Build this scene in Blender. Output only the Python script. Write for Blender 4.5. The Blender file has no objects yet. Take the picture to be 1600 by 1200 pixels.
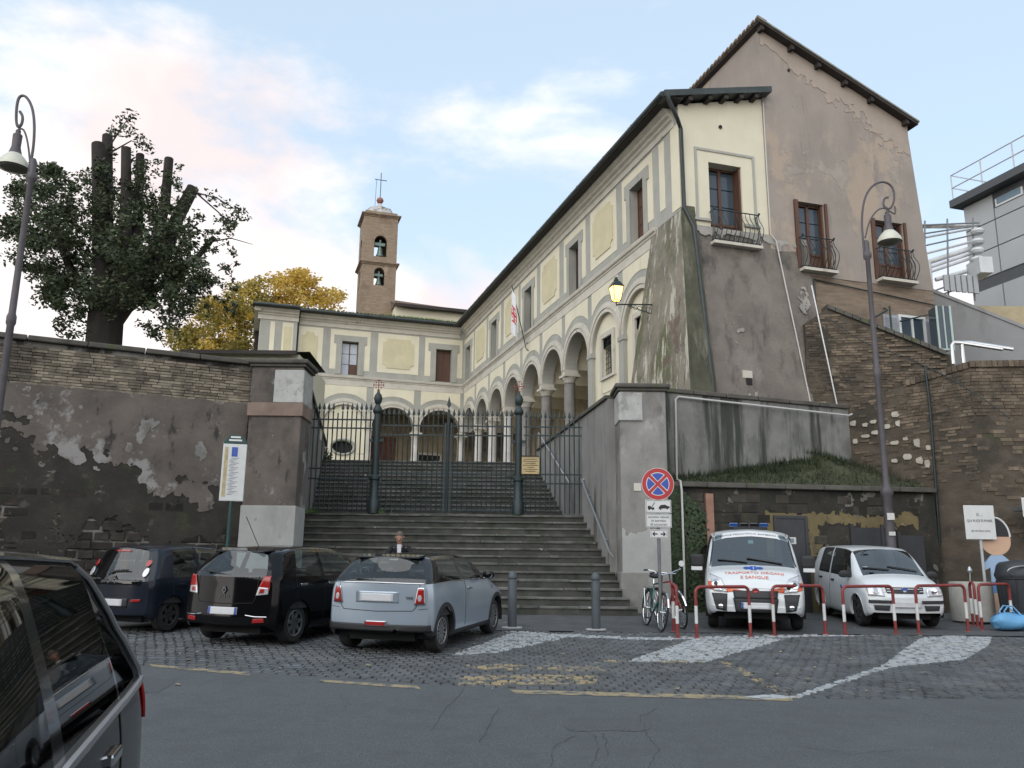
import bpy, bmesh, math, random
import numpy as np
from mathutils import Vector, Matrix, Euler
R=math.radians; PI=math.pi
random.seed(7); rng=np.random.default_rng(7)
SC=bpy.context.scene; COL=SC.collection
# ------------------------------------------------------------------ camera
F=1340.; PT=R(12.3); RO=R(.62); EYE=1.5; SL=.045; Y0=6.3
cd=bpy.data.cameras.new('camera'); cam=bpy.data.objects.new('camera',cd); COL.objects.link(cam)
cd.sensor_width=36; cd.lens=36*F/1600; cd.clip_end=3000; cd.clip_start=.05
_r=Vector((1,0,0)); _u=Vector((0,-math.sin(PT),math.cos(PT))); _f=Vector((0,math.cos(PT),math.sin(PT)))
_cx=math.cos(RO)*_r+math.sin(RO)*_u; _cy=-math.sin(RO)*_r+math.cos(RO)*_u
m=Matrix((_cx,_cy,-_f)).transposed().to_4x4(); m.translation=(0,0,EYE); cam.matrix_world=m
SC.camera=cam
# ------------------------------------------------------------------ sky, sun, exposure
SUN_AZ=R(-155); SUN_EL=R(30); CL1=(2.62,-4.98,-.55); CL2=(2.22,-2.71,4.45)
wd=bpy.data.worlds.new('World'); SC.world=wd; wd.use_nodes=True
nt=wd.node_tree; N=nt.nodes; LK=nt.links
for n in list(N): N.remove(n)
def wn(t,**k):
    n=N.new(t)
    for a,b in k.items(): setattr(n,a,b)
    return n
sky=wn('ShaderNodeTexSky',sky_type='NISHITA',sun_disc=False,sun_elevation=SUN_EL,sun_rotation=SUN_AZ,air_density=1.0,dust_density=.8,ozone_density=1.6,altitude=50)
tc=wn('ShaderNodeTexCoord'); mp=wn('ShaderNodeMapping'); mp.inputs['Scale'].default_value=(1,1,2.1); mp.inputs['Location'].default_value=CL1
LK.new(tc.outputs['Generated'],mp.inputs[0])
nz=wn('ShaderNodeTexNoise'); nz.inputs['Scale'].default_value=1.7; nz.inputs['Detail'].default_value=7; nz.inputs['Roughness'].default_value=.56; nz.inputs['Distortion'].default_value=.35
LK.new(mp.outputs[0],nz.inputs['Vector'])
rp=wn('ShaderNodeMapRange',interpolation_type='SMOOTHSTEP'); rp.inputs[1].default_value=.46; rp.inputs[2].default_value=.60; rp.inputs[3].default_value=0; rp.inputs[4].default_value=.9
# more cloud low down, thinning out overhead
sx=wn('ShaderNodeSeparateXYZ'); LK.new(tc.outputs['Generated'],sx.inputs[0])
el=wn('ShaderNodeMapRange'); el.inputs[1].default_value=.32; el.inputs[2].default_value=.72; el.inputs[3].default_value=.145; el.inputs[4].default_value=-.2
LK.new(sx.outputs[2],el.inputs[0])
mu=wn('ShaderNodeMath',operation='ADD'); LK.new(nz.outputs[0],mu.inputs[0]); LK.new(el.outputs[0],mu.inputs[1])
LK.new(mu.outputs[0],rp.inputs[0])
nz2=wn('ShaderNodeTexNoise'); nz2.inputs['Scale'].default_value=2.6; nz2.inputs['Detail'].default_value=5
mp2=wn('ShaderNodeMapping'); mp2.inputs['Location'].default_value=CL2; LK.new(tc.outputs['Generated'],mp2.inputs[0]); LK.new(mp2.outputs[0],nz2.inputs['Vector'])
cr=wn('ShaderNodeValToRGB'); e=cr.color_ramp.elements; e[0].position=.42; e[0].color=(.50,.425,.41,1); e[1].position=.56; e[1].color=(.60,.575,.55,1)
LK.new(nz2.outputs[0],cr.inputs[0])
SKYS=.10
sg=wn('ShaderNodeMixRGB',blend_type='MULTIPLY'); sg.inputs[0].default_value=1; sg.inputs[2].default_value=(SKYS,SKYS,SKYS,1); LK.new(sky.outputs[0],sg.inputs[1])
# pale veil of high cloud over the blue
vl=wn('ShaderNodeMixRGB'); vl.inputs[0].default_value=.6; vl.inputs[2].default_value=(.40,.485,.55,1); LK.new(sg.outputs[0],vl.inputs[1])
mx=wn('ShaderNodeMixRGB'); LK.new(rp.outputs[0],mx.inputs[0]); LK.new(vl.outputs[0],mx.inputs[1]); LK.new(cr.outputs[0],mx.inputs[2])
bg=wn('ShaderNodeBackground'); bg.inputs[1].default_value=1.0; LK.new(mx.outputs[0],bg.inputs[0])
ow=wn('ShaderNodeOutputWorld'); LK.new(bg.outputs[0],ow.inputs[0])
sl=bpy.data.lights.new('sun','SUN'); sl.energy=1.2; sl.angle=R(95); sl.color=(1,.95,.89)  # wide soft fill added from behind the camera to brighten the facades
so=bpy.data.objects.new('sun',sl); COL.objects.link(so)
sd=Vector((math.sin(SUN_AZ)*math.cos(SUN_EL),math.cos(SUN_AZ)*math.cos(SUN_EL),math.sin(SUN_EL)))
so.rotation_euler=sd.to_track_quat('Z','Y').to_euler(); so.location=(40,30,40)
SC.view_settings.view_transform='Standard'; SC.view_settings.look='None'; SC.view_settings.exposure=1.12; SC.view_settings.gamma=1
SC.render.engine='CYCLES'
# ------------------------------------------------------------------ pixel -> place
def ray(px,py):
    x=(px-800)/F; y=-(py-600)/F
    c,s=math.cos(RO),math.sin(RO); x,y=c*x-s*y,s*x+c*y
    return Vector((x,math.cos(PT)-y*math.sin(PT),math.sin(PT)+y*math.cos(PT)))
CP=Vector((0,0,EYE))
def PLN(px,py,p,n):
    d=ray(px,py); n=Vector(n); return CP+d*((Vector(p)-CP).dot(n)/d.dot(n))
def AY(px,py,Y): return PLN(px,py,(0,Y,0),(0,1,0))
def gz(Y): return max(0.,SL*(min(Y,20)-Y0))
def G(px,py):
    p=PLN(px,py,(0,0,0),(0,0,1))
    if p.y>Y0 or p.y<0: p=PLN(px,py,(0,Y0,0),(0,-SL,1))
    return p
# ------------------------------------------------------------------ materials
MATS={}
def nodes(name):
    m=bpy.data.materials.new(name); m.use_nodes=True; t=m.node_tree
    return m,t,t.nodes['Principled BSDF']
def mat(name,col,rough=.8,var=.18,scale=4,bump=.0,metal=0,stains=(),spec=.5,coat=0,zs=1,bscale=None,emit=None,piece=0):
    if name in MATS: return MATS[name]
    m,t,b=nodes(name); nd=t.nodes; ln=t.links
    b.inputs['Roughness'].default_value=rough; b.inputs['Metallic'].default_value=metal
    b.inputs['Specular IOR Level'].default_value=spec; b.inputs['Coat Weight'].default_value=coat
    b.inputs['Coat Roughness'].default_value=.04
    geo=nd.new('ShaderNodeNewGeometry')
    def noise(sc,zst=1,det=6,off=0,rough=.6):
        mp=nd.new('ShaderNodeMapping'); mp.inputs['Scale'].default_value=(sc,sc,sc*zst); mp.inputs['Location'].default_value=(off,off*.7,off*.3)
        ln.new(geo.outputs['Position'],mp.inputs[0]); n=nd.new('ShaderNodeTexNoise'); n.inputs['Scale'].default_value=1; n.inputs['Detail'].default_value=det; n.inputs['Roughness'].default_value=rough
        ln.new(mp.outputs[0],n.inputs['Vector']); return n.outputs[0]
    out=None
    if var>0:
        n0=noise(scale,zs); r=nd.new('ShaderNodeMapRange'); r.inputs[1].default_value=.3; r.inputs[2].default_value=.7; r.inputs[3].default_value=1-var; r.inputs[4].default_value=1+var; ln.new(n0,r.inputs[0])
        mm=nd.new('ShaderNodeVectorMath'); mm.operation='SCALE'; mm.inputs[0].default_value=col[:3]; ln.new(r.outputs[0],mm.inputs['Scale']); out=mm.outputs[0]
    else:
        c=nd.new('ShaderNodeRGB'); c.outputs[0].default_value=(*col[:3],1); out=c.outputs[0]
    for i,s in enumerate(stains):
        c,sc,lo,hi=s[:4]; zst=s[4] if len(s)>4 else 1; amt=s[5] if len(s)>5 else 1
        n=noise(sc,zst,8,3.3*(i+1)+len(name),.66); r=nd.new('ShaderNodeMapRange'); r.interpolation_type='SMOOTHSTEP'; r.inputs[1].default_value=lo; r.inputs[2].default_value=hi; r.inputs[4].default_value=amt; ln.new(n,r.inputs[0])
        x=nd.new('ShaderNodeMixRGB'); ln.new(r.outputs[0],x.inputs[0]); ln.new(out,x.inputs[1]); x.inputs[2].default_value=(*c,1); out=x.outputs[0]
    if piece>0:
        oi=nd.new('ShaderNodeObjectInfo'); ad=nd.new('ShaderNodeMath'); ad.operation='ADD'; ln.new(oi.outputs['Random'],ad.inputs[0]); ln.new(geo.outputs['Random Per Island'],ad.inputs[1]); fr_=nd.new('ShaderNodeMath'); fr_.operation='FRACT'; ln.new(ad.outputs[0],fr_.inputs[0])
        r=nd.new('ShaderNodeMapRange'); r.inputs[3].default_value=1-piece; r.inputs[4].default_value=1+piece; ln.new(fr_.outputs[0],r.inputs[0]); mm=nd.new('ShaderNodeVectorMath'); mm.operation='SCALE'; ln.new(out,mm.inputs[0]); ln.new(r.outputs[0],mm.inputs['Scale']); out=mm.outputs[0]
    ln.new(out,b.inputs['Base Color'])
    if bump>0:
        bn=noise(bscale or scale*6,1,8,1.7,.7); bp=nd.new('ShaderNodeBump'); bp.inputs['Strength'].default_value=bump; bp.inputs['Distance'].default_value=.03; ln.new(bn,bp.inputs['Height']); ln.new(bp.outputs[0],b.inputs['Normal'])
    if emit:
        b.inputs['Emission Color'].default_value=(*emit[0],1); b.inputs['Emission Strength'].default_value=emit[1]
    MATS[name]=m; return m
def glassmat(name,col,rough=.03,alpha=None,trans=0.):
    if name in MATS: return MATS[name]
    m,t,b=nodes(name); b.inputs['Base Color'].default_value=(*col,1); b.inputs['Roughness'].default_value=rough; b.inputs['IOR'].default_value=1.5
    b.inputs['Specular IOR Level'].default_value=.6; b.inputs['Transmission Weight'].default_value=trans
    MATS[name]=m; return m
def thin_glass(name,tint,refl=.07):
    if name in MATS: return MATS[name]
    m=bpy.data.materials.new(name); m.use_nodes=True; t=m.node_tree; nd=t.nodes; ln=t.links
    for n in list(nd): nd.remove(n)
    o=nd.new('ShaderNodeOutputMaterial'); mx=nd.new('ShaderNodeMixShader'); tr=nd.new('ShaderNodeBsdfTransparent'); gl=nd.new('ShaderNodeBsdfGlossy'); fr=nd.new('ShaderNodeFresnel')
    tr.inputs[0].default_value=(*tint,1); gl.inputs[0].default_value=(1,1,1,1); gl.inputs['Roughness'].default_value=.02; nd.remove(fr)
    ge=nd.new('ShaderNodeNewGeometry'); dt=nd.new('ShaderNodeVectorMath'); dt.operation='DOT_PRODUCT'; ln.new(ge.outputs['Normal'],dt.inputs[0]); ln.new(ge.outputs['Incoming'],dt.inputs[1])
    def M(op,x,y=None):
        n=nd.new('ShaderNodeMath'); n.operation=op
        for i,v in enumerate((x,y)):
            if v is None: continue
            if isinstance(v,(int,float)): n.inputs[i].default_value=v
            else: ln.new(v,n.inputs[i])
        return n.outputs[0]
    f=M('ADD',M('MULTIPLY',M('POWER',M('SUBTRACT',1.0,M('ABSOLUTE',dt.outputs['Value'])),5.0),1-refl),refl); f=M('MINIMUM',f,refl+.16)
    ln.new(f,mx.inputs[0]); ln.new(tr.outputs[0],mx.inputs[1]); ln.new(gl.outputs[0],mx.inputs[2]); ln.new(mx.outputs[0],o.inputs[0])
    MATS[name]=m; return m
# ------------------------------------------------------------------ mesh builder
class MB:
    def __init__(s,T=None): s.v=[]; s.f=[]; s.T=T
    def pts(s,vs):
        i=len(s.v); s.v+= [tuple(s.T(*p)) if s.T else tuple(p) for p in vs]; return i
    def add(s,vs,fs):
        i=s.pts(vs); s.f+=[tuple(i+k for k in f) for f in fs]; return s
    def quad(s,a,b,c,d): return s.add([a,b,c,d],[(0,1,2,3)])
    def poly(s,ps): return s.add(ps,[tuple(range(len(ps)))])
    def box(s,x0,x1,y0,y1,z0,z1):
        return s.add([(x0,y0,z0),(x1,y0,z0),(x1,y1,z0),(x0,y1,z0),(x0,y0,z1),(x1,y0,z1),(x1,y1,z1),(x0,y1,z1)],[(0,3,2,1),(4,5,6,7),(0,1,5,4),(1,2,6,5),(2,3,7,6),(3,0,4,7)])
    def hexa(s,b,t):   # 4 bottom pts, 4 top pts
        return s.add(list(b)+list(t),[(0,3,2,1),(4,5,6,7),(0,1,5,4),(1,2,6,5),(2,3,7,6),(3,0,4,7)])
    def prism(s,ps,off):  # polygon + extrusion vector
        n=len(ps); q=[tuple(Vector(p)+Vector(off)) for p in ps]
        return s.add(list(ps)+q,[tuple(range(n))[::-1],tuple(range(n,2*n))]+[(i,(i+1)%n,n+(i+1)%n,n+i) for i in range(n)])
    def tube(s,ps,r,n=8,cap=True,closed=False):
        ps=[Vector(p) for p in ps]; rr=r if isinstance(r,(list,tuple)) else [r]*len(ps); k=len(ps); vs=[]
        up=None
        for i,p in enumerate(ps):
            a=ps[(i-1)%k] if (i>0 or closed) else p; b=ps[(i+1)%k] if (i<k-1 or closed) else p
            t=(b-a).normalized()
            if up is None:
                up=Vector((0,0,1)) if abs(t.z)<.9 else Vector((1,0,0))
            x=t.cross(up)
            if x.length<1e-4: x=t.cross(Vector((0,1,0)))
            x.normalize(); y=x.cross(t).normalized(); up=y
            for j in range(n):
                a_=2*PI*j/n; vs.append(tuple(p+x*(rr[i]*math.cos(a_))+y*(rr[i]*math.sin(a_))))
        fs=[]
        for i in range(k if closed else k-1):
            i2=(i+1)%k
            for j in range(n): fs.append((i*n+j,i*n+(j+1)%n,i2*n+(j+1)%n,i2*n+j))
        if cap and not closed: fs+=[tuple(range(n))[::-1],tuple((k-1)*n+j for j in range(n))]
        return s.add(vs,fs)
    def lathe(s,prof,c=(0,0,0),n=16,axis='z',cap=True):
        vs=[];fs=[]
        for r,h in prof:
            for j in range(n):
                a=2*PI*j/n; u,v=r*math.cos(a),r*math.sin(a)
                vs.append({'z':(c[0]+u,c[1]+v,c[2]+h),'y':(c[0]+u,c[1]+h,c[2]+v),'x':(c[0]+h,c[1]+u,c[2]+v)}[axis])
        for i in range(len(prof)-1):
            for j in range(n): fs.append((i*n+j,i*n+(j+1)%n,(i+1)*n+(j+1)%n,(i+1)*n+j))
        if cap: fs+=[tuple(range(n))[::-1],tuple((len(prof)-1)*n+j for j in range(n))]
        return s.add(vs,fs)
    def mesh(s,name,smooth=False):
        me=bpy.data.meshes.new(name); me.from_pydata(s.v,[],s.f)
        if smooth: me.polygons.foreach_set('use_smooth',[True]*len(me.polygons))
        me.update(); return me
    def build(s,name,mt,parent=None,smooth=False,world=False):
        me=s.mesh(name,smooth)
        if world and parent is not None:
            o=parent
            while o.parent: o=o.parent
            M=(Matrix.Translation(o.location)@o.rotation_euler.to_matrix().to_4x4()).inverted()
            me.transform(M)
        me.materials.append(mt); ob=bpy.data.objects.new(name,me); COL.objects.link(ob); ob.parent=parent
        if smooth: autosmooth(me)
        return ob
def autosmooth(me,ang=R(38)):
    bm=bmesh.new(); bm.from_mesh(me)
    for e in bm.edges:
        if len(e.link_faces)==2 and e.calc_face_angle(0)>ang: e.smooth=False
    bm.to_mesh(me); bm.free()
def recalc(ob):
    bm=bmesh.new(); bm.from_mesh(ob.data); bmesh.ops.remove_doubles(bm,verts=bm.verts,dist=1e-5); bmesh.ops.recalc_face_normals(bm,faces=bm.faces); bm.to_mesh(ob.data); bm.free(); return ob
def bevel(ob,w,seg=2):
    md=ob.modifiers.new('b','BEVEL'); md.width=w; md.segments=seg; md.limit_method='ANGLE'; md.angle_limit=R(35); return ob
def tag(o,label=None,cat=None,group=None,kind=None):
    if label: o['label']=label
    if cat: o['category']=cat
    if group: o['group']=group
    if kind: o['kind']=kind
    return o
def thing(name,label,cat,loc=(0,0,0),rz=0,group=None,rx=0):
    o=bpy.data.objects.new(name,None); COL.objects.link(o); o.location=loc
    o.rotation_euler=(Matrix.Rotation(rx,3,'X')@Matrix.Rotation(rz,3,'Z')).to_euler(); o.empty_display_size=.2
    return tag(o,label,cat,group)
def copy_tree(o,parent=None):
    c=o.copy(); COL.objects.link(c); c.parent=parent
    for ch in list(o.children): copy_tree(ch,c)
    return c
def text(s,name,size,mt,parent,M,ext=.002,align='CENTER',sx=1.0):
    cu=bpy.data.curves.new(name,'FONT'); cu.body=s; cu.size=size; cu.align_x=align; cu.align_y='CENTER'; cu.extrude=ext; cu.resolution_u=2
    o=bpy.data.objects.new(name,cu); COL.objects.link(o)
    me=bpy.data.meshes.new_from_object(o.evaluated_get(bpy.context.evaluated_depsgraph_get())); bpy.data.objects.remove(o); bpy.data.curves.remove(cu)
    me.transform(Matrix.Diagonal((sx,1,1,1))); me.transform(M); me.materials.clear(); me.materials.append(mt)
    ob=bpy.data.objects.new(name,me); COL.objects.link(ob); ob.parent=parent; return ob
def frame(o,x,y):   # matrix with origin o, text x axis, text up axis
    x=Vector(x).normalized(); y=Vector(y); z=x.cross(y).normalized(); y=z.cross(x)
    M=Matrix((x,y,z)).transposed().to_4x4(); M.translation=o; return M
def chaikin(ps,n=2):
    ps=[Vector(p) for p in ps]
    for _ in range(n):
        q=[ps[0]]
        for a,b in zip(ps[:-1],ps[1:]): q+=[a.lerp(b,.25),a.lerp(b,.75)]
        ps=q+[ps[-1]]
    return ps
from mathutils import noise as MN
def fbm(x,z,s=0.,o=6): return MN.fractal(Vector((x+s*7.3,z+s*3.1,s)),.75,2.1,o)
def contour(par,name,mt,x0,x1,z0,z1,field,y=.02,th=.02,h=.04,T=None,world=False):
    """thin layer with a ragged outline: where field(x,z)>0 (marching squares)"""
    nx=int((x1-x0)/h)+1; nz_=int((z1-z0)/h)+1; F_=[[field(x0+i*h,z0+j*h) for j in range(nz_+1)] for i in range(nx+1)]
    mb=MB(T)
    for i in range(nx):
        for j in range(nz_):
            C=[(x0+i*h,z0+j*h,F_[i][j]),(x0+(i+1)*h,z0+j*h,F_[i+1][j]),(x0+(i+1)*h,z0+(j+1)*h,F_[i+1][j+1]),(x0+i*h,z0+(j+1)*h,F_[i][j+1])]
            if max(c[2] for c in C)<=0: continue
            P=[];E=[]
            for a,b in zip(C,C[1:]+C[:1]):
                if a[2]>0: P.append((a[0],a[1]))
                if (a[2]>0)!=(b[2]>0):
                    t=a[2]/(a[2]-b[2]); p=(a[0]+(b[0]-a[0])*t,a[1]+(b[1]-a[1])*t); P.append(p); E.append(p)
            if len(P)>2: mb.poly([(p[0],y,p[1]) for p in P])
            if len(E)==2: mb.quad((E[0][0],y,E[0][1]),(E[1][0],y,E[1][1]),(E[1][0],y-th,E[1][1]),(E[0][0],y-th,E[0][1]))
    return mb.build(name,mt,par,world=world) if mb.v else None
def modmesh(ob):
    bpy.context.view_layer.update()
    me=bpy.data.meshes.new_from_object(ob.evaluated_get(bpy.context.evaluated_depsgraph_get()))
    ob.modifiers.clear(); ob.data=me; return ob
def struct(name,mb,mt): return tag(mb.build(name,mt),kind='structure')
# ------------------------------------------------------------------ ground
m_asph=mat('asphalt',(.09,.099,.102),.88,.5,70,.6,bscale=110,stains=[((.15,.155,.155),120,.60,.70,1,.7),((.045,.047,.05),95,.60,.70,1,.7),((.072,.076,.08),2.6,.45,.65,1,.55),((.125,.133,.136),.35,.52,.75,1,.6),((.075,.08,.083),.8,.6,.75,1,.6)])
m_asph2=mat('old asphalt',(.07,.073,.076),.9,.25,2.2,.4,bscale=60,stains=[((.16,.15,.13),3,.62,.72,1,.5)])
m_earth=mat('earth',(.09,.085,.075),.95,.2,1,.2)
m_mort=mat('cobble joint soil',(.045,.046,.045),.95,.3,5,.3)
m_cob=mat('basalt cobble',(.075,.082,.087),.62,.4,2.2,.25,piece=.14,bscale=50,stains=[((.12,.12,.115),1.1,.5,.7,1,.7)])
m_wpaint=mat('worn white paint',(.40,.415,.42),.7,.15,6,.25,bscale=40,stains=[((.10,.105,.11),11,.50,.62)])
m_ypaint=mat('worn yellow paint',(.30,.24,.135),.75,.15,5,.2,bscale=40,stains=[((.085,.09,.095),6,.46,.60),((.085,.09,.095),28,.55,.63,1,.8)])
def hull(P):
    P=sorted(P); cr_=lambda o,a,b:(a[0]-o[0])*(b[1]-o[1])-(a[1]-o[1])*(b[0]-o[0]); H=[]
    for seq in (P,P[::-1]):
        h=[]
        for p in seq:
            while len(h)>1 and cr_(h[-2],h[-1],p)<=0: h.pop()
            h.append(p)
        H+=h[:-1]
    return H
def paint_layer(m,polys,col,wear_scale,lo,hi,jit=.05):
    """paint printed on the paving inside convex outlines given in metres, worn by noise"""
    t=m.node_tree; nd=t.nodes; ln=t.links; b=nd['Principled BSDF']; geo=nd.new('ShaderNodeNewGeometry')
    def M(op,x,y=None):
        n=nd.new('ShaderNodeMath'); n.operation=op
        for i,v in enumerate((x,y)):
            if v is None: continue
            if isinstance(v,(int,float)): n.inputs[i].default_value=v
            else: ln.new(v,n.inputs[i])
        return n.outputs[0]
    nj=nd.new('ShaderNodeTexNoise'); nj.inputs['Scale'].default_value=9; nj.inputs['Detail'].default_value=4; ln.new(geo.outputs['Position'],nj.inputs['Vector'])
    j=M('MULTIPLY',M('SUBTRACT',nj.outputs[0],.5),jit*2); tot=None
    for P in polys:
        P=hull(P); d=None
        for p,q in zip(P,P[1:]+P[:1]):
            n=Vector((-(q[1]-p[1]),q[0]-p[0])).normalized(); v=nd.new('ShaderNodeVectorMath'); v.operation='DOT_PRODUCT'; v.inputs[1].default_value=(n.x,n.y,0); ln.new(geo.outputs['Position'],v.inputs[0]); e=M('SUBTRACT',v.outputs['Value'],n.x*p[0]+n.y*p[1]); d=e if d is None else M('MINIMUM',d,e)
        tot=d if tot is None else M('MAXIMUM',tot,d)
    ins=M('GREATER_THAN',M('ADD',tot,j),0)
    nw=nd.new('ShaderNodeTexNoise'); nw.inputs['Scale'].default_value=wear_scale; nw.inputs['Detail'].default_value=8; nw.inputs['Roughness'].default_value=.7; ln.new(geo.outputs['Position'],nw.inputs['Vector'])
    r=nd.new('ShaderNodeMapRange'); r.inputs[1].default_value=lo; r.inputs[2].default_value=hi; ln.new(nw.outputs[0],r.inputs[0])
    f=M('MULTIPLY',ins,r.outputs[0]); old=b.inputs['Base Color'].links[0].from_socket; x=nd.new('ShaderNodeMixRGB'); ln.new(f,x.inputs[0]); ln.new(old,x.inputs[1]); x.inputs[2].default_value=(*col,1); ln.new(x.outputs[0],b.inputs['Base Color'])
def sheet(name,mt,poly,dz):
    mb=MB(); mb.poly([(x,y,gz(y)+dz) for x,y in poly]); return struct(name,mb,mt)
mb=MB()
ys=[-120,Y0,20,90,900]
for a,b in zip(ys[:-1],ys[1:]): mb.quad((-700,a,gz(a)-.06),(700,a,gz(a)-.06),(700,b,gz(b)-.06),(-700,b,gz(b)-.06))
struct('ground',mb,m_earth)
# asphalt road with the edge towards the cobbles
edge=[(-30,13.6),(-9,12.5),(-6.2,12.15),(-4.5,11.66),(-2.6,11.1),(-.56,10.48),(1.4,10.1),(3.1,9.93),(5.7,10.03),(9,10.3),(30,12.2)]
mb=MB()
def edgeY(x): return float(np.interp(x,[p[0] for p in edge],[p[1] for p in edge]))
xs=np.linspace(-30,30,61)
for a,b in zip(xs[:-1],xs[1:]):
    mb.quad((a,-60,0),(b,-60,0),(b,Y0,0),(a,Y0,0))
    ya,yb=edgeY(a)+.03*math.sin(a*9),edgeY(b)+.03*math.sin(b*9)
    mb.quad((a,Y0,0),(b,Y0,0),(b,yb,gz(yb)),(a,ya,gz(ya)))
    mb.quad((a,ya,gz(ya)),(b,yb,gz(yb)),(b,yb,gz(yb)-.05),(a,ya,gz(ya)-.05))
road=struct('road',mb,m_asph)
# dark repaired patch and cracks in the asphalt
def lay(name,mt,pxs,dz,parent=None):
    mb=MB(); mb.poly([tuple(G(*p)+Vector((0,0,dz))) for p in pxs]); o=mb.build(name,mt,parent); return o
m_patch=mat('dark asphalt patch',(.082,.088,.091),.9,.5,70,.6,bscale=110,stains=[((.11,.115,.115),110,.6,.7,1,.6)])
m_crack=mat('crack',(.052,.055,.057),1,.1,5)
lay('asphalt_patch',m_patch,[(880+70*math.cos(a)+70,1132+13*math.sin(a)+3*math.sin(3*a)) for a in np.linspace(0,2*PI,20)[:-1]],.003,road)
lay('asphalt_patch',m_patch,[(215,1056),(262,1062),(280,1058),(268,1070),(246,1083),(212,1082)],.003,road)
def crack(pxs,w=.0035):
    ps=[];rs=random.Random(len(pxs)*7+int(pxs[0][0]))
    for (a,b) in zip(pxs[:-1],pxs[1:]):
        for k in range(7):
            t=k/7; ps.append((a[0]+(b[0]-a[0])*t+rs.uniform(-3,3),a[1]+(b[1]-a[1])*t+rs.uniform(-1.2,1.2)))
    ps.append(pxs[-1]); mb=MB(); q=[G(*p) for p in ps]
    for i in range(len(q)-1):
        d=(q[i+1]-q[i]); n=Vector((-d.y,d.x,0)).normalized()*w*rs.uniform(.4,1.2); z=Vector((0,0,.0035))
        mb.quad(q[i]-n+z,q[i+1]-n+z,q[i+1]+n+z,q[i]+n+z)
    return mb.build('crack',m_crack,road)
for c in ([(725,1076),(690,1115),(672,1142)],[(780,1103),(762,1140),(748,1160)],[(925,1200),(935,1172),(931,1150),(905,1140)],[(950,1180),(948,1160),(940,1146)],[(1010,1200),(1030,1170),(1012,1150),(1000,1120),(1030,1105)],[(1390,1110),(1480,1122),(1600,1128)],[(1240,1165),(1330,1178),(1420,1172)],[(530,1085),(545,1100),(535,1112)],[(860,1200),(868,1165),(900,1150)]): crack(c)
# forecourt between the white line and the steps, bare asphalt
mb=MB()
for a,b in ((16.2,20),(20,23.2)): mb.quad((-14,a,gz(a)-.004),(16,a,gz(a)-.004),(16,b,gz(b)-.004),(-14,b,gz(b)-.004))
struct('forecourt',mb,m_asph2)
mb=MB(); mb.quad((-14,9,gz(9)-.028),(16,9,gz(9)-.028),(16,16.2,gz(16.2)-.028),(-14,16.2,gz(16.2)-.028)); piazza=struct('piazza',mb,m_mort)
# painted areas on the cobbles (polygons measured on the ground)
def gpoly(p): return [tuple(G(*q)[:2]) for q in p]
WH=[gpoly(p) for p in ([(703,1023),(795,989),(910,990),(866,1000),(770,1020)],[(978,1032),(1100,1034),(1228,997),(1088,996)],[(1438,996),(1553,987),(1546,1006),(1508,1030),(1372,1043)],[(1374,1040),(1398,1040),(1243,1091),(1228,1090)],[(784,983),(862,989),(862,993),(784,986)],[(860,989),(1000,995),(1000,999),(860,993)],[(1000,995),(1100,994),(1100,998),(1000,999)],[(1100,994),(1555,985),(1555,988),(1100,998)])]
YL=[gpoly(p) for p in ([(1122,1032),(1140,1034),(1246,1088),(1228,1090)],[(735,1036),(940,1040),(945,1048),(720,1044)],[(722,1052),(935,1054),(930,1068),(715,1070)],[(930,1030),(1100,1032),(1100,1035),(930,1034)])]
paint_layer(m_cob,WH,(.34,.36,.37),7,.38,.50); paint_layer(m_cob,YL,(.30,.235,.13),5,.47,.55)
def inside(x,y,P):
    c=False; n=len(P)
    for i in range(n):
        x1,y1=P[i]; x2,y2=P[(i+1)%n]
        if (y1>y)!=(y2>y) and x<(x2-x1)*(y-y1)/(y2-y1)+x1: c=not c
    return c
def cobmesh(mb,x,y,s,rot,h,rs):
    c,sn=math.cos(rot),math.sin(rot); b=[];t=[]
    for (u,v) in ((-1,-1),(1,-1),(1,1),(-1,1)):
        u*=s*rs.uniform(.9,1.04); v*=s*1.28*rs.uniform(.9,1.04)
        b.append((x+c*u-sn*v,y+sn*u+c*v,gz(y)-.04)); u*=.87; v*=.90; t.append((x+c*u-sn*v,y+sn*u+c*v,gz(y)+h+rs.uniform(-.004,.004)))
    mid=[tuple(Vector(b[i])*.12+Vector((t[i][0],t[i][1],t[i][2]-.012))*.88) for i in range(4)]
    mid=[(b[i][0]*.85+t[i][0]*.15,b[i][1]*.85+t[i][1]*.15,t[i][2]-.014) for i in range(4)]
    i=mb.pts(b+mid+t)
    for k in range(4):
        l=(k+1)%4; mb.f+=[(i+k,i+l,i+4+l,i+4+k),(i+4+k,i+4+l,i+8+l,i+8+k)]
    mb.f.append((i+8,i+9,i+10,i+11))
rs=random.Random(3); P_=.145
stuff={'c':MB(),'w':MB(),'y':MB()}; singles=[]
for row in range(38):
    for colm in range(-96,100):
        x=colm*P_+(row%2)*P_/2+rs.uniform(-.008,.008); y=9.7+row*P_*1.26+rs.uniform(-.008,.008)+.10*math.sin(x*.9)+.05*math.sin(x*2.3)
        if y<edgeY(x)+.08+.03*math.sin(x*9) or y>16.2: continue
        if abs(x)>.66*y+1.0: continue
        k='c'
        if k=='c' and y<edgeY(x)+1.3 and x>2.4 and x<8.5 and len(singles)<300: singles.append((x,y)); continue
        cobmesh(stuff[k],x,y,.0685*rs.uniform(.93,1.05),rs.uniform(-.09,.09),-.004+rs.uniform(-.006,.004),rs)
tag(stuff['c'].build('cobbles',m_cob,piazza),kind='stuff')
protos=[]
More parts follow.
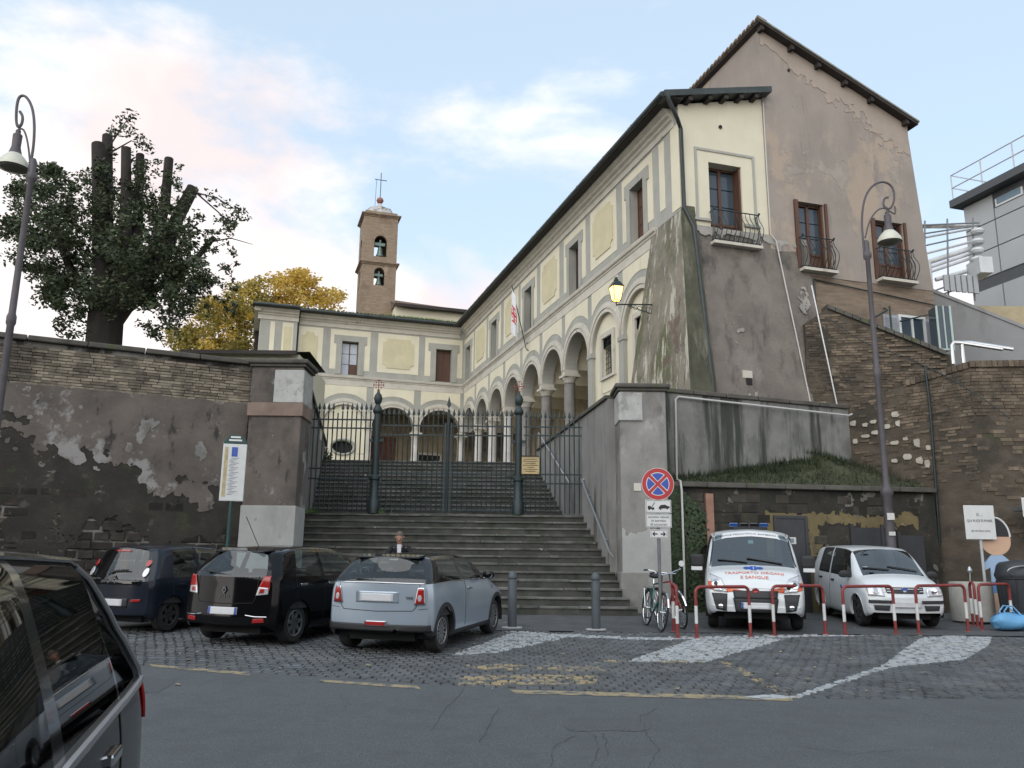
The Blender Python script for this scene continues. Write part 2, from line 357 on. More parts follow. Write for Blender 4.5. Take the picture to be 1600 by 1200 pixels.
for k in range(6):
    mb=MB(); T0=gz; gz_save=gz
    gz=lambda Y:0.
    cobmesh(mb,0,0,.0685,0,0,random.Random(k)); gz=gz_save
    me=mb.mesh('cobble'); me.materials.append(m_cob); protos.append(me)
for (x,y) in singles:
    o=bpy.data.objects.new('cobble',protos[rs.randrange(6)]); COL.objects.link(o); o.parent=piazza; o.location=(x,y,gz(y)-.004+rs.uniform(-.006,.004)); o.rotation_euler=(rs.uniform(-.04,.04)+.045,rs.uniform(-.04,.04),rs.uniform(-.09,.09)+rs.randrange(2)*PI)
# yellow and white dashes on the asphalt
for i,p in enumerate(([(232,1038),(238,1042),(392,1056),(388,1051)],[(498,1062),(505,1066),(658,1077),(652,1072)],[(796,1078),(806,1084),(1240,1096),(1236,1089)])):
    o=lay('road_marking',m_ypaint,p,.004); tag(o,kind='structure')
tag(lay('road_marking',m_wpaint,[(1160,1089),(1205,1085),(1245,1090),(1200,1093)],.0045),kind='structure')
# leaves / scraps on the ground
m_leaf=mat('fallen leaf',(.30,.25,.14),.8,.3,30)
lv=MB()
for k in range(140):
    x=rs.uniform(-7,11); y=rs.uniform(10.2,19); s=rs.uniform(.012,.035); a=rs.uniform(0,6); z=gz(y)+.012
    lv.quad(*[(x+s*math.cos(a+j*PI/2)*(1 if j%2 else 1.7),y+s*math.sin(a+j*PI/2)*(1 if j%2 else 1.7),z+rs.uniform(0,.012)) for j in range(4)])
tag(lv.build('fallen_leaves',m_leaf),'small dry leaves scattered over the cobbles','leaves',kind='stuff')
# raised court and garden terraces behind the walls
mb=MB(); mb.quad((-16,31,5.28),(8,31,5.28),(8,75,5.28),(-16,75,5.28)); struct('courtyard',mb,mat('court gravel',(.2,.19,.17),.95,.2,2,.2))
mb=MB(); mb.quad((-60,20.9,5.7),(-6.6,20.9,5.7),(-8.6,33,5.7),(-60,33,5.7)); mb.quad((-60,33,5.7),(-8.6,33,5.7),(-8.6,80,6.2),(-60,80,6.2)); struct('garden_terrace',mb,mat('garden soil',(.08,.085,.05),.95,.3,2,.2))
mb=MB(); mb.quad((3.4,23.3,5.0),(30,23.3,5.0),(30,31,5.0),(3.4,31,5.0)); struct('upper_terrace',mb,m_earth)
# ------------------------------------------------------------------ stairs
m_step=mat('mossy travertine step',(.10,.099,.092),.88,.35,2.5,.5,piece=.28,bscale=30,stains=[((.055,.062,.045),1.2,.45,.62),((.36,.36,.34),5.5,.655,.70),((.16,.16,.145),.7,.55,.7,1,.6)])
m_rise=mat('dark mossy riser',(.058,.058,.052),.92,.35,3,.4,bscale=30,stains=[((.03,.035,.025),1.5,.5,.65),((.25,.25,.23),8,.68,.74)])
XL=lambda Y:-4.98-.168*(Y-20); XR=lambda Y:2.55-.166*(Y-20)
st=thing('staircase','broad mossy stone stairway rising in two flights to the church court','stairs',(-1.3,19.2,.58))
levels=[]; z=.58; RH=.1846
for k in range(13): levels.append((19.2+.355*k,z,z+RH)); z+=RH
Zg=z
up=[]; z2=z; RU=(5.29-Zg)/14
for k in range(14): up.append((25.7+.36*k,z2,z2+RU)); z2+=RU
def stepmesh(y,za,zb,y2,last=False):
    a,b=(XL(y)-.05,XR(y)+.03); a2,b2=(XL(y2)-.05,XR(y2)+.03)
    if y<19.95: a,b,a2,b2=-5.3,2.78-.12*((y-19.2)/.355),-5.3,2.78-.12*((y-19.2)/.355)
    n=7; mb=MB()
    cuts=[0]+sorted(rs.uniform(.12,.88) for _ in range(n-1))+[1]
    for c0,c1 in zip(cuts[:-1],cuts[1:]):
        if c1-c0<.03: c1=c0+.03
        g=.007; e=rs.uniform(-.014,.012); dz=rs.uniform(-.01,.008); L=b-a; L2=b2-a2
        # tread slab with a worn nosing, one block of the step
        u0,u1=a+L*c0+g,a+L*c1-g; w0,w1=a2+L2*c0+g,a2+L2*c1-g
        th=.055
        mb.hexa([(u0,y-.03+e,zb-th),(u1,y-.03+e,zb-th),(w1,y2+.02,zb-th),(w0,y2+.02,zb-th)],[(u0,y-.022+e,zb+dz),(u1,y-.022+e,zb+dz),(w1,y2+.02,zb+dz),(w0,y2+.02,zb+dz)])
    return mb,(a,b)
allst=levels+[(23.83,None,None)]
for k,(y,za,zb) in enumerate(levels+up):
    nxt=(levels+up)[k+1][0] if k+1<len(levels+up) else y+.6
    if k==12: nxt=25.72
    mb,(a,b)=stepmesh(y,za,zb,nxt)
    o=bevel(mb.build('step',m_step,st,world=True),.012,2)
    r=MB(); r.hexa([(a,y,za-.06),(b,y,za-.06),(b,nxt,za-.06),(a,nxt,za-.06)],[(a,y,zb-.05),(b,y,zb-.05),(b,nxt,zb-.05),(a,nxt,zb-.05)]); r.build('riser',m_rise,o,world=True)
mb=MB(); mb.quad((-8,30.4,5.27),(2,30.4,5.27),(2,31.2,5.27),(-8,31.2,5.27)); mb.build('landing',m_step,st,world=True)
# ------------------------------------------------------------------ piers and flank walls
m_pl=mat('grey weathered plaster',(.23,.225,.21),.92,.22,1.6,.35,bscale=25,stains=[((.10,.095,.085),.9,.47,.66,.5),((.34,.335,.32),1.4,.56,.68,.6,.8),((.06,.065,.05),1.7,.6,.72,.35)])
m_plb=mat('brown weathered plaster',(.125,.108,.094),.95,.25,1.5,.6,bscale=22,stains=[((.05,.046,.04),.6,.47,.66,.6,.8),((.29,.285,.275),1.0,.55,.63,1,.9),((.30,.295,.28),4.5,.62,.70,1,.6),((.035,.033,.028),2.3,.58,.68,.5,.9),((.06,.068,.035),1.9,.64,.74)])
m_pll=mat('dark mossy plaster',(.040,.036,.030),.96,.35,1.6,.7,bscale=20,stains=[((.028,.027,.022),.9,.46,.62),((.08,.072,.06),2.1,.58,.68),((.20,.19,.17),3.7,.64,.71,1,.7),((.045,.055,.025),1.4,.60,.70)])
m_white=mat('dirty white plaster',(.34,.345,.33),.85,.1,2,.2,bscale=20,stains=[((.36,.30,.22),1.6,.62,.74,.6,.6),((.25,.255,.24),.9,.48,.68,.4,.8),((.16,.15,.13),3.3,.63,.71,.5,.8)])
m_cop=mat('dark mossy coping stone',(.085,.08,.07),.95,.3,3,.4,bscale=25,stains=[((.07,.085,.04),2,.55,.65)])
m_marb=mat('worn marble',(.37,.375,.36),.75,.14,5,.4,bscale=30,stains=[((.22,.215,.2),2,.5,.66),((.12,.115,.1),5,.60,.70)])
def pier(name,label,x0,x1,y0,y1,zt,m_up,left):
    t=thing(name,label,'pier',((x0+x1)/2,y0,gz(y0)-.02),0)
    bx=lambda *a:MB().box(*a)
    z0=gz(y0)-.1
    bevel(bx(x0,x1,y0,y1,z0,zt).build('shaft',m_up,t,world=True),.03)
    bevel(bx(x0-.05,x1+.05,y0-.05,y1+.05,zt,zt+.07).build('cap',m_cop,t,world=True),.02)
    bevel(bx(x0-.11,x1+.11,y0-.11,y1+.1,zt+.07,zt+.18).build('cap',m_cop,t,world=True),.035)
    return t
pl=pier('gate_pier','brown plastered gate pier with marble tablet and white painted foot',-6.22,-4.98,20.0,20.95,6.22,m_plb,True)
bevel(MB().box(-6.26,-4.94,19.955,20.99,5.02,5.34).build('band',mat('reddish plaster band',(.20,.15,.12),.95,.25,2,.3,stains=[((.09,.08,.07),1.2,.5,.65)]),pl,world=True),.015)
bevel(MB().box(-5.66,-4.95,19.95,20.9,5.34,6.14).build('tablet',m_marb,pl,world=True),.02)
bevel(MB().box(-6.24,-4.965,19.97,20.9,.4,2.92).build('painted_foot',m_white,pl,world=True),.01)
pr=pier('gate_pier','grey plastered gate pier with bare marble block behind the no-stopping sign',2.56,3.66,20.0,20.95,5.72,m_pl,False)
bevel(MB().box(2.53,3.1,19.96,20.8,5.0,5.68).build('tablet',m_marb,pr,world=True),.02)
# ragged pale lower plaster of the right pier and its grey plinth
contour(pr,'painted_foot',m_white,2.57,3.65,1.5,3.3,lambda x,z:(2.55-z)+.35*fbm(x*2,z*2,3.)+.12*fbm(x*9,z*9,2.),0,.02,.03,T=lambda x,y,z:(x,19.982-y,z),world=True)
bevel(MB().box(2.52,3.69,19.94,20.9,.4,1.5).build('plinth',m_pl,pr,world=True),.02)
MB().box(2.86,3.03,19.985,20.0,3.35,3.53).build('small_plate',mat('cream plate',(.5,.48,.42),.6,.05),pr,world=True)
def flank(name,label,Xf,sgn,ya,yb,za,zb,mt):
    t=thing(name,label,'wall',(Xf(ya),ya,2.0))
    mb=MB(); th=.5*sgn; N_=12
    for i in range(N_):
        y0=ya+(yb-ya)*i/N_; y1=ya+(yb-ya)*(i+1)/N_; t0=za+(zb-za)*i/N_; t1=za+(zb-za)*(i+1)/N_
        mb.hexa([(Xf(y0),y0,.4),(Xf(y0)+th,y0,.4),(Xf(y1)+th,y1,.4),(Xf(y1),y1,.4)],[(Xf(y0),y0,t0),(Xf(y0)+th,y0,t0),(Xf(y1)+th,y1,t1),(Xf(y1),y1,t1)])
    mb.build('wall',mt,t,world=True)
    for i in range(9):
        y0=ya+(yb-ya)*i/9+.012; y1=ya+(yb-ya)*(i+1)/9-.012; t0=za+(zb-za)*i/9; t1=za+(zb-za)*(i+1)/9; e=-.07*sgn
        bevel(MB().hexa([(Xf(y0)+e,y0,t0),(Xf(y0)+th-e,y0,t0),(Xf(y1)+th-e,y1,t1),(Xf(y1)+e,y1,t1)],[(Xf(y0)+e,y0,t0+.1),(Xf(y0)+th-e,y0,t0+.1),(Xf(y1)+th-e,y1,t1+.1),(Xf(y1)+e,y1,t1+.1)]).build('coping_stone',m_cop,t,world=True),.02)
    return t
m_flank=mat('streaked grey plaster',(.215,.21,.20),.92,.15,1.2,.3,bscale=22,stains=[((.075,.07,.062),1.6,.50,.64,.12),((.33,.33,.31),1.1,.56,.68,.25,.7),((.07,.085,.05),.8,.62,.75,.3)])
fl=flank('stair_wall','grey flank wall along the stair, joined to the pier with the white foot',XL,-1,20.95,32.5,6.12,6.05,m_flank)
fr=flank('stair_wall','grey streaked flank wall with steel handrails on the bicycle side of the stair',XR,1,20.95,29.9,5.72,5.62,m_flank)
m_steel=mat('galvanised tube',(.42,.44,.45),.35,.08,8,metal=.9)
m_iron=mat('dark green painted iron',(.012,.024,.026),.5,.3,4,.15,stains=[((.06,.04,.025),9,.66,.74)])
hr=thing('handrail','steel handrail fixed to the flank wall below the gate','handrail',(2.4,20.6,2.2))
a=Vector((XR(20.7)-.09,20.6,1.95)); b=Vector((XR(23.3)-.09,23.3,3.95))
MB().tube([a+Vector((.08,0,-.1)),a,b,b+Vector((.08,0,0))],.024).build('rail',m_steel,hr,True,True)
for f in (.2,.8):
    p=a.lerp(b,f); MB().tube([p,p+Vector((.0,0,-.07)),p+Vector((.14,0,-.07))],.012,6).build('bracket',m_steel,hr,True,True)
hr2=thing('handrail','steel handrail on the flank wall above the gate','handrail',(1.5,25,4.3))
a=Vector((XR(24.6)-.09,24.6,3.95)); b=Vector((XR(29.2)-.09,29.2,6.15))
MB().tube([a+Vector((.0,0,-.75)),a,b,b+Vector((0,.1,-.5))],.024).build('rail',m_steel,hr2,True,True)
for f in (.3,.8):
    p=a.lerp(b,f); MB().tube([p,p+Vector((.0,0,-.07)),p+Vector((.14,0,-.07))],.012,6).build('bracket',m_steel,hr2,True,True)
# ------------------------------------------------------------------ left retaining wall
lw=thing('retaining_wall','old brown retaining wall of brick, crumbling plaster and dark blocks below the garden','wall',(-6.35,20.35,.5),math.atan2(-.44,-.898))
# local: x leftwards along the wall, y towards the street
m_brk=mat('thin old brick',(.20,.172,.13),.92,.4,2.7,.4,piece=.4,bscale=40,stains=[((.085,.075,.058),.8,.48,.62),((.29,.26,.205),4.5,.6,.7,1,.7),((.14,.075,.055),1.7,.60,.7,1,.8),((.045,.042,.034),1.3,.60,.70,.3,.9)])
m_blk=mat('dark tufa block',(.036,.030,.025),.96,.4,2.3,.7,piece=.4,bscale=22,stains=[((.016,.015,.013),.8,.46,.60),((.15,.12,.08),1.2,.585,.66),((.06,.075,.035),2.4,.66,.74)])
m_lmort=mat('old wall mortar',(.17,.165,.15),.97,.4,2,.5,bscale=30,stains=[((.022,.02,.018),1.1,.46,.56)])
ZB=-.3
MB().box(-.5,16,-.6,-.02,ZB,5.83).build('core',m_lmort,lw)
def bricks(par,name,mt,x0,x1,z0,z1,bl,bh,j,yo,rs,cap=300,skip=0.,T=None,jit=.012,lim=None):
    """thin bricks in running bond; the first `cap` are parts of their own, the rest one stuff part"""
    ms=[]
    for k in range(5):
        q=MB(T) if T else MB(); w=bl*(.78+.1*k); q.box(0,w-j,-.06,0,0,bh-j); me=q.mesh(name); me.materials.append(mt); ms.append((me,w))
    rest=MB(T); cnt=0; z=z0; r=0
    while z+bh<=z1+1e-6:
        x=x0-rs.uniform(0,bl)
        while x<x1:
            k=rs.randrange(5); me,w=ms[k]; yy=yo+rs.uniform(-jit,jit)
            if x+w>x0 and rs.random()>=skip and (lim is None or lim(x+w/2,z)):
                if cnt<cap and T is None:
                    o=bpy.data.objects.new(name,me); COL.objects.link(o); o.parent=par; o.location=(max(x,x0),yy,z); cnt+=1
                else: rest.box(max(x,x0),min(x+w-j,x1),yy-.06,yy,z,z+bh-j)
            x+=w
        z+=bh; r+=1
    if rest.v: tag(rest.build(name+'s',mt,par),kind='stuff')
bricks(lw,'brick',m_brk,0,9.4,4.86,5.80,.27,.0672,.014,.0,rs,300)
_h=np.random.default_rng(5).uniform(-1,1,4000)
def vn(x):
    i=math.floor(x); f=x-i; f=f*f*(3-2*f); return _h[i%4000]*(1-f)+_h[(i+1)%4000]*f
def nz1(x,s=0): return 1.1*vn(x*1.3+s*31)+.7*vn(x*3.1+s*17+50)+.5*vn(x*7.3+s*13+90)+.32*vn(x*17+s*7+20)+.22*vn(x*41+s*5)
# tufa blocks below
k=0; z=.0; row=0
while z<3.6:
    h=rs.uniform(.19,.25); x=-rs.uniform(0,.3)
    while x<9.4:
        w=rs.uniform(.28,.52); lo=2.35+.18*nz1(x,1)+.14*max(0,x-2.2)
        if x+w>0 and z<lo+.4 and k<300:
            x0=max(x,0)+.012; x1=x+w-.012
            if x1-x0>.05:
                yo=rs.uniform(-.015,.02)
                o=bevel(MB().hexa([(x0,-.1,z+.01),(x0+rs.uniform(0,.015),yo,z+.01+rs.uniform(0,.015)),(x1-rs.uniform(0,.015),yo,z+.01+rs.uniform(0,.015)),(x1,-.1,z+.01)],[(x0,-.1,z+h-.01),(x0+rs.uniform(0,.02),yo,z+h-.012-rs.uniform(0,.015)),(x1-rs.uniform(0,.02),yo,z+h-.012-rs.uniform(0,.015)),(x1,-.1,z+h-.01)]).build('block',m_blk,lw),.014,1); k+=1
        x+=w
    z+=h; row+=1
# plaster layer with a ragged lower edge and holes
def ragged(par,name,mt,x0,x1,top,bot,y,th=.028,dx=.05,holes=()):
    mb=MB(); n=int((x1-x0)/dx)
    for i in range(n):
        a=x0+i*dx; b=a+dx; ta,tb=top(a),top(b); ba,bb=bot(a),bot(b)
        if ta-ba<.02: continue
        mb.hexa([(a,y-th,ba),(a,y,ba+.008),(b,y,bb+.008),(b,y-th,bb)],[(a,y-th,ta),(a,y,ta-.01),(b,y,tb-.01),(b,y-th,tb)])
    return mb.build(name,mt,par)
contour(lw,'plaster',m_pll,0,9.4,.3,4.88,lambda x,z:min((z-1.75-.02*x)*.8+.95*fbm(x*.8,z*.9,1.)+.35*fbm(x*3,z*3,4.),4.86-z),.012,.015,.045)
contour(lw,'plaster',m_plb,0,9.4,1.2,4.9,lambda x,z:min((z-2.75-.42*max(0,min(x,5.5)-2.2))*.8+.85*fbm(x*.9,z*1.1,2.)+.4*fbm(x*3.2,z*3.4,5.),4.87+.03*fbm(x*5,0,3.)-z),.024,.014,.04)
contour(lw,'plaster_patch',mat('pale lime scab',(.22,.215,.205),.95,.25,3,.5,bscale=25,stains=[((.15,.14,.125),3,.5,.64)]),0,9.4,2.3,4.8,lambda x,z:fbm(x*1.2,z*1.0,9.)*.9+.35*fbm(x*5,z*4,6.)-.52-.25*abs(z-3.9),.030,.008,.035)
for (xc,zc,w,h) in ((5.6,3.05,.62,.16),):
    ragged(lw,'plaster_patch',m_pl,xc-w,xc+w,lambda x:zc+h*math.sqrt(max(0,1-((x-xc)/w)**2))+.03*nz1(x*3,xc),lambda x:zc-h*math.sqrt(max(0,1-((x-xc)/w)**2))+.03*nz1(x*3,xc+1),.034,.03,.03)
for i in range(13):
    x=i*1.2; bevel(MB().box(x+.008,x+1.192,-.62,.1,5.83,5.95).build('coping_stone',m_cop,lw),.025)
# ------------------------------------------------------------------ convent: long arcaded range, wing, end gable
TH=R(-17.15); dv=Vector((math.sin(TH),math.cos(TH),0)); wv=Vector((math.cos(TH),-math.sin(TH),0)); PA=Vector((5.02,24,0)); PC=PA+dv*26.7
m_grey=mat('grey plaster bands',(.335,.335,.30),.9,.10,1.2,.15,bscale=18,stains=[((.27,.26,.225),2.2,.56,.70,.15,.6),((.25,.245,.22),.5,.55,.75,.4,.6)])
m_cream=mat('cream plaster',(.65,.61,.47),.9,.07,.9,.15,bscale=18,stains=[((.52,.47,.33),2.4,.56,.70,.14,.6),((.50,.45,.30),.6,.58,.75,.4,.5)])
m_yell=mat('ochre yellow panel',(.54,.49,.325),.9,.08,1.5,.15,bscale=18,stains=[((.44,.38,.22),2.2,.56,.7,.2,.6)])
m_trim=mat('pale stone trim',(.50,.475,.41),.85,.12,2,.2,bscale=20,stains=[((.28,.26,.23),2,.6,.72)])
m_wood=mat('brown painted wood',(.085,.040,.024),.6,.25,5,.2,zs=.2)
m_dark=mat('dark interior',(.02,.018,.016),.9,.1)
m_pane=glassmat('window glass',(.05,.07,.09),.04)
m_stone=mat('grey stone column',(.20,.19,.175),.75,.2,3,.2,stains=[((.10,.095,.09),2,.55,.7)])
m_stonel=mat('pale marble column',(.50,.49,.46),.7,.15,3,.2,stains=[((.28,.27,.25),2.5,.58,.7)])
m_eave=mat('dark eave timber',(.030,.024,.022),.8,.3,3)
m_gut=mat('dark copper gutter',(.045,.055,.055),.5,.3,2,metal=.4)
m_tile=mat('old roof tile',(.19,.13,.095),.92,.35,1.5,.3,bscale=20,stains=[((.09,.085,.06),1.2,.5,.65),((.28,.22,.17),3,.62,.72)])
m_moss=mat('mossy roof tile',(.085,.078,.055),.96,.4,1.2,.4,bscale=18,stains=[((.05,.085,.022),.45,.50,.62),((.15,.13,.09),2,.6,.7)])
def wallgrid(mb,u0,u1,z0,z1,holes,o=0.,dep=.35):
    us=sorted({u0,u1,*[h[0] for h in holes],*[h[1] for h in holes]}); zs_=sorted({z0,z1,*[h[2] for h in holes],*[h[3] for h in holes]})
    for a,b in zip(us[:-1],us[1:]):
        for c,d in zip(zs_[:-1],zs_[1:]):
            if any(h[0]<=(a+b)/2<=h[1] and h[2]<=(c+d)/2<=h[3] for h in holes): continue
            mb.quad((a,o,c),(b,o,c),(b,o,d),(a,o,d))
    for h in holes:
        a,b,c,d=h[:4]; p=o-dep
        mb.quad((a,o,c),(b,o,c),(b,p,c),(a,p,c)); mb.quad((a,o,d),(a,p,d),(b,p,d),(b,o,d)); mb.quad((a,o,c),(a,p,c),(a,p,d),(a,o,d)); mb.quad((b,o,c),(b,o,d),(b,p,d),(b,p,c))
    return mb
def slab(mb,u0,u1,z0,z1,o0,o1): # box in (u,o,z)
    return mb.box(u0,u1,o0,o1,z0,z1)
def profile(mb,u0,u1,pr):
    n=len(pr); vs=[(u0,o,z) for o,z in pr]+[(u1,o,z) for o,z in pr]
    return mb.add(vs,[tuple(range(n)),tuple(range(n,2*n))[::-1]]+[(i,n+i,n+(i+1)%n,(i+1)%n) for i in range(n)])
def archwall(mb,uc,hw,spring,r,ztop,o,dep,n=20,zlow=None):
    """spandrel above an arch, with soffit"""
    an=[PI*i/n for i in range(n+1)]
    ps=[(uc-r*math.cos(a),spring+r*math.sin(a)) for a in an]
    for (a,b) in zip(ps[:-1],ps[1:]):
        mb.quad((a[0],o,a[1]),(b[0],o,b[1]),(b[0],o,ztop),(a[0],o,ztop))
        mb.quad((a[0],o,a[1]),(a[0],o-dep,a[1]),(b[0],o-dep,b[1]),(b[0],o,b[1]))
        mb.quad((a[0],o-dep,a[1]),(b[0],o-dep,b[1]),(b[0],o-dep,ztop),(a[0],o-dep,ztop))
    for s in (-1,1):
        mb.quad((uc+s*r,o,spring),(uc+s*hw,o,spring),(uc+s*hw,o,ztop),(uc+s*r,o,ztop)); mb.quad((uc+s*r,o-dep,spring),(uc+s*hw,o-dep,spring),(uc+s*hw,o-dep,ztop),(uc+s*r,o-dep,ztop))
        mb.quad((uc+s*r,o,spring),(uc+s*hw,o,spring),(uc+s*hw,o-dep,spring),(uc+s*r,o-dep,spring))
def ring(mb,uc,hw,spring,r1,r2,o0,o1,n=22):
    an=[PI*i/n for i in range(n+1)]; cl=lambda x:max(-hw,min(hw,x))
    def pt(r,a):
        x=-r*math.cos(a)
        if abs(x)>hw: x=math.copysign(hw,x); zz=math.sqrt(max(0,r*r-hw*hw)); return (uc+x,spring+zz)
        return (uc+x,spring+r*math.sin(a))
    for a,b in zip(an[:-1],an[1:]):
        p,q,s,t=pt(r1,a),pt(r1,b),pt(r2,b),pt(r2,a)
        if abs(p[0]-q[0])+abs(s[0]-t[0])+abs(s[1]-t[1])<1e-5: continue
        mb.hexa([(p[0],o0,p[1]),(q[0],o0,q[1]),(s[0],o0,s[1]),(t[0],o0,t[1])],[(p[0],o1,p[1]),(q[0],o1,q[1]),(s[0],o1,s[1]),(t[0],o1,t[1])])
def octpanel(mb,u0,u1,z0,z1,o0,o1,c=.22):
    P=[(u0+c,z0),(u1-c,z0),(u1-c,z0+c*.5),(u1-c*.5,z0+c),(u1,z0+c),(u1,z1-c),(u1-c*.5,z1-c),(u1-c,z1-c*.5),(u1-c,z1),(u0+c,z1),(u0+c,z1-c*.5),(u0+c*.5,z1-c),(u0,z1-c),(u0,z0+c),(u0+c*.5,z0+c),(u0+c,z0+c*.5)]
    mb.prism([(u,o0,z) for u,z in P],(0,o1-o0,0))
BZ=5.28
def Tl(u,o,z): return (u,o,z-BZ)
SPR=9.37; RA=1.21; HW=1.393
def upper_window(root,T,uc,w=1.03,z0=12.30,z1=14.30,style='shut',cb=1.17):
    f=MB(T); hw=w/2
    slab(f,uc-.79,uc-hw,z0,z1,.012,.05); slab(f,uc+hw,uc+.79,z0,z1,.012,.05); slab(f,uc-.79,uc+.79,z1,14.58,.012,.05); slab(f,uc-.93,uc-.79,14.1,14.58,.012,.05); slab(f,uc+.79,uc+.93,14.1,14.58,.012,.05)
    wo=MB(T); s=.05
    for a,b,c,d in ((uc-hw,uc-hw+s,z0,z1),(uc+hw-s,uc+hw,z0,z1),(uc-s/2,uc+s/2,z0,z1),(uc-hw,uc+hw,z0,z0+s),(uc-hw,uc+hw,z1-s,z1)): slab(wo,a,b,c,d,-.32,-.26)
    win=f.build('window',m_grey,root); wo.build('sash',m_wood,win)
    g=MB(T)
    if style=='glass':
        mpale=mat('pale window pane',(.40,.44,.50),.25,.1,3)
        for i,(a,b) in enumerate(((uc-hw+s,uc-s/2),(uc+s/2,uc+hw-s))):
            for k in range(3):
                za=z0+s+(z1-z0-2*s)*k/3; zb=z0+s+(z1-z0-2*s)*(k+1)/3-.03
                q=MB(T); slab(q,a,b,za,zb,-.31,-.295); q.build('pane',mpale if not(i==0 and k==0) else m_wood,win)
    elif style=='shut':
        for (a,b) in ((uc-hw+s,uc-s/2),(uc+s/2,uc+hw-s)):
            q=MB(T)
            for k in range(3):
                za=z0+s+(z1-z0-2*s)*k/3; zb=z0+s+(z1-z0-2*s)*(k+1)/3-.05
                slab(q,a+.03,b-.03,za+.02,zb,-.285,-.27)
            slab(q,a,b,z0+s,z1-s,-.31,-.285); q.build('shutter',m_wood,win)
    else:
        for (a,b) in ((uc-hw+s,uc-s/2),(uc+s/2,uc+hw-s)):
            q=MB(T); slab(q,a,b,z0+s,z1-s,-.31,-.30); q.build('pane',m_pane,win)
    return win
def panel(root,T,u0,u1,z0,z1,inner=True,hole=None):
    p=MB(T)
    if hole:
        h=hole; slab(p,u0,h[0],z0,z1,0.0,.012); slab(p,h[1],u1,z0,z1,0.0,.012); slab(p,h[0],h[1],h[3],z1,0.0,.012)
    else: slab(p,u0,u1,z0,z1,0.0,.014)
    o=p.build('panel',m_cream,root)
    if inner:
        q=MB(T); octpanel(q,u0+.29,u1-.29,z0+.28,z1-.28,.014,.045); q.build('inner_panel',m_yell,o)
    return o
def column(root,u,o,T,mt,zt=9.2):
    c=MB(lambda x,y,z:(x,y,z-BZ)); b=BZ
    c.lathe([(.27,b+.22),(.25,b+.4),(.245,b+1.6),(.215,zt-.38),(.235,zt-.36),(.235,zt-.32),(.21,zt-.31)],(u,o,0),18)
    ob=c.build('column',mt,root,True)
    q=MB(T); q.box(u-.33,u+.33,o-.33,o+.33,b,b+.1); q.lathe([(.33,b+.1),(.34,b+.15),(.29,b+.19),(.28,b+.22)],(u,o,0),18); q.build('base',mt,ob,True)
    q=MB(T); q.lathe([(.21,zt-.31),(.25,zt-.22),(.31,zt-.12),(.32,zt-.1)],(u,o,0),18); q.box(u-.33,u+.33,o-.33,o+.33,zt-.1,zt); q.box(u-.19,u+.19,o-.29,o+.27,zt,SPR+.02); q.build('capital',m_trim,ob,True)
    return ob
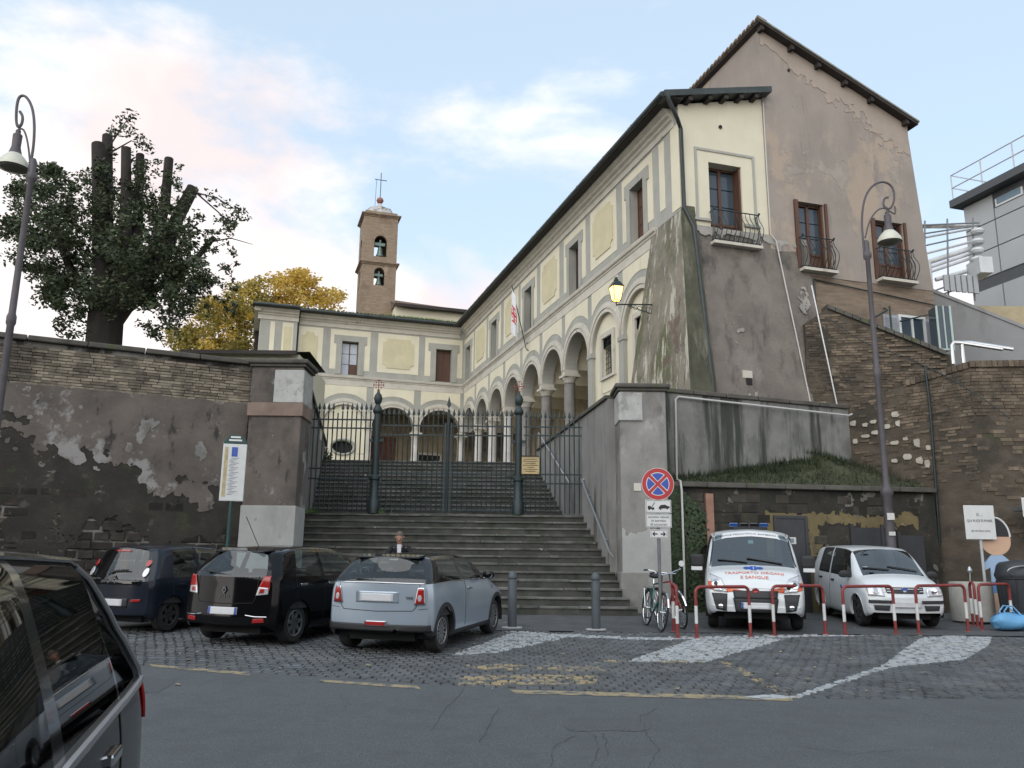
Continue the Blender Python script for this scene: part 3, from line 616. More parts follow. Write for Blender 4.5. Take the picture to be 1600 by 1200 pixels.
def bay(root,T,uc,kind,w2=HW,ur=None):
    s=MB(T); archwall(s,uc,w2,SPR,RA,12.0,0,.5); s.build('arch_wall',m_grey,root)
    r=MB(T); ring(r,uc,w2,SPR,RA,1.33,0,.05); ring(r,uc,w2,SPR,1.36,1.46,0,.07); ring(r,uc,w2,SPR,1.33,1.36,0,.03); ring(r,uc,w2,SPR,1.46,1.57,0,.045)
    r.build('archivolt',m_trim if kind!='x' else m_grey,root)
    p=MB(T); n=12; h=w2-.2
    for i in range(n):
        a=-h+2*h*i/n; b=-h+2*h*(i+1)/n; za=SPR+math.sqrt(max(.0,1.84**2-a*a)); zb=SPR+math.sqrt(max(.0,1.84**2-b*b))
        p.hexa([(uc+a,0,za),(uc+b,0,zb),(uc+b,.014,zb),(uc+a,.014,za)],[(uc+a,0,11.66),(uc+b,0,11.66),(uc+b,.014,11.66),(uc+a,.014,11.66)])
    p.build('panel',m_cream,root)
    if kind=='blind' or kind=='oval':
        q=MB(T); n=16
        if kind=='blind':
            wallgrid(q,uc-RA,uc+RA,BZ,SPR,[(uc-.44,uc+.44,8.3,SPR)],-.12,.3)
            # tympanum with the rest of the window
            for i in range(n):
                a0=PI*i/n; a1=PI*(i+1)/n; p0=(uc-RA*math.cos(a0),SPR+RA*math.sin(a0)); p1=(uc-RA*math.cos(a1),SPR+RA*math.sin(a1))
                lo=9.72 if abs((p0[0]+p1[0])/2-uc)<.44 else SPR
                if min(p0[1],p1[1])>lo: q.quad((p0[0],-.12,lo),(p1[0],-.12,lo),(p1[0],-.12,p1[1]),(p0[0],-.12,p0[1]))
                else: q.quad((p0[0],-.12,SPR),(p1[0],-.12,SPR),(p1[0],-.12,p1[1]),(p0[0],-.12,p0[1]))
            q.build('blind_wall',m_cream,root)
            f=MB(T)
            for a,b,c,d in ((uc-.62,uc-.44,8.3,9.72),(uc+.44,uc+.62,8.3,9.72),(uc-.62,uc+.62,9.72,9.9),(uc-.66,uc+.66,8.2,8.3)): slab(f,a,b,c,d,-.12,-.04)
            win=f.build('window',m_trim,root)
            g=MB(T)
            for k in range(5): x=uc-.44+.88*(k+.5)/5; g.tube([(x,-.2,8.3),(x,-.2,9.72)],.012,5)
            for k in range(7): zz=8.3+1.42*(k+.5)/7; g.tube([(uc-.44,-.2,zz),(uc+.44,-.2,zz)],.012,5)
            g.build('grille',m_iron,win); q=MB(T); slab(q,uc-.45,uc+.45,8.3,9.73,-.45,-.4); q.build('pane',m_dark,win)
            e=MB(T); slab(e,uc-.5,uc+.5,7.72,7.78,-.12,-.09); slab(e,uc-.62,uc-.5,7.78,8.2,-.12,-.09); slab(e,uc+.5,uc+.62,7.78,8.2,-.12,-.09); e.build('apron',m_cream,root)
        else:
            # closed bay with an oval window
            oc=8.18; ra,rb=.58,.36; m_=24
            q.quad((uc-RA,-.12,BZ),(uc+RA,-.12,BZ),(uc+RA,-.12,oc-rb),(uc-RA,-.12,oc-rb))
            for i in range(m_):
                a0=2*PI*i/m_; a1=2*PI*(i+1)/m_
                def outr(a):
                    c,s_=math.cos(a),math.sin(a); k=min(RA/abs(c) if abs(c)>1e-6 else 9,(SPR-oc)/s_ if s_>1e-6 else 9,rb/-s_ if s_<-1e-6 else 9); return (uc+k*c,oc+k*s_)
                i0=(uc+ra*math.cos(a0),oc+rb*math.sin(a0)); i1=(uc+ra*math.cos(a1),oc+rb*math.sin(a1)); o0=outr(a0); o1=outr(a1)
                q.quad((i0[0],-.12,i0[1]),(i1[0],-.12,i1[1]),(o1[0],-.12,o1[1]),(o0[0],-.12,o0[1])); q.quad((i0[0],-.12,i0[1]),(i1[0],-.12,i1[1]),(i1[0],-.4,i1[1]),(i0[0],-.4,i0[1]))
            for i in range(n):
                a0=PI*i/n; a1=PI*(i+1)/n; q.quad((uc-RA*math.cos(a0),-.12,SPR),(uc-RA*math.cos(a1),-.12,SPR),(uc-RA*math.cos(a1),-.12,SPR+RA*math.sin(a1)),(uc-RA*math.cos(a0),-.12,SPR+RA*math.sin(a0)))
            q.build('blind_wall',m_cream,root)
            f=MB(T); f.tube([(uc+(ra+.07)*math.cos(a),-.1,oc+(rb+.07)*math.sin(a)) for a in np.linspace(0,2*PI,29)[:-1]],.075,6,closed=True); win=f.build('window',m_grey,root,True)
            g=MB(T)
            for k in range(-3,4): g.tube([(uc+k*.16,-.25,oc-rb),(uc+k*.16,-.25,oc+rb)],.012,5)
            g.build('grille',m_iron,win); g=MB(T); slab(g,uc-.6,uc+.6,oc-.4,oc+.4,-.42,-.4); g.build('pane',m_dark,win)
STR=[(0,11.66),(.03,11.66),(.03,11.98),(.06,12.0),(.06,12.05),(.12,12.09),(.14,12.17),(.14,12.2),(.02,12.23),(0,12.23)]
COR=[(0,14.98),(.05,15.0),(.05,15.06),(.03,15.07),(.03,15.22),(.10,15.27),(.12,15.33),(.22,15.38),(.24,15.46),(.34,15.52),(.36,15.6),(0,15.6)]
def eave(root,T,u0,u1,out=.62,zt=15.6,rise=1.25,back=-4.2,tm=None,tile_objs=True):
    e=MB(T); e.hexa([(u0,out,zt),(u1,out,zt),(u1,0,zt+.0),(u0,0,zt+.0)],[(u0,out,zt+.07),(u1,out,zt+.07),(u1,0,zt+.2),(u0,0,zt+.2)]); e.build('eave',m_eave,root)
    g=MB(T); g.tube([(u0,out+.07,zt+.07),(u1,out+.07,zt+.07)],.085,10); g.build('gutter',m_gut,root,True)
    r=MB(T); r.hexa([(u0,out,zt+.075),(u1,out,zt+.075),(u1,back,zt+rise),(u0,back,zt+rise)],[(u0,out,zt+.14),(u1,out,zt+.14),(u1,back,zt+rise+.07),(u0,back,zt+rise+.07)])
    rf=r.build('roof',tm or m_tile,root)
    n=int(abs(u1-u0)/.21); L=math.hypot(out-back,rise-.075); a=math.atan2(rise-.075,out-back)
    t=MB()
    vs=[];fs=[]
    for i,s in enumerate((0,1)):
        for j in range(7):
            b=PI*j/6; rr=.095 if s==0 else .075; y=(out+.06) if s==0 else back; zz=zt+.12 if s==0 else zt+rise+.05
            vs.append((-rr*math.cos(b),y,zz+rr*math.sin(b)-BZ))
    fs=[(j,j+1,8+j,7+j) for j in range(6)]+[tuple(range(7))]
    t.add(vs,fs); me=t.mesh('roof_tile',True); me.materials.append(tm or m_tile)
    for i in range(n):
        o=bpy.data.objects.new('roof_tile',me); COL.objects.link(o); o.parent=rf; x=u0+(i+.5)*(u1-u0)/n; o.location=(x,random.uniform(-.03,.03),random.uniform(-.012,.012))
    return rf
# --- long range
LB=thing('arcaded_convent','long cream and grey arcaded convent range with battered end and balcony','building',(PA.x,PA.y,BZ),math.atan2(dv.y,dv.x))
wins=[2.98,8.74,14.55,20.23,25.68]; pans=[5.86,11.67,17.3,23.0]
mb=MB(Tl); wallgrid(mb,0,26.7,12.0,15.6,[(u-.515,u+.515,12.30,14.30) for u in wins],0,.42); mb.build('wall',m_grey,LB)
mb=MB(Tl); slab(mb,.5,26.7,12.0,15.55,-.60,-.43); mb.build('inner_wall',m_dark,LB)
for u in wins:
    panel(LB,Tl,u-1.18,u+1.18,12.58,14.9,False,(u-.79,u+.79,0,14.58)); upper_window(LB,Tl,u,style='shut' if u<5 else 'glass2')
for u in pans: panel(LB,Tl,u-1.2,u+1.2,12.58,14.9)
panel(LB,Tl,.98,1.33,12.6,14.9,False)
q=MB(Tl); slab(q,0.0,.53,12.24,15.0,0,.016); q.build('corner_strip',m_cream,LB)
q=MB(Tl); profile(q,1.6,26.62,STR); q.build('string_course',m_trim,LB)
q=MB(Tl); profile(q,.30,26.35,COR); q.build('cornice',m_trim,LB)
eave(LB,Tl,-.32,26.2,rise=.96,back=-3.02)
cent=[26.7-HW*(2*k+1) for k in range(9)]   # arches from the inner corner outwards
for k,u in enumerate(cent):
    bay(LB,Tl,u,'blind' if k>=7 else 'open')
for k in range(1,8):
    u=26.7-2*HW*k
    if k<7: column(LB,u,-.25,Tl,m_stonel if k<4 else m_stone)
for u in (26.7-14*HW,26.7-16*HW):
    q=MB(Tl); slab(q,u-.185,u+.185,BZ,9.2,-.45,.03); slab(q,u-.23,u+.23,9.2,SPR,-.45,.06); q.build('pilaster',m_grey,LB)
mb=MB(Tl); wallgrid(mb,0,1.62,BZ,12.0,[],0,.1); mb.build('wall',m_grey,LB)
# portico room behind the arches
q=MB(Tl); q.quad((7.3,-3.7,BZ),(30,-3.7,BZ),(30,-3.7,11),(7.3,-3.7,11)); q.quad((7.18,-.05,BZ),(7.18,-3.7,BZ),(7.18,-3.7,11),(7.18,-.05,11))
q.build('portico_wall',mat('portico plaster',(.34,.28,.18),.9,.25,1.2,.2,stains=[((.17,.14,.10),.9,.5,.66)]),LB)
q=MB(Tl)
for k in range(8):   # groin-like barrel over each bay
    u=cent[k]; n=10
    for i in range(n):
        a0=PI*i/n;a1=PI*(i+1)/n
        q.quad((u-HW*math.cos(a0),-.5,SPR+.1+1.35*math.sin(a0)),(u-HW*math.cos(a1),-.5,SPR+.1+1.35*math.sin(a1)),(u-HW*math.cos(a1),-3.7,SPR+.1+1.35*math.sin(a1)),(u-HW*math.cos(a0),-3.7,SPR+.1+1.35*math.sin(a0)))
q.build('vault',m_cream,LB)
q=MB(Tl); q.box(13.6,34,-9,-3.72,BZ,15.6); q.box(.6,13.6,-3.5,-2.9,12.2,15.5); q.build('rear_block',m_dark,LB)
# --- end gable of the long range
def Te(u,o,z): return (-o,-u,z-BZ)
m_endc=mat('cream gable plaster',(.61,.58,.45),.9,.07,.8,.15,bscale=14,stains=[((.44,.41,.30),.7,.56,.74,.3,.5)])
mb=MB(Te); wallgrid(mb,0,3.0,11.7,15.35,[(.98,2.12,11.4,13.85)],0,.45)
mb.poly([(0,0,15.35),(3.0,0,15.35),(3.0,0,16.35),(0,0,15.62)]); mb.build('gable_wall',m_endc,LB)
mb=MB(Te); slab(mb,.5,2.6,14.2,14.28,0,.03); slab(mb,.5,.58,11.95,14.2,0,.03); slab(mb,2.52,2.6,11.95,14.2,0,.03); slab(mb,.42,.98,11.87,11.95,0,.08); slab(mb,2.12,2.68,11.87,11.95,0,.08); mb.build('window_moulding',m_grey,LB)
def french_window(root,T,u0,u1,z0,z1,dep,glass_left=True):
    f=MB(T); s=.07; um=(u0+u1)/2
    for a,b,c,d in ((u0,u0+s,z0,z1),(u1-s,u1,z0,z1),(um-.05,um+.05,z0,z1),(u0,u1,z1-s,z1),(u0,u1,z0+.55,z0+.63),(u0,u1,z0,z0+.12)): slab(f,a,b,c,d,-dep,-dep+.07)
    w=f.build('window',m_wood,root)
    for (a,b) in ((u0+s,um-.05),(um+.05,u1-s)):
        for k in range(3):
            za=z0+.63+(z1-s-z0-.63)*k/3; zb=z0+.63+(z1-s-z0-.63)*(k+1)/3-.03
            q=MB(T); slab(q,a,b,za,zb,-dep+.01,-dep+.025); q.build('pane',m_pane,w)
        q=MB(T); slab(q,a,b,z0+.12,z0+.55,-dep+.01,-dep+.04); q.build('kick_panel',m_wood,w)
    q=MB(T); slab(q,u1-.06,u1-.005,z0,z1-.02,-dep+.08,-.06); q.build('shutter',m_wood,w)
    return w
french_window(LB,Te,.98,2.12,11.4,13.85,.42)
def balcony(root,T,u0,u1,z0,h,n=11,out=.34):
    f=MB(T); slab(f,u0-.05,u1+.05,z0-.09,z0,-.02,.30); b=f.build('balcony',m_trim,root)
    def curve(t): # t 0..1 bottom to top: belly outwards
        return .22+out*.75*math.sin(PI*min(1,t*1.15))**1.3*(1-.25*t)
    r=MB(T); zt=z0+h
    r.tube([(u0,-.02,zt),(u0,curve(1)+.02,zt),(u1,curve(1)+.02,zt),(u1,-.02,zt)],.018,6); r.build('top_rail',m_iron,b)
    r=MB(T); r.tube([(u0,-.02,z0+.06),(u0,.24,z0+.06),(u1,.24,z0+.06),(u1,-.02,z0+.06)],.013,6); r.build('bottom_rail',m_iron,b)
    for i in range(n):
        u=u0+(u1-u0)*i/(n-1); q=MB(T); q.tube([(u,curve(t),z0+h*t) for t in np.linspace(0,1,11)],.0115,5); q.build('bar',m_iron,b,True)
    for u in (u0,u1):
        for oo in (.05,.14):
            q=MB(T); q.tube([(u+(.001 if u==u0 else -.001),oo+(curve(t)-.22)*.5,z0+h*t) for t in np.linspace(0,1,8)],.0115,5); q.build('bar',m_iron,b,True)
        q=MB(T); q.lathe([(.0,0),(.035,.03),(.035,.06),(.0,.09)],(u,curve(1)+.02,zt),8); q.build('finial',m_iron,b,True)
    return b
balcony(LB,Te,.96,2.52,11.2,1.0)
# roof verge with rafter ends above the gable
mb=MB(Te); mb.hexa([(-.66,.42,15.56),(3.12,.42,16.40),(3.12,-.1,16.40),(-.66,-.1,15.56)],[(-.66,.42,15.76),(3.12,.42,16.60),(3.12,-.1,16.60),(-.66,-.1,15.76)]); mb.build('verge',m_gut,LB)
for u in (.25,.95,1.5,2.05,2.6):
    q=MB(Te); zz=15.57+(u+.6)*.222; slab(q,u-.07,u+.07,zz-.13,zz+.02,-.1,.36); q.build('rafter_end',m_eave,LB)
q=MB(Te); q.lathe([(.06,0),(.06,.04)],(1.45,0,15.1),10,'y'); q.build('vent_hole',m_dark,LB)
# battered foot of the gable and corner buttress
m_scarp=mat('rough brown scarp plaster',(.175,.155,.135),.95,.25,1.0,.8,bscale=14,stains=[((.10,.09,.08),2.4,.52,.66,.3,.8),((.055,.05,.045),.55,.50,.68,.8),((.25,.235,.215),.45,.58,.70,.6,.8),((.085,.085,.05),.7,.62,.74,.4)])
m_butt=mat('mossy streaked buttress plaster',(.19,.175,.14),.95,.3,1.3,.8,bscale=14,stains=[((.095,.10,.05),.9,.48,.62,.35,.9),((.42,.40,.34),3.2,.54,.62,.16),((.06,.055,.045),2.4,.58,.67,.2),((.12,.085,.07),1.1,.60,.66,.7,.8),((.46,.44,.38),9,.60,.66,.12,.8)])
m_butg=mat('green mossy plaster',(.085,.085,.058),.96,.35,1.5,.6,bscale=16,stains=[((.18,.17,.135),1.5,.54,.66,.3),((.05,.052,.035),1.8,.52,.66,.3)])
def batter(mb,u0,u1,zt,zb,o0,o1,du=0,nu=8,nz_=14,rough=.02):
    g=[[None]*(nz_+1) for _ in range(nu+1)]
    rr=random.Random(5)
    vs=[]
    for i in range(nu+1):
        for j in range(nz_+1):
            f=j/nz_; u=u0+(u1-u0)*i/nu; vs.append((u+du*f*(1-i/nu),o0+(o1-o0)*f+rr.uniform(-rough,rough)*(0<j),zt+(zb-zt)*f))
    fs=[(i*(nz_+1)+j,(i+1)*(nz_+1)+j,(i+1)*(nz_+1)+j+1,i*(nz_+1)+j+1) for i in range(nu) for j in range(nz_)]
    mb.add(vs,fs)
mb=MB(Te); batter(mb,.42,4.36,11.72,4.6,.015,.75,.0); mb.quad((.42,-.3,11.72),(4.36,-.3,11.72),(4.36,.015,11.72),(.42,.015,11.72)); mb.quad((4.36,.015,11.72),(4.36,-.5,11.72),(4.36,-.5,4.6),(4.36,.75,4.6))
mb.build('battered_base',m_scarp,LB,True)
_sc=lambda z:.015+(.735)*(11.72-z)/7.12+.03
contour(LB,'plaster_scab',mat('pale scarp scab',(.30,.285,.26),.95,.2,2,.5,bscale=20,stains=[((.18,.165,.15),2.5,.5,.65)]),.45,4.3,5.6,11.7,lambda u,z:fbm(u*.8,z*.7,21.)*.8+.4*fbm(u*4,z*3,8.)-.62+.5*max(0,z-10.7)+.35*max(0,z-11.3),0,.01,.05,T=lambda u,y,z:Te(u,_sc(z)+y,z))
# buttress: ridge on the corner, left flank on the arcade side
def lerp(a,b,t): return tuple(x+(y-x)*t for x,y in zip(a,b))
def patch(mb,a,b,c,d,n=10,m=16,rough=.02):
    rr=random.Random(9); vs=[]
    for i in range(n+1):
        for j in range(m+1):
            p=lerp(lerp(a,b,i/n),lerp(d,c,i/n),j/m); r=rough if 0<i<n else 0; vs.append((p[0]+rr.uniform(-r,r),p[1]+rr.uniform(-r,r),p[2]))
    mb.add(vs,[(i*(m+1)+j,(i+1)*(m+1)+j,(i+1)*(m+1)+j+1,i*(m+1)+j+1) for i in range(n) for j in range(m)])
Rt=(-.03,.04,12.12); Rb=(-1.0,.42,4.6); Lt=(1.9,.03,12.12); Lb=(2.3,1.12,4.6); Et=(-.03,-.45,12.12); Eb=(-.85,-.62,4.6)
q=MB(Tl); patch(q,Lt,Rt,Rb,Lb); q.build('buttress',m_butt,LB,True)
q=MB(Tl); patch(q,Rt,Et,Eb,Rb,4); q.quad(Lt,Rt,(-.03,-.1,12.25),(1.9,-.02,12.25)); q.poly([Rt,Et,(-.0,-.45,12.3),(-.0,-.05,12.3)]); q.build('buttress',m_butg,LB,True)
q=MB(Tl); q.quad(Lt,(2.0,0,12.12),(2.3,0,4.6),Lb); q.build('buttress',m_butt,LB)
q=MB(Te); q.tube([(-.62,.55,15.55),(-.60,.55,15.35),(-.2,.3,14.95),(.02,.10,14.75),(.06,.07,12.2),(.34,.10,11.6),(.52,.80,4.7)],.062,10); q.build('downpipe',m_gut,LB,True)
q=MB(Te); q.tube([(3.02,.05,16.2),(3.02,.05,11.75),(3.16,.12,11.5),(3.72,.62,6.0)],.022,6); q.build('conduit',mat('pale conduit',(.48,.47,.45),.5,.05),LB,True)
q=MB(Te); slab(q,1.5,1.82,6.98,7.2,.42,.53); q.build('vent_frame',m_trim,LB); q=MB(Te); slab(q,1.6,1.78,6.78,6.98,.45,.56); q.build('vent',m_dark,LB)
# ------------------------------------------------------------------ wing across the court
WB=thing('cloister_wing','cream and grey cloister wing with mossy roof, oval window and dark doorway','building',(PC.x,PC.y,BZ),math.atan2(-wv.y,-wv.x))
wwin=[1.25,6.72]; wpan=[(3.95,1.2),(9.0,.72)]
mb=MB(Tl); wallgrid(mb,0,9.9,12.0,15.6,[(u-.47,u+.47,12.30,14.25) for u in wwin],0,.4); mb.build('wall',m_grey,WB)
q=MB(Tl); slab(q,0,9.9,12,15.6,-.6,-.43); q.build('inner_wall',m_dark,WB)
for i,u in enumerate(wwin):
    panel(WB,Tl,u-1.13,u+1.13,12.58,14.9,False,(u-.79,u+.79,0,14.58)); upper_window(WB,Tl,u,w=.94,z1=14.25,style=('shut','glass')[i])
for u,h in wpan: panel(WB,Tl,u-h,u+h,12.58,14.9)
q=MB(Tl); profile(q,.05,9.6,STR); q.build('string_course',m_trim,WB)
q=MB(Tl); profile(q,.3,9.6,COR); q.build('cornice',m_trim,WB)
eave(WB,Tl,.3,9.75,tm=m_moss,rise=1.3)
for k in range(4): bay(WB,Tl,1.36+2.74*k,('open','open','oval','oval')[k],1.37)
for u in (0.02,2.73): column(WB,u,-.25,Tl,m_stonel)
for u in (5.47,8.21): q=MB(Tl); slab(q,u-.16,u+.16,BZ,9.2,-.45,.03); slab(q,u-.22,u+.22,9.2,SPR,-.45,.06); q.build('pilaster',m_trim,WB)
q=MB(Tl); q.quad((-4,-3.6,BZ),(5.5,-3.6,BZ),(5.5,-3.6,11),(-4,-3.6,11)); q.quad((5.45,-.05,BZ),(5.45,-3.6,BZ),(5.45,-3.6,11),(5.45,-.05,11)); q.quad((-4,-.5,10.75),(5.5,-.5,10.75),(5.5,-3.6,10.75),(-4,-3.6,10.75)); q.build('portico_wall',MATS['portico plaster'],WB)
q=MB(Tl); slab(q,.55,2.1,BZ,8.4,-3.58,-3.5); q.build('doorway',m_dark,WB); q=MB(Tl); slab(q,.4,.55,BZ,8.55,-3.58,-3.45); slab(q,2.1,2.25,BZ,8.55,-3.58,-3.45); slab(q,.4,2.25,8.4,8.55,-3.58,-3.45); q.build('door_frame',m_trim,WB)
q=MB(Tl); slab(q,3.3,4.9,7.4,9.4,-3.58,-3.54); q.build('fresco',mat('faded red fresco',(.16,.075,.05),.9,.4,3),WB)
q=MB(Tl); q.box(-3,12,-8,-3.7,BZ,15.6); q.build('rear_block',m_dark,WB)
# corner pavilion of the wing
q=MB(Tl); q.box(9.75,11.75,-5,.45,BZ,15.5); q.build('pavilion',m_grey,WB)
q=MB(Tl); profile(q,9.7,11.9,[(o+.45 if o>0 else .4,z) for o,z in COR]); q.box(11.75,12.1,-5,.8,15.38,15.6); q.build('cornice',m_trim,WB)
q=MB(Tl); profile(q,9.72,11.8,[(o+.45 if o>0 else .4,z) for o,z in STR]); q.build('string_course',m_trim,WB)
for a,b in ((9.95,10.55),(10.95,11.2)):
    q=MB(Tl); slab(q,a,b,12.6,14.9,.45,.465); q.build('panel',m_cream,WB)
q=MB(Tl); slab(q,10.05,10.45,12.85,14.65,.465,.49); q.build('inner_panel',m_yell,WB)
q=MB(Tl); slab(q,11.75,11.765,12.5,14.9,-1.6,.2); q.build('panel',m_cream,WB)
eave(WB,lambda u,o,z:(u,o+.45,z-BZ),9.7,12.2,tm=m_moss,rise=1.4)
q=MB(Tl); q.tube([(9.72,.62,15.6),(9.72,.3,15.2),(9.7,.12,14.8),(9.7,.1,9)],.06,8); q.build('downpipe',m_gut,WB,True)
# moss and weeds growing along the wing eave
m_green=mat('roof weeds',(.075,.13,.03),.9,.4,6)
w_=MB(lambda u,o,z:tuple(Matrix.Translation((PC.x,PC.y,0))@Matrix.Rotation(math.atan2(-wv.y,-wv.x),4,'Z')@Vector((u,o,z))))
for k in range(2600):
    u=random.gauss(2.6,1.4) if k<1900 else random.uniform(.5,9.6)
    if not .4<u<9.6: continue
    o=random.uniform(-1.6,.55); zz=15.72+(.62-o)*.262; h=random.uniform(.08,.26); a=random.uniform(0,6); s=.03
    w_.add([(u-s*math.cos(a),o-s*math.sin(a),zz),(u+s*math.cos(a),o+s*math.sin(a),zz),(u+random.uniform(-.06,.06),o+random.uniform(-.06,.06),zz+h)],[(0,1,2)])
tag(w_.build('roof_weeds',m_green),'green weeds and moss along the cloister wing eave','weeds',kind='stuff')
# ------------------------------------------------------------------ tall house
HB=thing('tall_house','tall brown plastered house with sloping roof and two balcony windows','building',(PA.x+wv.x*3,PA.y+wv.y*3,4.6),math.atan2(dv.y,dv.x))
H0=4.6
def Th(u,o,z): return (-o,-(u-3.0),z-H0)
m_house=mat('mauve brown plaster',(.275,.242,.212),.93,.12,.7,.35,bscale=16,stains=[((.20,.17,.15),2.6,.54,.68,.12,.6),((.33,.285,.24),1.4,.56,.70,.5,.7),((.37,.30,.235),.33,.55,.60,.6,.8),((.20,.165,.15),.5,.55,.75,.3,.6)])
m_housb=mat('thin brown brickwork',(.20,.155,.115),.95,.25,2,.5,bscale=22,zs=6,stains=[((.12,.10,.08),.7,.5,.66)])
H1=[(4.05,5.02,10.72,12.98),(6.93,8.05,10.72,12.75)]
mb=MB(Th); wallgrid(mb,3.0,8.6,10.55,13.4,H1,.06,.3); mb.poly([(3.0,.06,13.4),(8.6,.06,13.4),(8.6,.06,16.4),(3.0,.06,18.85)]); mb.poly([(8.6,.06,10.55),(9.05,.06,10.55),(8.6,.06,16.4)])
mb.quad((3.0,.06,11),(3.0,-14,11),(3.0,-14,18.85),(3.0,.06,18.85)); mb.quad((9.05,.06,10.55),(8.6,.06,16.4),(8.6,-12,16.4),(9.05,-12,10.55)); mb.build('wall',m_house,HB)
# paler repaired plaster under the roof line, ragged lower edge
m_hp=mat('pale pink repair plaster',(.325,.275,.232),.93,.1,1.2,.2,bscale=14)
contour(HB,'repair_plaster',m_hp,3.02,8.6,13.5,18.9,lambda u,z:min(18.83-(u-3)*.4375-z,z-(18.80-(u-3)*.4375-.35-.22*max(0,u-3)**.75)+.45*fbm(u*1.1,z*1.1,2.)+.15*fbm(u*5,z*5,7.)),.075,.02,.05,T=Th)
contour(HB,'stain_layer',mat('grey lime wash',(.295,.262,.232),.93,.15,1.5,.3,bscale=16),3.05,8.55,13.2,17.5,lambda u,z:min(fbm(u*.9,z*.8,11.)+.3*fbm(u*4,z*4,5.)-.45,17.9-(u-3)*.4375-z),.066,.006,.05,T=Th)
mb=MB(Th); mb.quad((4.3,.04,4.6),(9.6,.04,4.6),(9.05,.04,10.55),(4.3,.04,10.55)); mb.quad((9.6,.04,4.6),(9.6,-12,4.6),(9.05,-12,10.55),(9.05,.04,10.55)); mb.build('lower_wall',m_housb,HB)
q=MB(Th); slab(q,3,9,10,16,-1.2,-.9); q.build('inner_wall',m_dark,HB)
for (a,b,c,d) in H1:
    french_window(HB,lambda u,o,z:Th(u,o+.06,z),a,b,c,d,.25); balcony(HB,lambda u,o,z:Th(u,o+.06,z),a-.05,b+.12,c-.02,1.02,9)
    f=MB(Th); slab(f,a-.14,a-.01,c,d+.02,.06,.13); f.build('open_shutter',m_wood,HB); f=MB(Th); slab(f,b+.01,b+.10,c,d+.02,.06,.13); f.build('open_shutter',m_wood,HB)
mb=MB(Th); mb.hexa([(2.84,.36,18.90),(8.82,.36,16.29),(8.82,-13,16.29),(2.84,-13,18.90)],[(2.84,.36,19.0),(8.82,.36,16.39),(8.82,-13,16.39),(2.84,-13,19.0)]); rf=mb.build('roof',m_eave,HB)
q=MB(Th); q.hexa([(2.80,.39,19.002),(8.86,.39,16.375),(8.86,-13,16.375),(2.80,-13,19.002)],[(2.80,.39,19.06),(8.86,.39,16.43),(8.86,-13,16.43),(2.80,-13,19.06)]); q.build('tile_bed',mat('verge lichen',(.22,.22,.18),.95,.3,3,.3),rf)
for k in range(52):
    q=MB(Th); o=.30-.26*k; 
    q.tube([(2.78,o,19.06),(3.1,o,18.93)],.09,7); q.build('roof_tile',m_tile,rf,True)
for u in (3.0,4.1,5.1,6.1,7.1,8.45):
    q=MB(Th); zz=18.90-(u-2.84)*.4365; slab(q,u-.06,u+.06,zz-.15,zz+.01,.06,.30); q.build('rafter_end',m_eave,HB)
q=MB(Th); q.lathe([(.05,0),(.05,.03)],(4.05,.06,17.55),10,'y'); q.build('vent_hole',m_dark,HB)
# small roof light and slope on the side of the tall house
q=MB(Th); q.box(2.7,3.0,-2.6,-1.4,16.75,17.35); q.build('dormer',m_wood,HB)
# shuttered window low on the house, pipes and thin ledge
WZ=.42
f=MB(lambda u,o,z:Th(u+.25,o,z+WZ))
for a,b,c,d in ((7.28,7.36,8.15,9.1),(8.24,8.32,8.15,9.1),(7.28,8.32,9.1,9.18),(7.2,8.4,8.07,8.15),(7.77,7.83,8.15,9.1)): slab(f,a,b,c,d,.04,.12)
win=f.build('window',mat('white frame',(.6,.62,.62),.5,.05),HB); q=MB(lambda u,o,z:Th(u+.25,o,z+WZ)); slab(q,7.36,8.24,8.15,9.1,.05,.07); q.build('pane',m_pane,win)
m_gshut=mat('grey blue shutter',(.30,.33,.36),.6,.1,4)
for a,b in ((6.72,7.26),(8.34,8.86)):
    q=MB(lambda u,o,z:Th(u+.25,o,z+WZ)); slab(q,a,b,8.12,9.14,.05,.09)
    for k in range(13): slab(q,a+.05,b-.05,8.2+k*.068,8.24+k*.068,.09,.11)
    q.build('shutter',m_gshut,win)
for (pts,r) in (([(4.45,.1,10.4),(4.45,.1,9.2),(4.95,.1,9.05)],.035),([(4.45,.1,10.42),(9.05,.1,10.05)],.02),([(6.2,.35,9.2),(6.9,.35,9.6),(7.0,.1,9.75)],.03),([(7.0,.35,9.75),(7.05,.3,8.0)],.03),([(7.4,.3,9.3),(8.6,.3,9.65),(8.75,.3,8.2)],.03)):
    q=MB(Th); q.tube(pts,r,6); q.build('pipe',m_iron,HB,True)
# steel conduit pair running down at the foot of the house
q=MB(Th); q.tube([(3.78,.85,9.9),(4.42,.95,5.6)],.03,6); q.build('conduit',m_steel,HB,True)
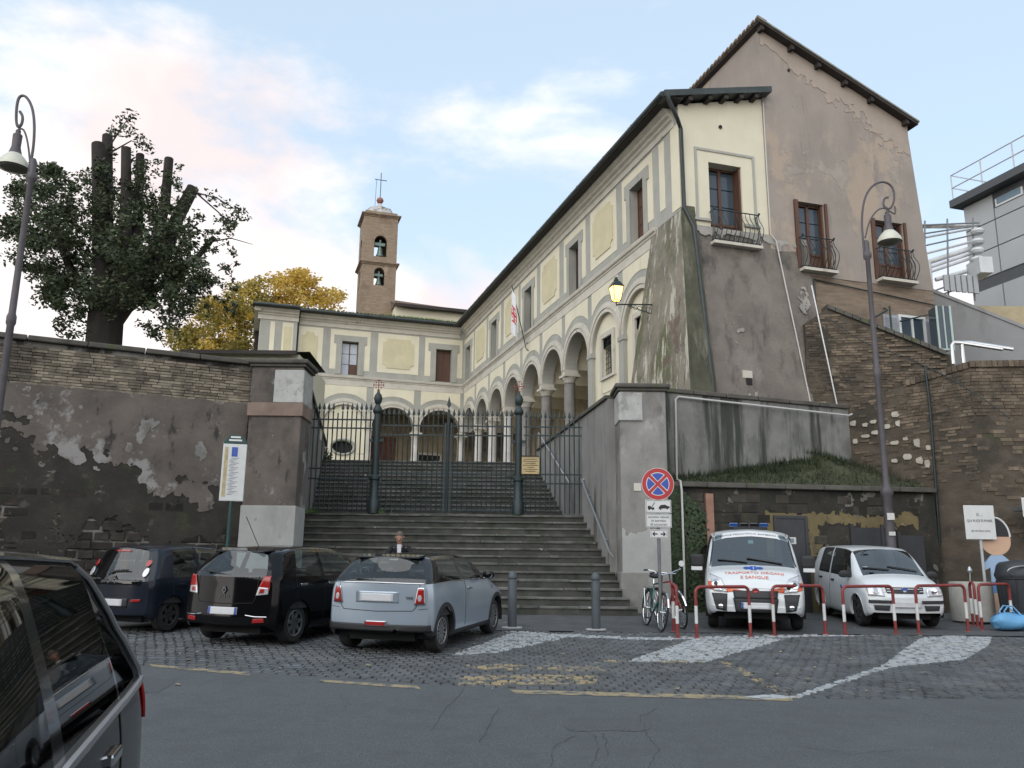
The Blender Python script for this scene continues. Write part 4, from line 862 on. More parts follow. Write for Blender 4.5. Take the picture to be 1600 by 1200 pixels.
# ------------------------------------------------------------------ bell tower and church roof
m_tow=mat('tower brick',(.235,.18,.13),.95,.22,2.2,.35,bscale=20,zs=4,stains=[((.18,.13,.09),.8,.52,.68),((.40,.32,.23),1.0,.6,.7,1,.6)])
TY=58.; tp=AY(563,470,TY); TW=2.45
BT=thing('bell_tower','square brick bell tower with two bell openings, ball and cross','bell tower',(tp.x,TY,9.5),math.atan2(wv.y,wv.x))
def Tt(u,d,z): return (u,d,z-9.5)     # u to the right, d away from the viewer
zlev=[9.5,AY(571,408,TY).z,AY(575,333,TY).z]
s1,s2=AY(590,443,TY).z,AY(593,398,TY).z
ops=[(s1,.38,s1+.95),(s2,.46,s2+1.15)]
def tface(mb,T,off,th=.3):
    for (za,zb),(zs_,r,sp) in zip(((9.5,zlev[1]),(zlev[1],zlev[2])),ops):
        uc=TW/2+.03
        mb.T=T
        mb.quad((0,off,za),(TW,off,za),(TW,off,zs_),(0,off,zs_)); mb.quad((0,off,zs_),(uc-r,off,zs_),(uc-r,off,zb),(0,off,zb)); mb.quad((uc+r,off,zs_),(TW,off,zs_),(TW,off,zb),(uc+r,off,zb))
        n=14
        for i in range(n):
            a0=PI*i/n;a1=PI*(i+1)/n; p=(uc-r*math.cos(a0),sp+r*math.sin(a0)); q=(uc-r*math.cos(a1),sp+r*math.sin(a1))
            mb.quad((p[0],off,p[1]),(q[0],off,q[1]),(q[0],off,zb),(p[0],off,zb)); mb.quad((p[0],off,p[1]),(q[0],off,q[1]),(q[0],off+th,q[1]),(p[0],off+th,p[1]))
        for s in (-1,1): mb.quad((uc+s*r,off,zs_),(uc+s*r,off+th,zs_),(uc+s*r,off+th,sp),(uc+s*r,off,sp))
        mb.quad((uc-r,off,zs_),(uc+r,off,zs_),(uc+r,off+th,zs_),(uc-r,off+th,zs_))
mb=MB(Tt); tface(mb,Tt,0); tface(mb,lambda u,d,z:Tt(u,TW-d,z),0); tface(mb,lambda u,d,z:Tt(d,u,z),0); tface(mb,lambda u,d,z:Tt(TW-d,u,z),0); mb.build('wall',m_tow,BT)
for z in zlev[1:]:
    q=MB(Tt)
    for e,a,b in ((.06,-.16,-.08),(.13,-.08,-.02),(.2,-.02,.06)): q.box(-e,TW+e,-e,TW+e,z+a,z+b)
    q.build('cornice',m_tow,BT)
q=MB(Tt); zt=zlev[2]; m_lead=mat('weathered lead crown',(.42,.42,.42),.7,.25,4,.3,stains=[((.16,.14,.11),2.5,.52,.64)])
q.box(.06,TW-.06,.06,TW-.06,zt+.06,zt+.3); q.build('attic',m_tow,BT)
c=(TW/2,TW/2); q=MB(Tt); q.lathe([(1.12,zt+.3),(1.08,zt+.36),(.98,zt+.75),(1.0,zt+.8),(.6,zt+.9),(.32,zt+1.05),(.2,zt+1.3),(.1,zt+1.42)],(c[0],c[1],0),8); q.build('crown',m_lead,BT)
q=MB(Tt); q.lathe([(.02,zt+1.4),(.2,zt+1.5),(.27,zt+1.66),(.2,zt+1.84),(.03,zt+1.93)],(c[0],c[1],0),14); q.build('ball',mat('rusty ball',(.24,.11,.075),.7,.2,5),BT,True)
q=MB(Tt); q.tube([(c[0],c[1],zt+1.9),(c[0],c[1],zt+3.9)],.03,6); q.tube([(c[0]-.45,c[1],zt+3.32),(c[0]+.45,c[1],zt+3.32)],.028,6); q.build('cross',m_iron,BT)
q=MB(Tt); q.tube([(c[0]-.4,c[1]-.3,zt+.8),(c[0]-.36,c[1]-.3,zt+3.2)],.015,5); q.build('lightning_rod',m_iron,BT)
m_bell=mat('green bronze bell',(.13,.19,.17),.5,.25,5,metal=.5)
for (zs_,r,sp) in ops:
    q=MB(Tt); hh=sp-zs_; q.lathe([(r*.62,zs_+.1),(r*.6,zs_+.16),(r*.42,zs_+.35),(r*.33,zs_+hh*.6),(r*.2,zs_+hh*.75),(.05,zs_+hh*.8)],(c[0]+.03,.35,0),16); bb=q.build('bell',m_bell,BT,True)
    q=MB(Tt); q.box(c[0]-r*.8,c[0]+r*.85,.28,.42,zs_+hh*.8,zs_+hh*1.0); q.box(c[0]-.03,c[0]+.09,.3,.4,zs_+hh,zs_+hh*1.2); q.build('headstock',m_bell,bb)
# church roof to the right of the tower, low garden roof to the left
q0=AY(618,470,57.5); q1=AY(760,492,57.5)
CH=thing('church','low church nave with brown tiled hipped roof behind the wing','church',(q0.x,57.5,9.5),math.atan2(wv.y,wv.x))
L=9.0; ze=AY(650,478,57.5).z
MB().box(0,L,0,9,0,ze-9.5).build('wall',m_endc,CH)
mb=MB(); e=.5; zz=ze-9.5; mb.add([(-.1,-e,zz),(L+e,-e,zz),(L+e,9,zz),(-.1,9,zz),(-.1,3.2,zz+1.35),(L-3,3.2,zz+.95)],[(0,1,5,4),(1,2,5),(2,3,4,5),(0,4,3),(0,3,2,1)]); rf=mb.build('roof',m_tile,CH)
MB().box(-.1,L+e,-e-.1,-e+.02,zz-.16,zz+.05).build('gutter',m_eave,rf)
for k in range(40):
    x=-.1+(L-.2)*k/40; MB().tube([(x,-e,zz+.03),(x+ (.0 if x<L-3 else -.0),3.1,zz+1.36-.4*x/L)],.07,6).build('roof_tile',m_tile,rf,True)
gq=AY(283,548,24.5); gr=AY(410,556,24.5)
GH=thing('garden_shed','low shed roof thick with moss behind the retaining wall','shed',(gq.x,24.5,5.7))
wd_=gr.x-gq.x+1; zz=gq.z-5.7
MB().box(.15,wd_,.3,4,0,zz).build('wall',m_endc,GH); mb=MB(); mb.add([(0,0,zz),(wd_,0,zz),(wd_,4,zz+.3),(0,4,zz+.3),(.5,1.6,zz+.38),(wd_,1.6,zz+.42)],[(0,1,5,4),(3,4,5,2),(0,4,3),(0,3,2,1)]); mb.build('roof',m_moss,GH)
MB().box(0,wd_,-.06,.02,zz-.08,zz+.03).build('gutter',m_eave,GH)
# ------------------------------------------------------------------ iron gate and railings
ZG=Zg+.004; GY=23.55
m_green_i=m_iron; m_red=mat('red enamel',(.17,.03,.025),.5,.15,6)
def spear(mb,x,z,h=.3,w=.045,y=GY):
    mb.lathe([(.018,z),(.026,z+.02),(.014,z+.045),(.012,z+.06)],(x,y,0),6)
    zz=z+.06; hh=h-.06
    mb.add([(x-w,y,zz+hh*.28),(x+w,y,zz+hh*.28),(x,y-.014,zz+hh*.28),(x,y+.014,zz+hh*.28),(x,y,zz),(x,y,zz+hh)],[(0,2,4),(2,1,4),(1,3,4),(3,0,4),(2,0,5),(1,2,5),(3,1,5),(0,3,5)])
def railing(root,x0,x1,top,rails,n,skip=()):
    for z in rails: MB().box(x0,x1,GY-.012,GY+.012,z-.02,z+.02).build('rail',m_iron,root,world=True)
    for i in range(n):
        x=x0+(x1-x0)*(i+.5)/n
        b=MB().tube([(x,GY,ZG+.06),(x,GY,top-.28)],.019,6).build('bar',m_iron,root,world=True)
        if i not in skip: s=MB(); spear(s,x,top-.28); s.build('spear_tip',m_iron,b,world=True)
g1=thing('iron_railing','green iron railing of spear-tipped bars between the cross post and the tablet pier side','railing',(-4.6,GY,ZG))
railing(g1,XL(GY)+.02,-3.86,6.04,(5.57,5.33,4.2,3.92),13,(5,))
g2=thing('iron_railing','green iron railing of spear-tipped bars carrying the steel handrail side','railing',(1.1,GY,ZG))
g2['label']='green iron railing of spear-tipped bars at the flank wall with handrails'
railing(g2,.34,XR(GY)-.02,5.86,(5.42,5.18,4.1,3.85),12)
gt=thing('iron_gate','double-leaf green iron gate of spear-tipped bars between two cross-topped posts','gate',(-1.75,GY,ZG))
for a,b in ((-3.62,-1.83),(-1.67,.06)): railing(gt,a,b,5.9,(5.42,5.16,4.1,3.85,3.1),13)
for x in (-1.83,-1.67): MB().box(x-.022,x+.022,GY-.03,GY+.03,ZG+.05,5.5).build('stile',m_iron,gt,world=True)
q=MB(); q.tube([(-1.75,GY-.03,ZG+.05),(-1.75,GY-.03,5.85)],.04,8); spear(q,-1.75,5.85,.42,.06,GY-.03); q.build('meeting_bar',m_iron,gt,True,True)
def jcross(mb,x,y,z,s):
    def bar(cx,cz,w,h): mb.box(x+cx-w/2,x+cx+w/2,y-.012,y+.012,z+cz-h/2,z+cz+h/2)
    t=s*.13; bar(0,0,t,2*s*.82); bar(-s*.44,0,s*.74,t*.98); bar(s*.44,0,s*.74,t*.98)
    for a in (-1,1):
        bar(0,a*s*.88,s*.62,t); bar(a*s*.88,0,t,s*.62)
        for b in (-1,1): bar(a*s*.46,b*s*.46,t*.7,s*.36); bar(a*s*.46-s*.1,b*s*.46,s*.12,t*.66); bar(a*s*.46+s*.1,b*s*.46,s*.12,t*.66)
for x in (-3.74,.2):
    q=MB(); q.lathe([(.165,ZG),(.165,ZG+.35),(.13,ZG+.40),(.125,ZG+.9),(.15,ZG+.93),(.15,ZG+1.0),(.105,ZG+1.05),(.088,ZG+2.75),(.13,ZG+2.8),(.135,ZG+2.88),(.1,ZG+2.94),(.06,ZG+3.02),(.10,ZG+3.1),(.125,ZG+3.2),(.09,ZG+3.3),(.04,ZG+3.36),(.03,ZG+3.42)],(x,GY,0),16); p=q.build('post',m_iron,gt,True,True)
    q=MB(); jcross(q,x,GY,ZG+3.42+.16,.16); q.build('emblem_cross',m_red,p,world=True)
    for z in (3.85,5.0): MB().box(x-.2,x+.2,GY-.03,GY+.03,z-.04,z+.04).build('hinge',m_iron,p,world=True)
nb=thing('notice_board','small yellow notice board with dark lines of text hung on the gate post','notice',(.52,GY-.06,4.1))
bevel(MB().box(.29,.77,GY-.07,GY-.05,4.10,4.58).build('board',mat('yellowed board',(.44,.34,.17),.7,.15,6),nb,world=True),.006)
m_ink=mat('black ink',(.02,.02,.02),.7,0)
for k in range(7):
    w=(.36,.40,.3,.42,.2,.38,.28)[k]; MB().box(.53-w/2,.53+w/2,GY-.073,GY-.071,4.50-k*.055,4.516-k*.055).build('text_line',m_ink,nb,world=True)
MB().box(.30,.76,GY-.09,GY-.05,4.58,4.61).build('board_hood',m_iron,nb,world=True)
# ------------------------------------------------------------------ walls on the right
m_streak=mat('streaked pale plaster wall',(.20,.20,.188),.93,.25,1.5,.5,bscale=18,stains=[((.12,.12,.11),2.2,.46,.66,.5,.8),((.045,.048,.04),1.25,.485,.585,.07),((.27,.27,.255),1.4,.60,.70,.3,.6),((.05,.07,.03),.9,.60,.70,.2)])
m_darkw=mat('black mossy wall plaster',(.034,.031,.025),.96,.4,1.8,.9,bscale=16,stains=[((.10,.09,.072),5,.62,.68,1,.8),((.02,.022,.017),.9,.50,.62),((.13,.12,.10),2.4,.62,.70),((.045,.06,.025),1.2,.60,.70)])
def wallseg(root,name,mt,a,b,z0a,z0b,z1a,z1b,th=.4,n=1):
    a=Vector((*a,0)); b=Vector((*b,0)); nn=Vector((b.y-a.y,-(b.x-a.x),0)).normalized()   # towards the viewer for left-to-right walls
    k=nn*-th; mb=MB()
    mb.hexa([a+Vector((0,0,z0a)),b+Vector((0,0,z0b)),b+k+Vector((0,0,z0b)),a+k+Vector((0,0,z0a))],[a+Vector((0,0,z1a)),b+Vector((0,0,z1b)),b+k+Vector((0,0,z1b)),a+k+Vector((0,0,z1a))])
    return mb.build(name,mt,root,world=True)
SA,SB=(3.66,20.97),(9.2,23.05)
sw=thing('plaster_wall','tall pale plaster wall streaked black by rain behind the grassy ledge','wall',(3.7,21,3.4))
wallseg(sw,'wall',m_streak,SA,SB,.4,.4,5.92,5.92); 
for k in range(6):
    f0,f1=k/6+.002,(k+1)/6-.002; lp=lambda f:(SA[0]+(SB[0]-SA[0])*f+.02,SA[1]+(SB[1]-SA[1])*f-.06); bevel(wallseg(sw,'coping_stone',m_cop,lp(f0),lp(f1),5.92,5.92,6.03,6.03,.52),.02)
# conduit along that wall
q=MB(); o_=lambda f,z,d=.07:(SA[0]+(SB[0]-SA[0])*f+.35*d,SA[1]+(SB[1]-SA[1])*f-.94*d,z)
q.tube([o_(.99,5.75,.2),o_(.97,5.70,.2),o_(.09,5.82),o_(.075,5.74),o_(.07,3.85),(3.98,20.55,3.68),(4.0,20.26,3.62),(4.02,20.24,3.4),(4.02,20.24,.6)],.026,7)
cn=q.build('conduit_pipe',mat('pale conduit',(.48,.47,.45),.5,.05)); tag(cn,'thin pale conduit running along and down the streaked plaster wall','pipe')
# low dark wall with doors
LA,LBp=(3.68,20.42),(10.5,21.35)
dw=thing('low_wall','low black mossy wall with grey metal doors and worn yellow paint','wall',(6.5,20.8,.6))
def onl(f,z,d=0): return Vector((LA[0]+(LBp[0]-LA[0])*f+.135*d,LA[1]+(LBp[1]-LA[1])*f-.99*d,z))
def lbox(name,mt,x0,x1,z0,z1,d0,d1,par=dw):
    f0=(x0-LA[0])/(LBp[0]-LA[0]); f1=(x1-LA[0])/(LBp[0]-LA[0])
    return MB().hexa([onl(f0,z0,d1),onl(f1,z0,d1),onl(f1,z0,d0),onl(f0,z0,d0)],[onl(f0,z1,d1),onl(f1,z1,d1),onl(f1,z1,d0),onl(f0,z1,d0)]).build(name,mt,par,world=True)
lbox('wall',m_darkw,3.68,10.5,.4,3.5,-.4,0)
for k in range(7): bevel(lbox('coping_stone',m_cop,3.68+.974*k+.004,3.68+.974*(k+1)-.004,3.5,3.62,-.5,.14),.02)
m_blk_=mat('black tufa block',(.042,.037,.029),.96,.4,2.3,.7,bscale=22,piece=.4,stains=[((.018,.017,.014),.9,.48,.6),((.10,.09,.07),2,.6,.68)])
m_door=mat('dark grey metal door',(.045,.047,.052),.5,.15,3,metal=.3)
m_yel=mat('worn ochre wall paint',(.15,.118,.058),.92,.2,2.5,.3,bscale=20,stains=[((.10,.085,.05),2.2,.52,.64),((.38,.34,.27),1.6,.62,.72)])
d=lbox('door',m_door,6.36,7.06,.55,2.80,-.02,.05); lbox('door_frame',m_door,6.29,6.36,.55,2.87,-.02,.07,d); lbox('door_frame',m_door,7.06,7.13,.55,2.87,-.02,.07,d); lbox('door_frame',m_door,6.36,7.06,2.80,2.87,-.02,.07,d); lbox('handle',m_steel,6.95,7.0,1.6,1.75,.05,.09,d); lbox('poster',mat('paper',(.55,.55,.52),.8,.1,9),6.62,6.82,2.2,2.36,.05,.055,d)
lbox('poster',mat('poster print',(.16,.24,.30),.8,.3,9),6.65,6.76,2.23,2.33,.055,.058,d)
d=lbox('door',m_door,8.3,9.0,.55,2.62,-.02,.03); lbox('door_frame',m_door,8.22,8.3,.55,2.7,-.02,.05,d); lbox('door_frame',m_door,9.0,9.08,.55,2.7,-.02,.05,d)
d=lbox('door',m_door,9.5,10.1,.55,2.45,-.02,.03); lbox('door_frame',m_door,9.42,9.5,.55,2.52,-.02,.05,d)
def lrag(name,mt,x0,x1,top,bot,dep):
    mb=MB(); n=int((x1-x0)/.04); fr=lambda x:(x-LA[0])/(LBp[0]-LA[0])
    for i in range(n):
        a=x0+.04*i; b=a+.04
        if top(a)-bot(a)<.02 or top(b)-bot(b)<.02: continue
        mb.hexa([onl(fr(a),bot(a),dep),onl(fr(b),bot(b),dep),onl(fr(b),bot(b),-.01),onl(fr(a),bot(a),-.01)],[onl(fr(a),top(a),dep),onl(fr(b),top(b),dep),onl(fr(b),top(b),-.01),onl(fr(a),top(a),-.01)])
    mb.build(name,mt,dw,world=True)
Tw=lambda x,y,z:tuple(onl((x-LA[0])/(LBp[0]-LA[0]),z,y))
contour(dw,'painted_patch',m_yel,6.1,10.3,.6,3.1,lambda x,z:max(.13-abs(z-2.80),(.16-abs(x-7.25)) if z<2.8 else -1,(.09-abs(x-6.21)) if z<2.9 else -1)+.16*fbm(x*2.2,z*2.2,3.)+.08*fbm(x*9,z*9,6.)-(.25 if x>10.0 else 0),.012,.012,.03,T=Tw,world=True)
contour(dw,'plaster_patch',mat('grey wall scab',(.14,.135,.12),.95,.3,3,.6,bscale=20,stains=[((.06,.056,.046),2,.5,.62)]),3.9,10.4,.6,3.45,lambda x,z:fbm(x*1.1,z*1.3,31.)+.4*fbm(x*5,z*5,8.)-.62,.008,.01,.04,T=Tw,world=True)
rr=random.Random(4)
for k in range(150):   # tufa blocks showing through the black plaster
    x=rr.uniform(4.2,10.2); z=.75+.24*rr.randrange(11); w=rr.uniform(.14,.26)
    if 6.2<x<7.3 and z<2.9: continue
    if (8.0<x+w and x-w<9.2 or 9.3<x+w) and z<2.75: continue
    bevel(MB(Tw).box(x-w,x+w,-.05,rr.uniform(.004,.02),z+.012,z+.215).build('block',m_blk_,dw,world=True),.012,1)
lbox('pipe_stub',mat('terracotta',(.27,.15,.11),.9,.2,3),4.62,4.80,2.15,3.35,0,.1)
# grassy ledge between the low wall and the streaked wall
mb=MB(); n=24; mm=8; vs=[]
rr=random.Random(4)
for i in range(n+1):
    f=i/n; a=onl(f,3.60,-.1); b=Vector((SA[0]+(SB[0]-SA[0])*f,SA[1]+(SB[1]-SA[1])*f,3.75+.95*f**1.2*1.0))
    if f>.78: b.z=4.65-.3*(f-.78)/.22
    for j in range(mm+1):
        p=a.lerp(b,j/mm); vs.append((p.x,p.y+.02,p.z+(rr.uniform(-.04,.05) if 0<j<mm else 0)))
mb.add(vs,[(i*(mm+1)+j,(i+1)*(mm+1)+j,(i+1)*(mm+1)+j+1,i*(mm+1)+j+1) for i in range(n) for j in range(mm)])
led=mb.build('grass_ledge',mat('dark mossy soil',(.045,.05,.025),.96,.4,3,.5),None,True); tag(led,kind='structure')
m_grass=mat('dark grass',(.022,.034,.011),.85,.5,7)
g_=MB(); LV=[Vector(v) for v in vs]
for k in range(4200):
    v=LV[rr.randrange(len(LV))]; 
    if rr.random()<.35: v=LV[rr.randrange(8,n)*(mm+1)+rr.choice((mm,mm-1,mm-2))]
    p=v+Vector((rr.gauss(0,.16),rr.gauss(0,.1),-.02)); h=rr.uniform(.06,.2)*(1.6 if rr.random()<.12 else 1); a=rr.uniform(0,6); s=.012
    p.y=min(p.y,SA[1]+(p.x-SA[0])*.3755-.06)
    g_.add([(p.x-s*math.cos(a),p.y-s*math.sin(a),p.z),(p.x+s*math.cos(a),p.y+s*math.sin(a),p.z),(p.x+rr.uniform(-.09,.09),p.y+rr.uniform(-.09,.09),p.z+h)],[(0,1,2)])
tag(g_.build('ledge_grass',m_grass),'dark grass growing over the ledge above the low wall','grass',kind='stuff')
# ivy on the dark corner beside the right pier
m_ivy=mat('dark ivy leaf',(.025,.045,.015),.6,.5,9)
iv=MB()
for k in range(5200):
    x=3.7+abs(rr.gauss(0,.42)); z=rr.uniform(.6,3.5); 
    if x>4.9-.18*z+ .3*math.sin(z*3): continue
    p=onl((x-LA[0])/(LBp[0]-LA[0]),z,rr.uniform(.0,.12)); s=rr.uniform(.02,.045); a=rr.uniform(0,6); t=rr.uniform(-.5,.5)
    iv.quad(*[(p.x+s*math.cos(a+j*PI/2),p.y-.02+s*t*math.cos(a+j*PI/2),p.z+s*math.sin(a+j*PI/2)) for j in range(4)])
tag(iv.build('ivy',m_ivy),'dark ivy climbing the low wall beside the bicycle pier','ivy',kind='stuff')
# brick rampart on the right
m_rampb=mat('rampart masonry',(.082,.067,.05),.96,.35,1.8,.6,bscale=18,zs=2,stains=[((.045,.04,.03),.7,.50,.64),((.20,.165,.12),1.7,.60,.70),((.05,.06,.028),.8,.62,.74)])
RA_,RB_,RC_=(9.2,23.05),(11.35,20.7),(30,18.6)
rw=thing('brick_rampart','brown brick and rubble rampart wall rising behind the white car and bins','wall',(11.35,20.7,.6))
wallseg(rw,'wall',m_rampb,RA_,RB_,.3,.3,6.1,6.55,.5); wallseg(rw,'wall',m_rampb,RB_,RC_,.3,.3,6.55,6.6,.5)
fm=lambda a,b:(lambda x,y,z:(a[0]+(b[0]-a[0])*x/math.hypot(b[0]-a[0],b[1]-a[1])+y*(b[1]-a[1])/math.hypot(b[0]-a[0],b[1]-a[1]),a[1]+(b[1]-a[1])*x/math.hypot(b[0]-a[0],b[1]-a[1])-y*(b[0]-a[0])/math.hypot(b[0]-a[0],b[1]-a[1]),z))
def bricks2(root,name,mt,T,x0,x1,z0,z1,bl,bh,cap,lim=None,skip=0,jit=.012,j=.014):
    cnt=0; rest=MB(T); z=z0
    while z<z1:
        x=x0-rr.uniform(0,bl)
        while x<x1:
            w=bl*rr.uniform(.75,1.2); a=max(x,x0); b=min(x+w-j,x1); yo=.012+rr.uniform(-jit,jit)
            if b-a>.04 and rr.random()>=skip and (lim is None or lim((a+b)/2,z)):
                if cnt<cap: MB(T).box(a,b,-.05,yo,z,z+bh-j).build(name,mt,root,world=True); cnt+=1
                else: rest.box(a,b,-.05,yo,z,z+bh-j)
            x+=w
        z+=bh
    if rest.v: tag(rest.build(name+'s',mt,root,world=True),kind='stuff')
m_rbrk=mat('rampart brick',(.125,.098,.07),.93,.45,3,.5,piece=.35,bscale=30,stains=[((.055,.046,.034),.9,.46,.62),((.20,.165,.12),2.6,.60,.7),((.05,.055,.028),.8,.62,.72)])
T2=fm(RB_,RC_); T1=fm(RA_,RB_); L1=math.hypot(RB_[0]-RA_[0],RB_[1]-RA_[1])
bricks2(rw,'brick',m_rbrk,T2,0,3.4,5.35,6.56,.26,.085,150); bricks2(rw,'brick',m_rbrk,T1,1.6,L1,5.35,6.5,.26,.085,90,lambda x,z:z<6.08+.45*x/L1-.05)
bricks2(rw,'brick',m_rbrk,T2,0,3.4,2.2,5.35,.30,.10,60,None,.72); bricks2(rw,'brick',m_rbrk,T1,0.1,L1,3.7,6.3,.24,.075,0,lambda x,z:z<6.02+.45*x/L1-.02,.62)
q=MB(T2); 
for k in range(26): # raised brick-on-edge coping
    x=k*.13; o=MB(T2).box(x+.006,x+.124,-.5,.06,6.56,6.72).build('coping_brick',m_rbrk,rw,world=True)
for k in range(12):
    x=1.62+k*.13; zz=6.1+.45*x/L1; MB(T1).box(x+.006,x+.124,-.4,.05,zz,zz+.16).build('coping_brick',m_rbrk,rw,world=True)
# pale marble scraps set in the rampart
m_scrap=mat('pale marble scrap',(.40,.37,.31),.85,.2,5,.3,bscale=30)
for (x,y,w,h) in ((1333,662,11,7),(1352,664,9,5),(1365,659,10,5),(1386,667,12,6),(1403,662,8,7),(1399,648,12,8),(1352,682,14,5),(1337,690,8,6),(1367,676,12,5),(1398,692,14,5),(1415,686,8,5),(1433,692,11,11),(1418,714,13,8),(1437,720,11,9),(1451,700,8,7),(1398,720,10,5),(1449,725,9,10)):
    nrm=Vector((RB_[1]-RA_[1],-(RB_[0]-RA_[0]),0)); c=PLN(x,y,(*RA_,0),nrm); n0=nrm.normalized(); u0=Vector((-n0.y,n0.x,0)); s=c.y/1340
    P=[c+u0*(w*s*rr.uniform(.4,.58)*math.copysign(1,math.cos(a)))*(.7 if abs(math.cos(a))<.8 else 1)+Vector((0,0,h*s*rr.uniform(.4,.6)*math.sin(a)*1.3)) for a in (.4,1.3,2.2,3.0,3.9,5.0,5.9)]
    q=MB(); q.prism([tuple(p-n0*.05) for p in P],tuple(n0*.085)); q.build('stone',m_scrap,rw,world=True)
q=MB(); 
q.tube([PLN(x,y,(*RA_,0),(RB_[1]-RA_[1],-(RB_[0]-RA_[0]),0))+Vector((-.05,-.05,0)) for x,y in ((1447,572),(1455,640),(1464,760),(1470,850))],.03,6); q.build('drainpipe',m_iron,rw,True,True)
cb=MB(); cb.tube([PLN(x,y,(*RA_,0),(RB_[1]-RA_[1],-(RB_[0]-RA_[0]),0))+Vector((-.06,-.06,0)) for x,y in ((1300,500),(1350,535),(1420,560),(1463,580),(1500,600),(1540,625),(1580,655))],.012,5); tag(cb.build('cable',m_iron),'thin dark cable sagging across the brick rampart','cable')
# upper parapet of old brick climbing towards the house
up_=thing('brick_parapet','sloping old brick parapet below the shuttered window','wall',(10.5,24.6,5))
P0,P1,P2=AY(1258,505,24.6),AY(1290,484,24.6),AY(1478,556,24.0)
mb=MB(); mb.prism([(P0.x-.1,24.6,5),(P2.x+.2,24.0,5),(P2.x+.2,24.0,P2.z),(P1.x,24.5,P1.z),(P0.x,24.6,P0.z)],(0,.4,0)); mb.build('wall',m_rampb,up_,world=True)
Tp=lambda x,y,z:(x,24.6-(x-P0.x)*(.6/(P2.x-P0.x))-y,z)
bricks2(up_,'brick',m_rbrk,Tp,P0.x,P2.x,6.0,9.0,.26,.075,200,lambda x,z:z<np.interp(x,[P0.x,P1.x,P2.x],[P0.z,P1.z,P2.z])-.12,.35)
for k in range(14):
    x=P1.x+(P2.x-P1.x)*k/14; x2=P1.x+(P2.x-P1.x)*(k+1)/14-.02; z=np.interp(x,[P1.x,P2.x],[P1.z,P2.z]); z2=np.interp(x2,[P1.x,P2.x],[P1.z,P2.z])
    MB(Tp).hexa([(x,-.45,z),(x2,-.45,z2),(x2,.08,z2),(x,.08,z)],[(x,-.45,z+.13),(x2,-.45,z2+.13),(x2,.08,z2+.13),(x,.08,z+.13)]).build('coping_stone',m_cop,up_,world=True)
# ------------------------------------------------------------------ grey concrete wall, modern block and plant pipes far right
m_conc=mat('grey concrete',(.27,.275,.28),.9,.12,.8,.15,stains=[((.19,.19,.19),.6,.55,.7,.3)])
c0,c1=AY(1452,455,29),AY(1640,530,27)
cw=thing('concrete_wall','smooth grey concrete wall sloping down beside the house','wall',(c0.x,29,5))
mb=MB(); mb.prism([(c0.x,29,5),(c1.x,27,5),(c1.x,27,c1.z),(c0.x,29,c0.z)],(0,.3,0)); mb.build('wall',m_conc,cw,world=True)
mb=MB(); mb.prism([(c0.x,28.95,c0.z),(c1.x,26.95,c1.z),(c1.x,26.95,c1.z+.12),(c0.x,28.95,c0.z+.12)],(0,.4,0)); mb.build('coping',m_conc,cw,world=True)
wp=thing('window_box','narrow green framed glazed box on the edge of the house','window',(0,0,0)); 
w0,w1=AY(1462,478,25.6),AY(1483,545,25.6); wp.location=(w0.x,25.6,w1.z); zf=w0.z-w1.z
m_gfr=mat('green white frame',(.35,.45,.42),.5,.1)
MB().box(0,.42,0,.5,0,zf).build('glazing',m_pane,wp)
for a,b in ((-.03,.03),(.19,.23),(.39,.45)): MB().box(a,b,-.03,.0,0,zf).build('mullion',m_gfr,wp)
MB().box(-.03,.45,-.032,.0,-.05,.0).build('sill',m_gfr,wp)
wpi=thing('steel_pipes','bright bent steel pipes over the brick rampart corner','pipe',(11.2,21.9,6.6))
for k in range(2):
    b=AY(1488+16*k,552,22.5); MB().tube([b+Vector((0,0,-.3)),b+Vector((0,0,.22)),b+Vector((.06,0,.30)),b+Vector((.25,0,.30)),b+Vector((1.2,-.3,.05))],.055,9).build('pipe',mat('bright aluminium pipe',(.62,.63,.63),.3,.05,metal=.8),wpi,True,True)
m_pan=mat('grey cladding panel',(.34,.36,.37),.5,.06,.6); m_joint=mat('dark cladding joint',(.06,.065,.07),.6,.1)
BY=44.; E0=AY(1506,330,BY); MBd=thing('modern_block','modern grey panelled hospital block with roof railing and dark bands','building',(E0.x,BY,6),math.atan2(-dv.y,-dv.x))
zz_=lambda px,py:PLN(px,py,(E0.x,BY,0),(-wv.x,-wv.y,0)).z-6
ztop=zz_(1508,324); zb0=zz_(1512,446); zb1=zz_(1512,463)
MB().box(0,16,.0,10,0,ztop).build('core',m_joint,MBd)
hh_=(ztop-zb0)/3
rows=[(zb0+.03,zb0+hh_-.03),(zb0+hh_+.03,zb0+2*hh_-.03),(zb0+2*hh_+.03,ztop-.05)]; h2=1.9
r2=[(zb1-h2+.03,zb1-.03),(zb1-2*h2+.03,zb1-h2-.03),(zb1-3*h2,zb1-2*h2-.03)]
for ci_ in range(8):
    x0=.05+1.95*ci_
    for ri,(a_,b_) in enumerate(rows+r2):
        if ri==2 and ci_ in (1,3,5):
            MB().box(x0,x0+1.88,-.05,0,a_,a_+.55).build('panel',m_pan,MBd); f=MB().box(x0+.1,x0+1.78,-.07,0,a_+.6,b_-.35).build('window',mat('white frame',(.6,.62,.62),.5,.05),MBd); MB().box(x0+.2,x0+1.68,-.085,-.07,a_+1.05,b_-.45).build('pane',mat('sky blue pane',(.12,.2,.26),.08,.05),f); MB().box(x0+.2,x0+1.68,-.085,-.07,a_+.7,a_+.95).build('pane',mat('sky blue pane',(.12,.2,.26),.08,.05),f)
        else: MB().box(x0,x0+1.88,-.05,0,a_ if not(ri==1) else a_,b_).build('panel',m_pan,MBd)
MB().box(-.25,16,-.7,10,ztop,ztop+.42).build('roof_edge',m_joint,MBd)
m_wrail=mat('white rail',(.42,.44,.45),.5,.05)
